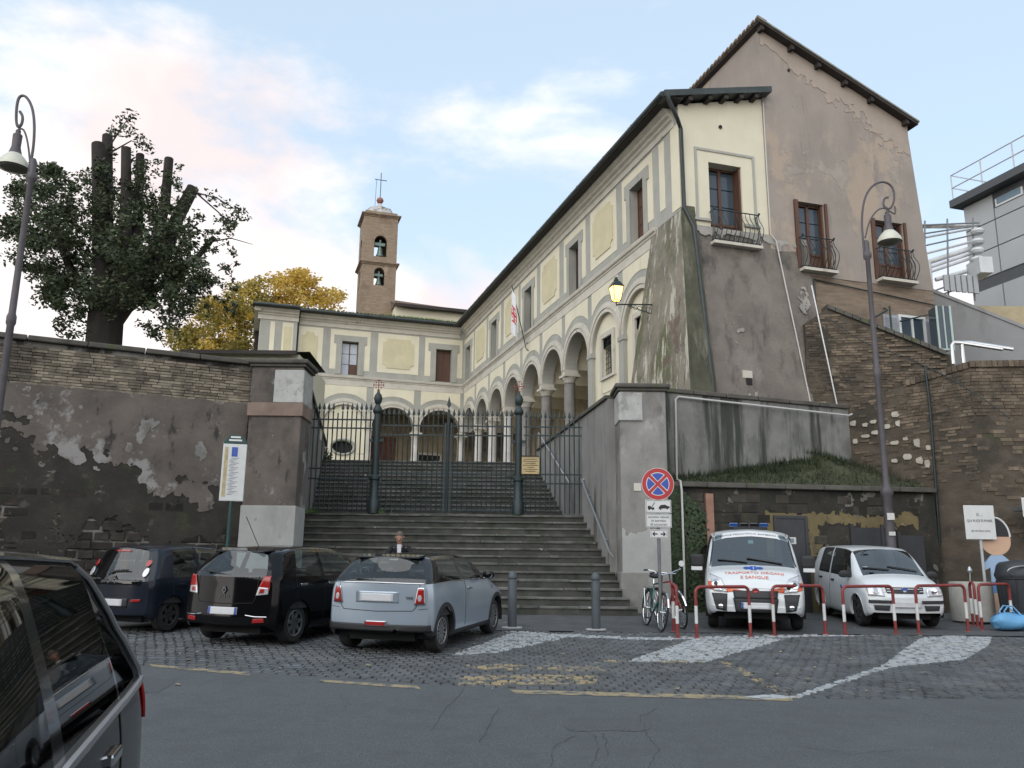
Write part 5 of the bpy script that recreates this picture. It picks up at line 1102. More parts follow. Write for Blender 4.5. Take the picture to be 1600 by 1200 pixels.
for z in (.75,1.5): MB().tube([(-.15,3,ztop+.42+z),(-.15,-.5,ztop+.42+z),(16,-.5,ztop+.42+z)],.035,6).build('railing',m_wrail,MBd)
for k in range(9): MB().tube([(-.15+2.0*k,-.5,ztop+.42),(-.15+2.0*k,-.5,ztop+1.92)],.035,6).build('railing_post',m_wrail,MBd)
MB().box(9.5,15,1,5,ztop+.42,ztop+3.2).build('plant_room',m_joint,MBd)
pp=thing('plant_pipes','rooftop plant of white insulated pipes, ducts and sloped panels','pipework',(0,0,0))
pb=AY(1440,470,34); pp.location=(pb.x,34,6)
m_ins=mat('white insulation',(.55,.57,.58),.45,.1,2); m_pf=mat('grey steel frame',(.17,.18,.19),.5,.1)
def pt(px,py,Y=34.): return tuple(AY(px,py,Y))
MB().box(pb.x-.5,pb.x+7,34.6,38,6,AY(1450,470,34).z).build('plant_base',mat('yellowish plant wall',(.40,.34,.22),.9,.1),pp,world=True)
for a,b,r in (((1446,420),(1530,392),.07),((1446,427),(1530,399),.07),((1450,410),(1530,384),.11),((1440,372),(1525,356),.05),((1440,398),(1525,376),.05),((1450,408),(1455,470),.12),((1462,437),(1510,424),.09)):
    MB().tube([pt(*a),pt(*b)],r,10).build('pipe',m_ins,pp,True,True)
for y in (362,378,392,406): q=MB(); c=Vector(pt(1527,y,33.5)); q.lathe([(.05,-.13),(.22,-.10),(.27,0),(.22,.10),(.05,.13)],c,12); q.build('duct_cap',m_ins,pp,True,True)
MB().box(pt(1508,400)[0],pt(1528,400)[0],33,34,pt(1505,438)[2],pt(1505,414)[2]).build('duct_box',m_ins,pp,world=True)
for k in range(5):
    a=Vector(pt(1438+18*k,352,35)); b=Vector(pt(1462+18*k,336,35)); MB().hexa([a,a+Vector((.5,0,0)),b+Vector((.5,1.5,0)),b+Vector((0,1.5,0))],[a+Vector((0,0,.06)),a+Vector((.5,0,.06)),b+Vector((.5,1.5,.06)),b+Vector((0,1.5,.06))]).build('sloped_panel',m_ins if k%2 else m_pan,pp,world=True)
for a,b in (((1438,352),(1530,348)),((1438,366),(1530,352)),((1445,345),(1445,470)),((1480,342),(1482,470)),((1520,340),(1523,470)),((1455,466),(1530,440)),((1455,456),(1530,430)),((1440,385),(1530,365))):
    MB().tube([pt(*a,33.6),pt(*b,33.6)],.035,6).build('frame_bar',m_pf,pp,True,True)
for k in range(6): MB().box(pt(1463+9*k,455)[0],pt(1470+9*k,455)[0],33.3,33.4,pt(1460,462)[2]-.02*k,pt(1460,438)[2]).build('louvre_panel',m_pan,pp,world=True)
# ------------------------------------------------------------------ trees
m_bark=mat('dark bark',(.026,.022,.019),.95,.3,4,.6,zs=.3,bscale=20); m_cut=mat('sawn wood',(.08,.065,.05),.9,.2,6)
def leafmat(name,c1,c2,tr=.25):
    m,t,b=nodes(name); nd=t.nodes; ln=t.links
    g=nd.new('ShaderNodeNewGeometry'); r=nd.new('ShaderNodeValToRGB'); r.color_ramp.elements[0].color=(*c1,1); r.color_ramp.elements[1].color=(*c2,1)
    ln.new(g.outputs['Random Per Island'],r.inputs[0]); ln.new(r.outputs[0],b.inputs['Base Color']); b.inputs['Roughness'].default_value=.55
    tl=nd.new('ShaderNodeBsdfTranslucent'); ln.new(r.outputs[0],tl.inputs[0]); mx=nd.new('ShaderNodeMixShader'); mx.inputs[0].default_value=tr; ln.new(b.outputs[0],mx.inputs[1]); ln.new(tl.outputs[0],mx.inputs[2]); ln.new(mx.outputs[0],nd['Material Output'].inputs[0]); return m
def leaves(mb,c,rad,n,s,rs,flat=.8):
    for _ in range(n):
        d=Vector((rs.gauss(0,1),rs.gauss(0,1),rs.gauss(0,1))).normalized()*rad*rs.random()**.45; p=Vector(c)+Vector((d.x,d.y,d.z*flat))
        a=Vector((rs.gauss(0,1),rs.gauss(0,1),rs.gauss(0,.6))).normalized(); b=a.cross(Vector((rs.gauss(0,1),rs.gauss(0,1),rs.gauss(0,1)))).normalized(); k=s*rs.uniform(.7,1.3)
        mb.quad(p-a*k,p-b*k*.5,p+a*k,p+b*k*.5)
TYY=25.; tz=5.7
tpos=AY(162,530,TYY)
ft=thing('pollarded_tree','large dark evergreen tree with sawn-off upright limbs behind the retaining wall','tree',(tpos.x,TYY,tz))
q=MB(); base=Vector((tpos.x,TYY,tz)); sp=lambda px,py,Y=TYY:AY(px,py,Y)
q.tube([base+Vector((0,0,-.3)),sp(162,540),sp(165,500),sp(178,470)],[.72,.52,.52,.62],14); q.build('trunk',m_bark,ft,True,True)
rs2=random.Random(11)
stubs=[((165,480),(158,380),(155,300),(153,225),.24,0),((170,480),(165,340),(167,260),(168,212),.2,.5),((185,470),(196,360),(197,300),(197,232),.18,-.4),((190,470),(214,380),(217,300),(219,242),.16,.3),((195,470),(240,390),(258,320),(264,248),.17,-.2),((195,475),(255,400),(275,345),(302,293),.23,.2),((150,480),(110,420),(90,370),(70,330),.12,-.5),((190,490),(260,440),(310,400),(335,370),.1,.3)]
for (a,b,c,d_,r,dy) in stubs:
    P=[sp(*a),sp(*b,TYY+dy*.5),sp(*c,TYY+dy),sp(*d_,TYY+dy)]; lb=MB().tube(P,[r*1.4,r*1.1,r*.88,r*.8],10).build('limb',m_bark,ft,True,True)
    if r>.15:
        e=(P[3]-P[2]).normalized(); MB().tube([P[3]+e*.002,P[3]+e*.02],r*.72,10).build('cut_face',m_cut,lb,world=True)
lf=MB(); lfm=leafmat('dark evergreen leaf',(.014,.024,.010),(.085,.11,.05))
# clumps inside the crown silhouette measured against the wall and limbs
def inpoly(x,y,P): return inside(x,y,P)
sil=[(8,335),(30,285),(62,262),(95,262),(128,272),(150,285),(190,292),(225,285),(245,300),(282,330),(300,345),(318,392),(318,440),(300,478),(270,500),(250,485),(215,482),(200,462),(150,462),(125,492),(92,482),(55,445),(20,400),(2,368)]
cnt=0
while cnt<345:
    x,y=rs2.uniform(0,370),rs2.uniform(230,520)
    if not inpoly(x,y,sil): continue
    dyy=rs2.gauss(-.25,1.15); edge_=rs2.random()
    c=sp(x,y,TYY+dyy); leaves(lf,c,rs2.uniform(.2,.52),rs2.randrange(45,130),rs2.choice((.055,.065,.08)),rs2); cnt+=1
for k in range(70):
    a_=rs2.uniform(0,1); leaves(lf,sp(300+70*rs2.random()**1.2,330+150*a_+20*rs2.random(),TYY+rs2.gauss(0,.8)),rs2.uniform(.12,.26),rs2.randrange(10,32),.065,rs2)
for k in range(26): leaves(lf,sp(rs2.choice((rs2.uniform(225,300),rs2.uniform(90,135))),rs2.uniform(485,528),TYY+rs2.gauss(-.3,.5)),rs2.uniform(.15,.26),26,.065,rs2)
for (x_,y_,n_) in ((153,285,9),(168,270,9),(197,285,9),(219,285,9),(262,300,9),(285,320,9)):
    for k in range(n_): leaves(lf,sp(x_+rs2.gauss(0,9),y_-abs(rs2.gauss(0,26))+12,TYY-.35+rs2.gauss(0,.3)),rs2.uniform(.1,.24),26,.06,rs2)
for k in range(26): leaves(lf,sp(rs2.uniform(120,190),rs2.uniform(455,500),TYY-.6+rs2.gauss(0,.2)),rs2.uniform(.12,.25),30,.06,rs2)
for k in range(34): leaves(lf,sp(rs2.uniform(100,285),rs2.uniform(248,300),TYY+rs2.gauss(0,.6)),rs2.uniform(.12,.24),18,.06,rs2)
for (x,y) in ((190,190),(200,205),(215,215),(225,225),(205,182),(180,205),(232,232),(175,235),(205,240),(330,305),(350,320),(372,330),(362,345),(345,345),(380,338),(300,300),(15,300),(45,262),(240,520),(265,510),(225,505),(110,505),(95,480),(80,462),(60,470)):
    leaves(lf,sp(x,y,TYY+rs2.gauss(0,.5)),.28,34,.07,rs2)
tag(lf.build('crown',lfm,ft,world=True),kind='stuff')
for (a,b,c) in (((302,300),(340,310),(378,333)),((305,300),(345,335),(360,350)),((320,380),(360,372),(395,382)),((170,230),(190,200),(205,178)),((170,240),(205,220),(232,228)),((60,300),(45,275),(30,262)),((260,420),(310,400),(350,380)),((240,430),(290,470),(300,510))):
    MB().tube([sp(*a),sp(*b),sp(*c)],[.03,.02,.008],5).build('twig',m_bark,ft,True,True)
GYY=64.
gp=AY(420,500,GYY)
gt_=thing('golden_tree','tall golden leaved tree with low sun painted into its right-hand leaves beyond the cloister wing','tree',(gp.x,GYY,6))
MB().tube([(gp.x,GYY,5.5),(gp.x+.2,GYY,12),(gp.x,GYY,18)],[.6,.45,.3],10).build('trunk',m_bark,gt_,True,True)
for k,(x,y) in enumerate(((340,470),(390,450),(440,440),(480,440),(520,465))):
    e=AY(x,y,GYY); MB().tube([(gp.x+.1,GYY,12+k*.8),((gp.x+e.x)/2,GYY,(14+e.z)/2+.5),(e.x,GYY,e.z)],[.25,.17,.05],7).build('limb',m_bark,gt_,True,True)
gl=MB(); gm=leafmat('gold leaf with painted sun',(.46,.30,.05),(.66,.47,.10),.45); gm2=leafmat('olive leaf outside painted sun',(.20,.175,.04),(.36,.28,.06),.4)  # low sunlight is put into the leaf colour: bright gold against duller olive
gsil=[(300,500),(315,470),(350,460),(385,440),(430,432),(465,424),(495,438),(500,455),(520,458),(540,462),(542,476),(470,480),(400,478),(395,560),(270,550),(260,525),(275,510),(290,520)]
gl2=MB(); cnt=0
while cnt<330:
    x,y=rs2.uniform(255,545),rs2.uniform(420,560)
    if not inpoly(x,y,gsil): continue
    yy=GYY+rs2.gauss(0,1.8); c=AY(x,y,yy); leaves(gl if (x>425 or rs2.random()<.22) else gl2,c,rs2.uniform(.5,1.0),rs2.randrange(30,70),.15,rs2); cnt+=1  # gold mostly on the right, painting the side the low sun would catch
tag(gl.build('crown',gm,gt_,world=True),kind='stuff'); tag(gl2.build('crown',gm2,gt_,world=True),kind='stuff')
# bush at the head of the stairs and weeds on steps
bs=MB(); 
for (x,y,Y,r,n) in ((500,714,31.6,.45,500),(508,722,31.4,.3,220)): leaves(bs,AY(x,y,Y),r,n,.06,rs2)
b_=bs.build('bush',lfm); tag(b_,'small dark bush at the head of the stairs','bush')
wz=MB()
for (x,y,z,n) in ((XL(23.3)+.15,23.3,Zg,60),(-3.5,23.45,Zg,40),(XL(24)+.1,24,Zg,40),(XR(22)-.1,22.0,1.95,20),(-2.4,18.9,.58,15)):
    for k in range(n):
        p=Vector((x+rs2.gauss(0,.12),y+rs2.gauss(0,.1),z)); h=rs2.uniform(.05,.2); a=rs2.uniform(0,6); wz.add([(p.x-.01*math.cos(a),p.y-.01*math.sin(a),p.z),(p.x+.01*math.cos(a),p.y+.01*math.sin(a),p.z),(p.x+rs2.uniform(-.07,.07),p.y+rs2.uniform(-.07,.07),p.z+h)],[(0,1,2)])
tag(wz.build('step_weeds',m_green),'tufts of weeds growing at the ends of the steps','weeds',kind='stuff')
# ------------------------------------------------------------------ vehicles
from mathutils.bvhtree import BVHTree
def pchip(P,k):
    """monotone cubic resampling of P (n,...) with k pieces per interval"""
    P=np.asarray(P,float); n=len(P); d=np.diff(P,axis=0); m=np.zeros_like(P)
    for i in range(1,n-1):
        a,b=d[i-1],d[i]; s=(a*b>0); m[i]=np.where(s,2*a*b/np.where(s,a+b,1),0)
    m[0]=d[0]; m[-1]=d[-1]; out=[]
    for i in range(n-1):
        for j in range(k):
            t=j/k; h00=2*t**3-3*t*t+1; h10=t**3-2*t*t+t; h01=-2*t**3+3*t*t; h11=t**3-t*t
            out.append(h00*P[i]+h10*m[i]+h01*P[i+1]+h11*m[i+1])
    out.append(P[-1]); return np.array(out)
def paint(name,c,metal=.3,rough=.3,coat=.8,spec=.5): return mat(name,c,rough,.03,2,metal=metal,coat=coat,spec=spec)
m_tyre=mat('tyre rubber',(.018,.018,.019),.85,.2,9,.2); m_trimb=mat('black plastic trim',(.022,.022,.024),.6,.1,8); m_under=mat('underbody black',(.008,.008,.008),.9,0)
m_chr=mat('chrome',(.62,.63,.64),.12,0,metal=1.0); m_rim=mat('alloy rim',(.30,.31,.32),.35,.1,9,metal=.8); m_rimd=mat('dark rim gap',(.03,.03,.03),.6,0)
m_lred=mat('red lamp plastic',(.30,.012,.012),.15,.05,9,coat=.6); m_lclear=mat('clear lamp plastic',(.55,.55,.56),.12,.1,30,metal=.35,coat=.8); m_lamb=mat('amber lamp',(.5,.18,.03),.2,.05)
m_plate=mat('white number plate',(.55,.56,.57),.4,.05,9); m_plb2=mat('blue plate band',(.03,.07,.3),.4,0)
m_cgl=thin_glass('car glass',(.62,.70,.71)); m_cgd=thin_glass('dark car glass',(.10,.11,.115)); m_seat=mat('dark seat cloth',(.022,.022,.025),.9,.1,6)
m_wht=mat('white decal',(.65,.66,.66),.4,0); m_blk=MATS['dark tufa block']; m_gloss=mat('gloss black',(.008,.008,.009),.12,0,coat=.5)
KS,KR=5,4
CAPS=(1,.97,.90,.80,.62,.32,0)
class Car:
    def __init__(s,name,label,cat,S,pos,yaw,bodymat,bulge=(.08,.07),wheels=None,wr=.3,flat=False,rimstyle='spokes',archw=None,lowmat=None,group=None,zf=None):
        z=zf if zf is not None else gz(pos[1])+.012
        s.root=thing(name,label,cat,(pos[0],pos[1],z),yaw,group,rx=0 if flat else math.atan(SL))
        s.bm=bodymat; s.S=S
        A=[]
        for (xs,xm,xr,zs,w,zb,wb,zr,wr_,zc) in S:
            h=zb-zs; L=lambda a,b,t:a+(b-a)*t
            A.append([(xs,0,zs),(xs,w*.90,zs),(xs,w*.985,zs+.09),(L(xs,xm,.35),w,zs+.42*h),(L(xs,xm,.75),w*.992,zs+.76*h),(xm,wb,zb),(L(xm,xr,.52),L(wb,wr_,.46)+.012,L(zb,zr,.52)),(xr,wr_,zr),(xr,wr_*.6,L(zr,zc,.7)),(xr,0,zc)])
        A=np.array(A)                                  # stations x 10 x 3
        B=pchip(A,KS); B=np.transpose(pchip(np.transpose(B,(1,0,2)),KR),(1,0,2))
        s.B=B; nS,nR=B.shape[:2]; s.nS,s.nR=nS,nR
        # caps
        def cap(row,sg,bul):
            out=[]
            zr,zc=row[7*KR][2],row[9*KR][2]
            for c in CAPS:
                r=row.copy(); r[:,1]*=c; r[:,0]+=sg*bul*(1-c*c); k=7*KR; tt=np.clip((np.arange(k+1)-5*KR)/(2*KR),0,1); r[:k+1,2]+=(zc-zr)*(1-c**2)*tt**2; out.append(r[:k+1])
            return np.array(out)
        s.rc=cap(B[0],-1,bulge[0]); s.fc=cap(B[-1],1,bulge[1])
        V=[];F_=[]
        def addgrid(g,flip=False):
            i=len(V); a,b=g.shape[:2]
            for sgn in (1,-1):
                i=len(V); V.extend([(p[0],sgn*p[1],p[2]) for r in g for p in r]); F_.extend([(i+u*b+v,i+(u+1)*b+v,i+(u+1)*b+v+1,i+u*b+v+1) for u in range(a-1) for v in range(b-1)])
        addgrid(B); addgrid(s.rc); addgrid(s.fc); s.bvh=BVHTree.FromPolygons([Vector(v) for v in V],F_)
        s.wheels=wheels; s.wr=wr; s.arch=wr+.055
        s.parts={}
    def grid(s,g,sel,name,mt,arch=False,smooth=True,sides=(1,-1),parent=None):
        """faces of grid g whose coarse cell passes sel(i,j) become one part"""
        mb=MB(); a,b=g.shape[:2]; tw=.0
        for sgn in sides:
            P=g.copy(); drop=np.zeros((a,b),bool)
            if arch and s.wheels is not None:
                for wx in s.wheels:
                    dx=P[:,:,0]-wx; dz=P[:,:,2]-s.wr; rr_=np.hypot(dx,dz); ins=(rr_<s.arch)&(P[:,:,1]>.3)
                    drop|=ins
                    # snap vertices on the border of the opening to the circle
                    nb=np.zeros_like(ins)
                    nb[1:]|=~ins[:-1]; nb[:-1]|=~ins[1:]; nb[:,1:]|=~ins[:,:-1]; nb[:,:-1]|=~ins[:,1:]; nb[1:,1:]|=~ins[:-1,:-1]; nb[:-1,:-1]|=~ins[1:,1:]; nb[1:,:-1]|=~ins[:-1,1:]; nb[:-1,1:]|=~ins[1:,:-1]
                    br=ins&nb; k=s.arch/np.maximum(rr_,1e-3); P[:,:,0]=np.where(br,wx+dx*k,P[:,:,0]); P[:,:,2]=np.where(br,s.wr+dz*k,P[:,:,2])
            i0=len(mb.v); mb.pts([(p[0],sgn*p[1],p[2]) for r in P for p in r])
            for u in range(a-1):
                for v in range(b-1):
                    if not sel(u,v): continue
                    if drop[u,v] and drop[u+1,v] and drop[u,v+1] and drop[u+1,v+1]: continue
                    f=(i0+u*b+v,i0+(u+1)*b+v,i0+(u+1)*b+v+1,i0+u*b+v+1); mb.f.append(f if sgn>0 else f[::-1])
        used=sorted({i for f in mb.f for i in f}); mp={o:n for n,o in enumerate(used)}
        m2=MB(); m2.v=[mb.v[i] for i in used]; m2.f=[tuple(mp[i] for i in f) for f in mb.f]
        if not m2.f: return None
        o=m2.build(name,mt,parent or s.root,False); recalc(o); o.data.polygons.foreach_set('use_smooth',[True]*len(o.data.polygons)); return o
    def hit(s,a,b,axis):
        o,d={'rear':((-6,a,b),(1,0,0)),'front':((6,a,b),(-1,0,0)),'left':((a,4,b),(0,-1,0)),'right':((a,-4,b),(0,1,0)),'top':((a,b,5),(0,0,-1))}[axis]
        p,n,_,_=s.bvh.ray_cast(Vector(o),Vector(d)); return (p,Vector(d)*-1 if n is None else (n if n.dot(Vector(d))<0 else -n)) if p else (None,None)
    def decal(s,name,mt,c,axis,off=.006,n=8,m=8,parent=None,ell=False,smooth=True,thick=.0):
        """a panel following the body: c = 4 corners (bilinear) or (centre,ra,rb) for an ellipse"""
        mb=MB(); pts=[];idx={}
        def P(a,b):
            p,nn=s.hit(a,b,axis)
            if p is None: return None
            d={'rear':Vector((-1,0,0)),'front':Vector((1,0,0)),'left':Vector((0,1,0)),'right':Vector((0,-1,0)),'top':Vector((0,0,1))}[axis]
            return p+(nn*.6+d*.4).normalized()*off
        if ell:
            (ca,cb),ra,rb=c; g=[[P(ca+ra*r*math.cos(t),cb+rb*r*math.sin(t)) for t in np.linspace(0,2*PI,25)] for r in (0,.4,.75,.93,1)]
            for q in g[-1]:
                pass
        else:
            c0,c1,c2,c3=[Vector(x) for x in c]; g=[]
            for i in range(n+1):
                row=[]
                for j in range(m+1):
                    p=c0.lerp(c1,i/n).lerp(c3.lerp(c2,i/n),j/m); row.append(P(p.x,p.y))
                g.append(row)
        a,b=len(g),len(g[0])
        vs=[];ids={}
        for i in range(a):
            for j in range(b):
                if g[i][j] is not None: ids[i,j]=len(vs); vs.append(g[i][j])
        fs=[(ids[i,j],ids[i+1,j],ids[i+1,j+1],ids[i,j+1]) for i in range(a-1) for j in range(b-1) if all(k in ids for k in ((i,j),(i+1,j),(i+1,j+1),(i,j+1)))]
        if not fs: return None
        mb.add([tuple(v) for v in vs],fs); o=mb.build(name,mt,parent or s.root); recalc(o); o.data.polygons.foreach_set('use_smooth',[True]*len(o.data.polygons)); 
        md=o.modifiers.new('s','SOLIDIFY'); md.thickness=off*1.2+thick; md.offset=0; return o
    def both(s,name,mt,c,axis,**k):
        r=[s.decal(name,mt,c,axis,**k)]
        if axis in ('rear','front'): r.append(s.decal(name,mt,[(-a,b) for a,b in c] if not k.get('ell') else ((-c[0][0],c[0][1]),c[1],c[2]),axis,**k))
        return r
    def line(s,name,mt,pts,axis,r=.006,off=.002,parent=None):
        P=[]
        for (a,b),(c,d) in zip(pts[:-1],pts[1:]):
            for k in range(6):
                p,n=s.hit(a+(c-a)*k/6,b+(d-b)*k/6,axis)
                if p: P.append(p+n*off)
        p,n=s.hit(*pts[-1],axis)
        if p: P.append(p+n*off)
        if len(P)>1: return MB().tube(P,r,6).build(name,mt,parent or s.root,True)
    def wheel(s,x,sg,y,style='spokes',n=10,rimm=None,w=.19):
        r=s.wr; o=MB().lathe([(r*.63,-w*.5),(r*.9,-w*.52),(r*.985,-w*.36),(r,-w*.1),(r,w*.1),(r*.985,w*.36),(r*.92,w*.5),(r*.68,w*.52),(r*.64,w*.42)],(x,y,r),32,'y',False).build('wheel',m_tyre,s.root,True)
        yo=y+sg*w*.40; R_=r*.66
        MB().lathe([(R_,0),(R_,.01)],(x,yo-sg*.03,r),24,'y').build('rim_back',m_rimd,o)
        q=MB(); q.tube([(x+R_*.95*math.cos(a),yo+sg*.01,r+R_*.95*math.sin(a)) for a in np.linspace(0,2*PI,29)[:-1]],.014,6,closed=True)
        for k in range(n):
            a=2*PI*k/n+.2; wd=.016 if style=='spokes' else .035; c,sn=math.cos(a),math.sin(a)
            i,u=R_*.16,R_*.95; P=[(x+i*c-wd*sn,r+i*sn+wd*c),(x+u*c-wd*.8*sn,r+u*sn+wd*.8*c),(x+u*c+wd*.8*sn,r+u*sn-wd*.8*c),(x+i*c+wd*sn,r+i*sn-wd*c)]
            q.hexa([(p[0],yo-sg*.012,p[1]) for p in P],[(p[0],yo+sg*.012,p[1]) for p in P])
        q.lathe([(R_*.26,-.012),(R_*.24,.014)],(x,yo,r),16,'y'); q.build('rim',rimm or m_rim,o,True)
        return o
    def chassis(s,style='spokes',n=10,rimm=None,hw=None,seats=True,cabin=None,w=.19):
        hw=hw or max(r[4] for r in s.S)
        for wx in s.wheels:
            for sg in (1,-1):
                s.wheel(wx,sg,sg*(hw-.055-w*.5),style,n,rimm,w)
                # wheel-well liner
                an=np.linspace(-.25,PI+.25,18); q=MB(); r=s.arch
                for a0,a1 in zip(an[:-1],an[1:]): q.quad((wx+r*math.cos(a0),sg*(hw-.015),s.wr+r*math.sin(a0)),(wx+r*math.cos(a1),sg*(hw-.015),s.wr+r*math.sin(a1)),(wx+r*math.cos(a1),sg*(hw-.42),s.wr+r*math.sin(a1)),(wx+r*math.cos(a0),sg*(hw-.42),s.wr+r*math.sin(a0)))
                q.poly([(wx+r*math.cos(a),sg*(hw-.42),s.wr+r*math.sin(a)) for a in an]); q.build('wheel_well',m_under,s.root)
        x0,x1=s.S[0][0]+.12,s.S[-1][0]-.12; zs=min(r[3] for r in s.S)
        MB().box(x0,x1,-hw*.62,hw*.62,zs-.01,zs+.12).build('underbody',m_under,s.root)
        if seats and cabin:
            xa,xf,zb=cabin
            f=MB(); f.box(xa,xf,-hw*.82,hw*.82,zs+.1,zs+.14)
            f.build('cabin_floor',m_under,s.root)
            for (x,ys) in ((xa+.42,(-.36,0,.36)),(xf-.85,(-.36,.36))):
                for y in ys:
                    q=MB(); q.box(x,x+.48,y-.22,y+.22,zs+.15,zs+.34); q.hexa([(x-.02,y-.22,zs+.3),(x+.14,y-.22,zs+.3),(x+.14,y+.22,zs+.3),(x-.02,y+.22,zs+.3)],[(x-.16,y-.19,zb-.05),(x-.06,y-.19,zb-.05),(x-.06,y+.19,zb-.05),(x-.16,y+.19,zb-.05)]); q.box(x-.18,x-.09,y-.13,y+.13,zb+.0,zb+.17); bevel(q.build('seat',m_seat,s.root),.03)
            q=MB(); q.box(xf-.12,xf+.25,-hw*.8,hw*.8,zb-.22,zb-.02); bevel(q.build('dashboard',m_seat,s.root),.04)
            q=MB(); q.tube([(xf-.28+.06*math.sin(a),.36+.18*math.cos(a),zb-.06+.17*math.sin(a)) for a in np.linspace(0,2*PI,17)[:-1]],.014,6,closed=True); q.build('steering_wheel',m_trimb,s.root,True)
    def mirror(s,x,z,hw,mt,sz=(.1,.2,.15)):
        for sg in (1,-1):
            q=MB(); q.lathe([(.0,-.08),(.07,-.06),(.09,0),(.085,.05),(.07,.06)],(0,0,0),12,'x'); o=q.build('mirror',mt,s.root,True); o.location=(x,sg*(hw+.11),z); o.scale=(.9,1.25,.85)
            MB().box(x-.03,x+.03,min(sg*(hw-.06),sg*(hw+.06)),max(sg*(hw-.06),sg*(hw+.06)),z-.07,z-.04).build('mirror_arm',m_trimb,s.root)
            g=MB().lathe([(.075,0),(.075,.004)],(0,0,0),14,'x').build('mirror_glass',m_chr,o); g.location=(-.062,0,0) 
    def arches(s,width,mt,off=.006,up=0):
        for wx in s.wheels:
            for ax,sg in (('left',1),('right',-1)):
                an=np.linspace(-.35,PI+.35,30); g0=[];g1=[]; mb=MB()
                for a in an:
                    row=[]
                    for rr_ in (s.arch-.004,s.arch+width):
                        p,n=s.hit(wx+rr_*math.cos(a),max(s.wr+rr_*math.sin(a),.20),ax); row.append(p+Vector((0,sg*off,0)) if p else None)
                    g0.append(row)
                for (a,b) in zip(g0[:-1],g0[1:]):
                    if None in a or None in b: continue
                    mb.quad(a[0],b[0],b[1],a[1]); mb.quad(a[0],b[0],b[0]-Vector((0,sg*.06,0)),a[0]-Vector((0,sg*.06,0))); mb.quad(a[1],b[1],b[1]-Vector((0,sg*.012,0)),a[1]-Vector((0,sg*.012,0)))
                if mb.v: mb.build('wheel_arch',mt,s.root,True)
m_lin=mat('matte cabin lining',(.03,.03,.032),.95,.05)
ci=lambda u:u//KS
cj=lambda v:v//KR
def body(c,win,roofm=None,rearwin=True,pillar_m=None,low_m=None,rear_low=None,doors=(),wmat=None,hatch=True,low_ring=2,rear_glass_cols=None):
    """split the shell: win = station intervals with side glass; header interval gives the windscreen"""
    nst=len(c.S); hdr=c.hdr
    gl=wmat or m_cgl
    low=lambda u,v: cj(v)<5
    def sidesel(u,v): return 1<=cj(v)<5 and not any(a<=ci(u)<b for a,b in doors) and not(low_m and cj(v)<low_ring)
    cuts=[0]+[x for d in sorted(doors) for x in d]+[99]
    for a,b in zip(cuts[::2],cuts[1::2]):
        if a<b:
            for sd in (1,-1): c.grid(c.B,lambda u,v:sidesel(u,v) and a<=ci(u)<b,'rear_quarter' if a==0 else 'fender',c.bm,True,sides=(sd,))
    if low_m:
        for sd in (1,-1): c.grid(c.B,lambda u,v:1<=cj(v)<low_ring,'sill',low_m,True,sides=(sd,))
    for k,(a,b) in enumerate(doors):
        for sd in (1,-1):
            d=c.grid(c.B,lambda u,v:1<=cj(v)<5 and a<=ci(u)<b and not(low_m and cj(v)<low_ring),'door',c.bm,True,sides=(sd,))
            x0=c.S[a][1]; zb=c.S[a][5]; ax='left' if sd>0 else 'right'
            p,n=c.hit(x0+.12,zb-.13,ax)
            if p: bevel(MB().box(p.x-.02,p.x+.17,p.y-.02,p.y+.02,p.z-.02,p.z+.02).build('handle',c.handle,d),.008)
            c.line('door_gap',m_under,[(c.S[a][1],zb-.01),(c.S[a][0]*.4+c.S[a][1]*.6,zb-.4),(c.S[a][0],c.S[a][3]+.12)],ax,.004,0,d)
    for k,i in enumerate(win):
        for sd in (1,-1): c.grid(c.B,lambda u,v:5<=cj(v)<7 and ci(u)==i,'side_window',gl,sides=(sd,))
    pm=pillar_m or c.bm
    for k in range(hdr+1):
        if k not in win:
            for sd in (1,-1): c.grid(c.B,lambda u,v:5<=cj(v)<7 and ci(u)==k,'pillar',pm,sides=(sd,))
    c.grid(c.B,lambda u,v:(5<=cj(v)<9 and ci(u)>hdr),'bonnet',c.bm)
    c.grid(c.B,lambda u,v:7<=cj(v)<9 and ci(u)<hdr,'roof',roofm or c.bm)
    c.grid(c.B,lambda u,v:7<=cj(v)<9 and ci(u)==hdr,'windscreen',gl if not getattr(c,'wsm',None) else c.wsm)
    # rear face
    RG=rear_glass_cols or 1
    c.grid(c.rc,lambda u,v:1<=cj(v)<(3 if hatch else 5),'rear_bumper',rear_low or c.bm)
    c.grid(c.rc,lambda u,v:3<=cj(v)<5,'tailgate',c.bm)
    c.grid(c.rc,lambda u,v:5<=cj(v)<7 and u>=RG,'rear_window',getattr(c,'rwm',None) or gl)
    for sd in (1,-1): c.grid(c.rc,lambda u,v:5<=cj(v)<7 and u<RG,'pillar',pm,sides=(sd,))
    c.grid(c.fc,lambda u,v:1<=cj(v)<7,'front_bumper',c.bm)
    # matte cabin lining just inside the painted shell
    g=c.B.copy(); g[:,:,1]*=.962; g[:,:,2]-=.014
    c.grid(g,lambda u,v:7<=cj(v)<9 and ci(u)<hdr,'headliner',m_lin)
    for sd in (1,-1):
        c.grid(g,lambda u,v:3<=cj(v)<5 and 1<=ci(u)<=hdr,'side_lining',m_lin,sides=(sd,))
        for k in range(hdr+1):
            if k not in win: c.grid(g,lambda u,v:5<=cj(v)<7 and ci(u)==k,'pillar_lining',m_lin,sides=(sd,))
        r=c.rc.copy(); r[:,:,0]+=.022; r[:,:,1]*=.97
        if RG>1: c.grid(r,lambda u,v:5<=cj(v)<7 and u<RG,'pillar_lining',m_lin,sides=(sd,))
    c.grid(r,lambda u,v:3<=cj(v)<5,'tailgate_lining',m_lin)
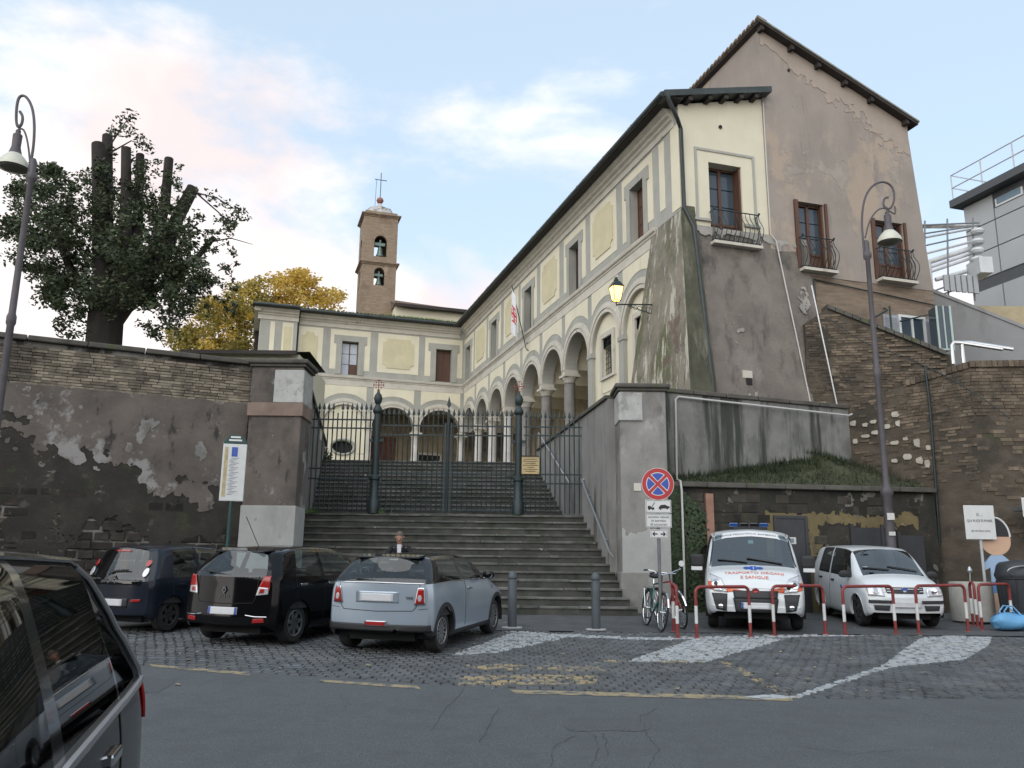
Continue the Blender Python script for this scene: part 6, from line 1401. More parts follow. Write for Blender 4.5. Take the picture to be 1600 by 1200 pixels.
# --- silver three-door car with black roof
p_silver=paint('silver blue paint',(.36,.43,.50),.55,.32); p_black=paint('black car paint',(.004,.004,.005),.0,.08,.1,.25); p_white=paint('white car paint',(.60,.63,.64),0,.35,.7); p_navy=paint('dark blue grey paint',(.012,.016,.025),.1,.18,.15,.3); p_grey=paint('dark grey car paint',(.003,.0034,.004),.0,.12,.0,.12)
#      xs    xm    xr   zs   w    zb   wb   zr   wr   zc
S=[(-1.72,-1.71,-1.43,0.33,0.77,0.995,0.725,1.31,0.55,1.365),
   (-1.62,-1.6,-1.32,0.24,0.83,1,0.79,1.335,0.6,1.39),
   (-1.3,-1.34,-1.16,0.2,0.84,1,0.8,1.35,0.61,1.405),
   (-0.42,-0.4,-0.44,0.19,0.84,0.995,0.8,1.36,0.615,1.415),
   (-0.34,-0.32,-0.38,0.19,0.84,0.995,0.8,1.36,0.615,1.415),
   (0.7,0.62,0.28,0.19,0.84,0.975,0.795,1.325,0.59,1.385),
   (0.82,0.8,0.86,0.19,0.84,0.97,0.78,0.955,0.66,1),
   (1.25,1.25,1.25,0.2,0.84,0.88,0.74,0.935,0.6,0.965),
   (1.6,1.6,1.58,0.24,0.81,0.8,0.68,0.86,0.52,0.89),
   (1.74,1.73,1.7,0.3,0.74,0.66,0.64,0.72,0.5,0.75)]
c=Car('silver_hatchback','silver three-door hatchback with black roof parked tail out before the steps','car',S,(-1.40,14.60),R(73),p_silver,(.10,.09),(-1.20,1.27),.30); c.hdr=5; c.handle=m_chr
body(c,(2,4),roofm=p_black,pillar_m=m_gloss,low_m=m_trimb,rear_low=p_silver,doors=((4,6),))
c.chassis('spokes',14,hw=.84,cabin=(-1.25,.75,.93)); c.arches(.06,m_trimb,.012); c.mirror(.55,1.04,.80,p_black)
for z,r in ((1.0,.008),): c.line('belt_trim',m_chr,[(-1.55,z),(-.4,z),(.6,.978)],'right',r,.004); c.line('belt_trim',m_chr,[(-1.55,z),(-.4,z),(.6,.978)],'left',r,.004)
c.line('belt_trim',m_chr,[(-.70,1.0),(0,1.01),(.70,1.0)],'rear',.008,.004)
low=c.decal('lower_valance',m_trimb,[(-.80,.33),(.80,.33),(.80,.425),(-.80,.425)],'rear',.012,20,4)
c.line('tailgate_gap',m_under,[(-.64,.985),(-.60,.68),(-.55,.62),(0,.605),(.55,.62),(.60,.68),(.64,.985)],'rear',.005,.0)
c.line('bumper_gap',m_under,[(-.78,.655),(-.63,.64)],'rear',.004,0); c.line('bumper_gap',m_under,[(.78,.655),(.63,.64)],'rear',.004,0)
for sg in (-1,1):
    fr=c.decal('tail_light',m_chr,[(sg*.57,.70),(sg*.725,.71),(sg*.705,.95),(sg*.615,.95)],'rear',.010); 
    l=c.decal('lens',m_lred,[(sg*.585,.717),(sg*.712,.725),(sg*.695,.935),(sg*.625,.935)],'rear',.018,parent=fr); c.decal('lens_centre',m_lclear,((sg*.65,.80),.028,.045),'rear',.024,ell=True,parent=fr)
c.decal('number_plate',m_plate,[(-.26,.745),(.26,.745),(.26,.855),(-.26,.855)],'rear',.012); c.decal('plate_recess',p_silver,[(-.34,.725),(.34,.725),(.34,.885),(-.34,.885)],'rear',.003)
c.decal('fog_light',m_chr,[(-.17,.40),(.17,.40),(.17,.47),(-.17,.47)],'rear',.017); c.decal('fog_lens',m_lred,[(-.15,.41),(.15,.41),(.15,.46),(-.15,.46)],'rear',.024)
q=MB(); q.lathe([(.036,0),(.036,.12),(.028,.12),(.028,.0)],(-1.93,-.36,.345),14,'x',False); q.build('exhaust',m_chr,c.root,True)
p,n=c.hit(0,1.06,'rear'); bevel(MB().hexa([(p.x-.02,.02,1.035),(p.x-.02,-.02,1.035),(p.x+.01,-.02,1.035),(p.x+.01,.02,1.035)],[(p.x-.01,.38,1.07),(p.x-.01,.36,1.05),(p.x+.03,.36,1.05),(p.x+.03,.38,1.07)]).build('wiper',m_trimb,c.root),.004)
bevel(MB().hexa([(-1.52,-.50,1.345),(-1.30,-.54,1.36),(-1.30,.54,1.36),(-1.52,.50,1.345)],[(-1.51,-.49,1.375),(-1.28,-.54,1.405),(-1.28,.54,1.405),(-1.51,.49,1.375)]).build('spoiler',p_black,c.root),.02)
p,n=c.hit(-.5,.80,'rear'); text('ONE','badge',.055,m_trimb,c.root,frame((p.x-.012,-.50,.80),(0,-1,0),(0,0,1)))
p,n=c.hit(1.02,.82,'right'); MB().box(.98,1.08,p.y-.012,p.y+.004,.79,.85).build('side_scuttle',m_chr,c.root)
# --- black five-door hatchback
S=[(-1.88,-1.82,-1.58,0.32,0.775,1.03,0.73,1.36,0.52,1.42),
   (-1.72,-1.66,-1.45,0.24,0.855,1.035,0.82,1.4,0.6,1.455),
   (-1.25,-1.3,-1.12,0.2,0.86,1.025,0.825,1.43,0.62,1.485),
   (-0.62,-0.58,-0.55,0.19,0.86,1.01,0.825,1.44,0.625,1.49),
   (-0.52,-0.48,-0.48,0.19,0.86,1.01,0.825,1.44,0.625,1.49),
   (0.5,0.42,0.05,0.19,0.86,0.985,0.825,1.42,0.61,1.475),
   (0.98,0.86,0.34,0.19,0.86,0.975,0.815,1.37,0.58,1.43),
   (1.1,1.08,1.16,0.19,0.855,0.97,0.79,0.94,0.66,0.985),
   (1.55,1.55,1.55,0.21,0.84,0.85,0.74,0.89,0.58,0.925),
   (1.86,1.86,1.84,0.25,0.78,0.74,0.66,0.79,0.5,0.815),
   (1.94,1.93,1.9,0.3,0.72,0.6,0.6,0.66,0.46,0.68)]
c=Car('black_hatchback','glossy black five-door hatchback with roof aerial parked beside the silver car','car',S,(-3.70,15.42),R(70),p_black,(.12,.10),(-1.24,1.33),.31); c.hdr=6; c.handle=m_chr
body(c,(2,4,5),doors=((2,4),(4,6)),rear_glass_cols=2)
c.chassis('five',7,m_rim,.86,cabin=(-1.4,.9,.95)); c.arches(.015,p_black,.006); c.mirror(.72,1.04,.82,p_black)
for sg in (-1,1):
    fr=c.decal('tail_light',m_lred,[(sg*.56,.86),(sg*.735,.83),(sg*.73,1.05),(sg*.63,1.04)],'rear',.012); c.decal('lens',m_lclear,[(sg*.54,.76),(sg*.72,.78),(sg*.715,.875),(sg*.57,.885)],'rear',.016,parent=fr); c.decal('lens',m_lred,[(sg*.59,.795),(sg*.66,.805),(sg*.66,.86),(sg*.60,.86)],'rear',.022,parent=fr)
    c.decal('reflector',m_lred,[(sg*.52,.36),(sg*.70,.37),(sg*.69,.43),(sg*.53,.42)],'rear',.012)
    c.line('bumper_trim',m_chr,[(sg*.40,.47),(sg*.55,.45),(sg*.73,.45)],'rear',.008,.006)
c.decal('number_plate',m_plate,[(-.26,.47),(.26,.47),(.26,.58),(-.26,.58)],'rear',.014); c.decal('plate_band',m_plb2,[(.225,.472),(.258,.472),(.258,.578),(.225,.578)],'rear',.020)
c.decal('plate_band',m_plb2,[(-.258,.472),(-.225,.472),(-.225,.578),(-.258,.578)],'rear',.020)
c.line('tailgate_gap',m_under,[(-.55,1.04),(-.53,.72),(-.49,.65),(0,.63),(.49,.65),(.53,.72),(.55,1.04)],'rear',.006,0)
p,n=c.hit(0,.82,'rear'); X=p.x-.012
q=MB()
for a,b,cc,d in (((0,.06),(.04,0),(.018,0),(0,.032)),((0,.06),(-.04,0),(-.018,0),(0,.032)),((0,-.06),(.04,0),(.018,0),(0,-.032)),((0,-.06),(-.04,0),(-.018,0),(0,-.032))): q.hexa([(X,y,.835+z) for y,z in (a,b,cc,d)],[(X-.012,y,.835+z) for y,z in (a,b,cc,d)])
q.build('diamond_emblem',m_chr,c.root); text('C L I O','badge',.058,m_chr,c.root,frame((X-.004,0,.735),(0,-1,0),(0,0,1)))
MB().tube([(-1.18,0,1.475),(-1.55,0,1.95)],.006,5).build('aerial',m_trimb,c.root)
p,n=c.hit(0,1.09,'rear'); bevel(MB().hexa([(p.x-.02,.05,1.065),(p.x-.02,0,1.065),(p.x+.02,0,1.065),(p.x+.02,.05,1.065)],[(p.x-.01,.42,1.12),(p.x-.01,.40,1.10),(p.x+.03,.40,1.10),(p.x+.03,.42,1.12)]).build('wiper',m_trimb,c.root),.004)
bevel(MB().hexa([(-1.68,-.46,1.39),(-1.45,-.52,1.41),(-1.45,.52,1.41),(-1.68,.46,1.39)],[(-1.67,-.45,1.42),(-1.43,-.52,1.46),(-1.43,.52,1.46),(-1.67,.45,1.42)]).build('spoiler',p_black,c.root),.02)
# --- small dark blue-grey city car
S=[(-1.61,-1.59,-1.38,.30,.725,.86,.69,1.35,.51,1.41),
   (-1.48,-1.44,-1.26,.22,.80,.90,.775,1.39,.58,1.44),
   (-1.10,-1.12,-1.02,.19,.81,.91,.78,1.41,.59,1.46),
   (-.58,-.52,-.52,.18,.81,.90,.78,1.42,.59,1.47),
   (-.48,-.42,-.46,.18,.81,.90,.78,1.42,.59,1.47),
   (.70,.55,.14,.18,.81,.875,.775,1.38,.57,1.44),
   (.92,.90,.96,.18,.80,.87,.755,.92,.62,.97),
   (1.30,1.30,1.30,.20,.79,.82,.70,.86,.55,.90),
   (1.58,1.58,1.56,.24,.74,.70,.62,.75,.47,.78),
   (1.66,1.65,1.62,.30,.68,.58,.56,.64,.43,.66)]
c=Car('city_car','small dark blue-grey city car parked under the retaining wall beside the black hatchback','car',S,(-6.15,16.65),R(68),p_navy,(.11,.07),(-1.13,1.21),.28); c.hdr=5; c.handle=p_navy
body(c,(2,4),doors=((2,4),(4,6)),wmat=m_cgl,rear_glass_cols=2)
c.chassis('five',6,m_rimd,.81,cabin=(-1.2,.7,.92),w=.165); c.arches(.015,p_navy,.006); c.mirror(.55,.95,.78,p_navy)
for sg in (-1,1):
    c.decal('tail_light',m_lclear,((sg*.60,1.0),.045,.075),'rear',.018,ell=True); c.decal('tail_light',m_lred,((sg*.575,1.15),.04,.055),'rear',.018,ell=True); c.decal('reflector',m_lred,[(sg*.42,.52),(sg*.6,.53),(sg*.6,.57),(sg*.42,.56)],'rear',.01)
c.decal('tailgate_glass',m_cgd,[(-.56,.80),(.56,.80),(.57,.88),(-.57,.88)],'rear',.01,16,4)
c.decal('brake_light',m_lred,[(-.17,1.345),(.17,1.345),(.16,1.375),(-.16,1.375)],'rear',.012)
c.decal('number_plate',m_plate,[(-.26,.45),(.26,.45),(.26,.56),(-.26,.56)],'rear',.014); c.decal('bumper_panel',m_trimb,[(-.36,.43),(.36,.43),(.36,.58),(-.36,.58)],'rear',.008,14,4)
p,n=c.hit(0,.86,'rear'); X=p.x-.014
q=MB()
for k in (0,.07):
    q.prism([(X,-.085,.815+k),(X,0,.875+k),(X,.085,.815+k),(X,.085,.845+k),(X,0,.91+k),(X,-.085,.845+k)],(-.008,0,0))
q.build('chevron_emblem',m_chr,c.root)
p,n=c.hit(.42,.87,'rear'); text('CITROËN','badge',.045,m_chr,c.root,frame((p.x-.014,.42,.885),(0,-1,-.0),(0,0,1)),sx=1.3); p,n=c.hit(-.45,.87,'rear'); text('C1','badge',.075,m_chr,c.root,frame((p.x-.016,-.45,.865),(0,-1,0),(0,0,1)))
q=MB(); p,n=c.hit(0,.98,'rear'); q.tube([(p.x-.02,.10,.97),(p.x-.0,.0,1.02),(p.x+.01,-.3,1.05)],[.03,.022,.012],6); q.build('wiper',m_trimb,c.root,True)
# --- ambulance van
S=[(-2.15,-2.14,-2.08,.32,.86,1.10,.87,1.70,.76,1.80),
   (-1.95,-1.95,-1.95,.26,.90,1.10,.885,1.74,.78,1.85),
   (-.85,-.85,-.85,.24,.915,1.10,.89,1.75,.785,1.87),
   (-.75,-.75,-.75,.24,.915,1.10,.89,1.75,.785,1.87),
   (.35,.35,.25,.24,.915,1.08,.89,1.735,.775,1.86),
   (.45,.45,.32,.24,.915,1.08,.89,1.73,.77,1.855),
   (1.25,1.12,.62,.24,.915,1.05,.88,1.68,.74,1.81),
   (1.42,1.34,1.36,.25,.91,1.04,.87,1.12,.78,1.17),
   (1.78,1.78,1.76,.28,.89,.98,.82,1.04,.68,1.085),
   (2.06,2.04,1.98,.32,.83,.80,.74,.88,.60,.92),
   (2.14,2.12,2.07,.36,.77,.62,.68,.74,.55,.78)]
c=Car('ambulance_van','white ambulance van with blue roof lights and orange stripes behind the barriers','ambulance',S,(4.98,18.26),R(-103),p_white,(.05,.09),(-1.38,1.40),.32); c.hdr=6; c.handle=m_trimb
c.wsm=thin_glass('windscreen glass',(.42,.50,.53),.16)
body(c,(2,4,5),doors=((4,6),))
c.chassis('five',6,m_rim,.915,cabin=(-.4,1.15,1.12)); c.arches(.03,m_trimb,.006)
for sg in (1,-1):
    q=MB(); q.box(1.0,1.18,sg*.93 if sg>0 else -1.17,1.17 if sg>0 else -.93,1.12,1.36); mo=bevel(q.build('mirror',m_trimb,c.root),.05,3); MB().box(1.12,1.19,.95*sg if sg>0 else -1.16,1.16*sg if sg>0 else -.95,1.05,1.12).build('indicator',m_wht,mo)
    hl=c.decal('headlight',m_lclear,[(sg*.50,.70),(sg*.74,.72),(sg*.80,1.00),(sg*.60,.93)],'front',.02,10,10)
    for (y,z,r) in ((.60,.77,.055),(.70,.83,.065)): c.decal('lamp_bowl',m_chr,((sg*y,z),r,r),'front',.03,ell=True,parent=hl); c.decal('lamp_bowl',m_rimd,((sg*y,z),r*.5,r*.5),'front',.036,ell=True,parent=hl)
    c.decal('fog_recess',m_trimb,[(sg*.52,.37),(sg*.70,.40),(sg*.78,.68),(sg*.50,.67)],'front',.012,10,10); c.decal('fog_lamp',m_chr,((sg*.62,.45),.04,.04),'front',.026,ell=True)
    c.decal('orange_stripe',mat('orange decal',(.62,.11,.03),.4,.05,5),[(sg*.0+sg*.24,.735),(sg*.50,.70),(sg*.52,.79),(sg*.46,.80)],'front',.008)
    c.decal('orange_stripe',MATS['orange decal'],[(sg*.74,.73),(sg*.83,.75),(sg*.84,.88),(sg*.79,.88)],'front',.008)
gr=c.decal('grille',m_trimb,[(-.38,.60),(.38,.60),(.40,.735),(-.40,.735)],'front',.012,14,6); c.decal('lower_grille',m_trimb,[(-.36,.36),(.36,.36),(.40,.60),(-.40,.60)],'front',.010,14,6)
c.decal('number_plate',m_plate,[(-.26,.42),(.26,.42),(.26,.53),(-.26,.53)],'front',.022); c.decal('plate_band',m_plb2,[(-.258,.422),(-.225,.422),(-.225,.528),(-.258,.528)],'front',.028)
p,n=c.hit(0,.72,'front'); MB().lathe([(.075,0),(.07,.02)],(p.x,0,.72),18,'x').build('badge_ring',m_chr,c.root); MB().lathe([(.058,0),(.056,.026)],(p.x,0,.72),18,'x').build('badge',m_lred,c.root); text('FIAT','badge',.03,m_wht,c.root,frame((p.x+.029,0,.72),(0,1,0),(0,0,1)))
p,n=c.hit(.26,.655,'front'); text('DOBLO','badge',.03,m_chr,c.root,frame((p.x+.014,.26,.655),(0,1,0),(0,0,1)))
# bonnet lettering and star of life, roof lettering
m_bl=mat('blue decal',(.03,.10,.42),.4,0); m_or=MATS['orange decal']
def topframe(x,y,dx=.08):
    p0=c.bvh.ray_cast(Vector((x,y,5)),Vector((0,0,-1)))[0]; p1=c.bvh.ray_cast(Vector((x-dx,y,5)),Vector((0,0,-1)))[0]
    return frame(p0+Vector((.0,0,.012)),(0,1,0),(p1-p0)),p0
def draped_text(s_,size,x,y,mt,sx=1,name='lettering'):
    M,_=topframe(x,y); o=text(s_,name,size,mt,c.root,M,.001,sx=sx)
    for v in o.data.vertices:
        h=c.bvh.ray_cast(Vector((v.co.x,v.co.y,5)),Vector((0,0,-1)))[0]
        if h: v.co.z=h.z+.009
    return o
draped_text('TRASPORTO ORGANI',.10,1.84,0,m_or,1.1); draped_text('E SANGUE',.10,1.94,0,m_or,1.1)
q=MB(); M,p0=topframe(1.70,0)
for k in range(3):
    a=k*PI/3+PI/2; e=.15; w=.045
    P=[(-w*math.sin(a)+e*math.cos(a),w*math.cos(a)+e*math.sin(a)),(w*math.sin(a)+e*math.cos(a),-w*math.cos(a)+e*math.sin(a)),(w*math.sin(a)-e*math.cos(a),-w*math.cos(a)-e*math.sin(a)),(-w*math.sin(a)-e*math.cos(a),w*math.cos(a)-e*math.sin(a))]
    P=[(1.60+y*1.0,x*1.25) for x,y in P]; zz=[c.bvh.ray_cast(Vector((x,y,5)),Vector((0,0,-1)))[0].z+.008+.001*k for x,y in P]; q.quad(*[(x,y,z) for (x,y),z in zip(P,zz)])
q.build('star_emblem',m_bl,c.root); q=MB(); zz=c.bvh.ray_cast(Vector((1.64,0,5)),Vector((0,0,-1)))[0].z; q.tube([(1.71,0,zz-.012),(1.58,0,zz+.028)],.008,5); q.build('star_staff',m_wht,c.root)
c.decal('sun_strip',m_wht,[(.56,-.70),(.56,.70),(.76,.73),(.76,-.73)],'top',.004,6,16); draped_text("OSPEDALE PEDIATRICO BAMBINO GESU'",.085,.70,0,m_ink,.95)
lb=MB().box(.0,.22,-.30,.30,1.86,1.90).build('light_bar',m_trimb,c.root); m_blue=mat('blue lamp',(.012,.05,.17),.15,.05,coat=.8)
for y in (-.30,-.10,.10,.30): bevel(MB().box(.0,.22,y-.09,y+.09,1.90,1.99).build('beacon',m_blue if abs(y)>.2 else m_gloss,lb),.02)
MB().tube([(.45,0,1.85),(.40,0,2.02)],.012,6).build('aerial',m_trimb,c.root)
c.line('windscreen_edge',m_trimb,[(.72,-.72),(1.3,-.80)],'top',.012,.004); c.line('windscreen_edge',m_trimb,[(.72,.72),(1.3,.80)],'top',.012,.004); c.line('roof_seam',m_trimb,[(-1.5,.70),(.55,.70)],'top',.012,.0); c.line('roof_seam',m_trimb,[(-1.5,-.70),(.55,-.70)],'top',.012,.0)
for y0,y1 in ((.55,-.1),(-.1,-.65)): 
    P=[c.bvh.ray_cast(Vector((1.30-(.10*t),y0+(y1-y0)*t,5)),Vector((0,0,-1)))[0]+Vector((0,0,.02)) for t in np.linspace(0,1,7)]; MB().tube(P,.014,6).build('wiper',m_trimb,c.root)
p=c.bvh.ray_cast(Vector((.85,0,5)),Vector((0,0,-1)))[0]; MB().hexa([(p.x-.04,-.05,p.z+.0),(p.x+.04,-.05,p.z-.055),(p.x+.04,.05,p.z-.055),(p.x-.04,.05,p.z)],[(p.x-.04,-.05,p.z+.012),(p.x+.04,-.05,p.z-.043),(p.x+.04,.05,p.z-.043),(p.x-.04,.05,p.z+.012)]).build('permit',mat('pale green paper',(.45,.65,.6),.7,0),c.root)
# --- white five-door car
S=[(-1.72,-1.70,-1.62,.30,.73,.98,.735,1.44,.57,1.49),
   (-1.58,-1.55,-1.46,.22,.775,.98,.755,1.47,.59,1.52),
   (-1.20,-1.22,-1.12,.19,.785,.965,.76,1.485,.60,1.535),
   (-.50,-.48,-.46,.18,.79,.945,.76,1.49,.60,1.54),
   (-.42,-.40,-.40,.18,.79,.945,.76,1.49,.60,1.54),
   (.52,.45,.18,.18,.79,.925,.76,1.47,.59,1.525),
   (1.02,.92,.48,.18,.785,.915,.745,1.42,.56,1.48),
   (1.12,1.10,1.16,.19,.78,.91,.72,.965,.60,1.01),
   (1.42,1.42,1.40,.21,.765,.85,.69,.905,.56,.945),
   (1.64,1.64,1.60,.25,.73,.74,.63,.80,.50,.83),
   (1.70,1.69,1.65,.30,.69,.58,.60,.66,.47,.69)]
c=Car('white_hatchback','small white five-door car with black door handles parked against the low wall','car',S,(7.72,18.72),R(-93),p_white,(.05,.06),(-1.13,1.17),.285); c.hdr=6; c.handle=m_trimb
c.wsm=thin_glass('windscreen glass',(.42,.50,.53),.16)
body(c,(2,4,5),doors=((2,4),(4,6)),pillar_m=None); c.chassis('five',7,m_rimd,.79,cabin=(-1.2,1.0,.95),w=.17); c.arches(.012,p_white,.006); c.mirror(.82,.98,.76,m_trimb)
for sg in (1,-1):
    hl=c.decal('headlight',m_lclear,[(sg*.40,.60),(sg*.70,.62),(sg*.70,.80),(sg*.42,.76)],'front',.016,10,8); c.decal('lamp_bowl',m_chr,((sg*.55,.69),.06,.055),'front',.026,ell=True,parent=hl)
    c.decal('bumper_strip',m_trimb,[(sg*.28,.475),(sg*.70,.48),(sg*.70,.535),(sg*.28,.53)],'front',.014); c.decal('fog_recess',m_trimb,[(sg*.34,.34),(sg*.60,.35),(sg*.62,.44),(sg*.32,.44)],'front',.012)
c.decal('grille',m_trimb,[(-.34,.66),(.34,.66),(.36,.77),(-.36,.77)],'front',.010,12,5)
for z in (.69,.735): c.line('grille_bar',m_chr,[(-.34,z),(0,z),(.34,z)],'front',.008,.016)
p,n=c.hit(0,.715,'front'); MB().lathe([(.068,0),(.062,.03)],(p.x,0,.715),18,'x').build('badge',m_chr,c.root); MB().lathe([(.05,0),(.048,.034)],(p.x,0,.715),18,'x').build('badge',m_bl,c.root); text('FIAT','badge',.028,m_wht,c.root,frame((p.x+.037,0,.715),(0,1,0),(0,0,1)))
c.decal('number_plate',m_plate,[(-.26,.40),(.26,.40),(.26,.51),(-.26,.51)],'front',.022)
p,n=c.hit(.35,.72,'right'); q=MB(); q.prism([(.30,p.y-.006,.70),(.36,p.y-.006,.66),(.42,p.y-.006,.70),(.36,p.y-.006,.76)],(0,-.003,0)); q.build('door_emblem',m_bl,c.root)
for y0,y1 in ((.5,-.05),(-.05,-.55)):
    P=[c.bvh.ray_cast(Vector((1.06-(.08*t),y0+(y1-y0)*t,5)),Vector((0,0,-1)))[0]+Vector((0,0,.02)) for t in np.linspace(0,1,7)]; MB().tube(P,.012,6).build('wiper',m_trimb,c.root)
p=c.bvh.ray_cast(Vector((.95,-.48,5)),Vector((0,0,-1)))[0]; MB().box(p.x-.03,p.x+.03,-.52,-.44,p.z+.004,p.z+.012).build('permit',m_wht,c.root)
# --- dark car close by on the left
S=[(-2.06,-2.0,-1.66,.36,.79,1.02,.76,1.33,.56,1.39),
   (-1.88,-1.80,-1.48,.28,.86,1.02,.82,1.405,.61,1.47),
   (-1.62,-1.62,-1.28,.24,.87,1.01,.84,1.45,.635,1.515),
   (-1.22,-1.18,-1.02,.22,.875,.995,.845,1.48,.65,1.55),
   (-1.18,-1.14,-1.05,.22,.875,.995,.845,1.48,.65,1.55),
   (-.30,-.26,-.26,.21,.88,.975,.85,1.485,.65,1.56),
   (-.18,-.14,-.18,.21,.88,.97,.85,1.485,.65,1.56),
   (.95,.85,.40,.21,.88,.945,.845,1.44,.62,1.52),
   (1.10,1.08,1.14,.21,.875,.94,.82,.99,.68,1.04),
   (1.55,1.55,1.55,.23,.86,.88,.76,.93,.6,.97),
   (1.95,1.95,1.92,.28,.79,.75,.68,.81,.5,.84),
   (2.05,2.04,2.0,.34,.72,.60,.62,.68,.47,.70)]
c=Car('dark_car','dark grey car with bright window trim standing at the roadside, windows mirroring the arcade','car',S,(-1.90,1.86),R(-74),p_grey,(.07,.08),(-1.30,1.32),.32,flat=True,zf=.004); c.hdr=7; c.handle=m_chr
body(c,(2,4,6),wmat=thin_glass('privacy glass',(.035,.04,.042)),pillar_m=m_gloss,doors=((4,6),(6,8))); c.chassis('five',7,m_rim,.88,cabin=(-1.4,.95,1.0)); c.arches(.012,p_grey,.006)
m_sat=mat('satin aluminium trim',(.42,.43,.45),.28,.05,9,metal=.9)
for sd in (1,-1):
    T=c.B; P=[tuple(T[u,5*KR]*np.array([1,sd,1])+np.array([0,sd*.008,.004])) for u in range(2*KS-2,7*KS+1)]; MB().tube(P,.016,8).build('window_trim',m_sat,c.root,True)
    P=[tuple(T[2*KS-2+k//2,min(7*KR,5*KR+k)]*np.array([1,sd,1])+np.array([-.004,sd*.008,0])) for k in range(0,2*KR+1)]; MB().tube(P,.013,8).build('window_trim',m_sat,c.root,True)
    P=[tuple(T[u,7*KR]*np.array([1,sd,1])+np.array([0,sd*.006,.006])) for u in range(2*KS,7*KS+1)]; MB().tube(P,.011,8).build('roof_strip',m_gloss,c.root,True)
for sg in (1,-1):
    c.decal('tail_light',m_lred,[(sg*.66,.80),(sg*.80,.80),(sg*.775,1.16),(sg*.70,1.16)],'rear',.014)
    ax='left' if sg>0 else 'right'
    c.decal('tail_light',m_lred,[(-2.0,.82),(-1.88,.84),(-1.80,1.10),(-1.88,1.12)],ax,.012)
c.root.scale=(1.03,1.03,1.02)
# ------------------------------------------------------------------ street furniture
m_pole=mat('grey painted steel',(.16,.17,.175),.5,.15,6,metal=.4); m_lamp=mat('grey cast iron lamp post',(.075,.068,.075),.6,.2,4,.1); m_opal=mat('dirty opal glass',(.50,.50,.42),.35,.08,6)
SLP=math.atan(SL)
# bollards
bl=None
for i,(x,y,lb) in enumerate(((.05,16.70,'dark grey steel bollard by the front wheel of the silver car'),(1.61,16.53,'dark grey steel bollard standing clear before the steps near the bicycles'))):
    if bl is None:
        bl=thing('bollard',lb,'bollard',(x,y,gz(y)-.01),group='bollards before the steps')
        MB().lathe([(.085,0),(.085,.84),(.075,.87),(.075,.90),(.088,.91),(.088,.94),(.07,1.0),(.03,1.04)],(0,0,0),18).build('post',mat('slate grey paint',(.06,.072,.08),.55,.2,5),bl,True)
        MB().lathe([(.2,.0),(.19,.02)],(0,0,0),14).build('footing',mat('pale cement',(.33,.33,.32),.9,.2,6),bl)
    else:
        o=copy_tree(bl); o.location=(x,y,gz(y)-.01); o['label']=lb
# red and white hoop barriers
m_rb=mat('dull red barrier paint',(.20,.030,.028),.5,.2,6,stains=[((.09,.03,.025),6,.6,.7)]); m_wb=mat('white barrier band',(.60,.60,.58),.5,.08,8)
def barrier(a,b,label):
    a=Vector((*a,gz(a[1])-.02)); b=Vector((*b,gz(b[1])-.02)); t=thing('hoop_barrier',label,'barrier',tuple((a+b)/2),group='red and white hoop barriers')
    H=.87; r=.10; u=(b-a); L=Vector((u.x,u.y,0)).length; e=u/ max(L,1e-3); za=Vector((0,0,1))
    P=[a+za*.55]+[a+e*(r-r*math.cos(s))+za*(H-r+r*math.sin(s)) for s in np.linspace(0,PI/2,6)]+[b-e*(r-r*math.cos(s))+za*(H-r+r*math.sin(s)) for s in np.linspace(PI/2,0,6)]+[b+za*.55]
    MB().tube(P,.028,10).build('hoop',m_rb,t,True,True)
    for p in (a,b):
        MB().tube([p+za*.25,p+za*.55],.0285,10).build('white_band',m_wb,t,True,True); MB().tube([p,p+za*.25],.028,10).build('foot',m_rb,t,True,True)
        MB().lathe([(.07,0),(.06,.022)],p,12).build('base_plate',m_rb,t,world=True)
    return t
gp2=lambda x,y:tuple(G(x,y)[:2])
barrier(gp2(1059,996),(3.02,16.35),'red and white hoop barrier end-on beside the red bicycle')
barrier(gp2(1089,996),gp2(1173,994),'red and white hoop barrier under the ambulance headlight next to the bicycles')
barrier(gp2(1210,992),gp2(1290,990),'red and white hoop barrier between the ambulance and the white car')
barrier(gp2(1321,992),gp2(1400,990),'red and white hoop barrier at the white car wheel with peeling stickers')
barrier(gp2(1436,989),gp2(1513,986),'red and white hoop barrier across the white car nose beside the concrete ashtray')
barrier(gp2(1535,984),(9.95,17.55),'red and white hoop barrier reaching towards the dark bin')
barrier(gp2(1521,977),gp2(1528,979),'narrow red and white hoop barrier end-on beside the concrete ashtray')
b0=Vector((*gp2(1436,989),0)); b1=Vector((*gp2(1513,986),0)); za=Vector((0,0,gz(16.7)+.85)); 
# no-stopping sign on its pole
sx_,sy=2.80,16.42; sg_=thing('traffic_sign','round red and blue no-stopping sign with tow-away plates on a grey pole','sign',(sx_,sy,gz(sy)-.02))
Zs=gz(sy)-.02
MB().tube([(0,0,0),(0,0,3.0)],.032,12).build('pole',m_pole,sg_,True)
m_sb=mat('sign blue',(.03,.08,.36),.4,.03); m_sr=mat('sign red',(.42,.03,.035),.4,.05); m_sw=mat('sign white',(.60,.61,.60),.45,.05,7)
zc=3.15-Zs; f=lambda r,y0,y1,mt,n='disc':MB().lathe([(r,y0),(r,y1)],(0,0,zc),40,'y').build(n,mt,sg_,True)
d0=f(.30,-.05,-.035,m_sr,'disc'); MB().lathe([(.308,-.049),(.308,-.034)],(0,0,zc),40,'y').build('disc_edge',m_sw,d0); MB().lathe([(.222,-.052),(.222,-.0495)],(0,0,zc),40,'y').build('disc_ring',m_sw,d0)
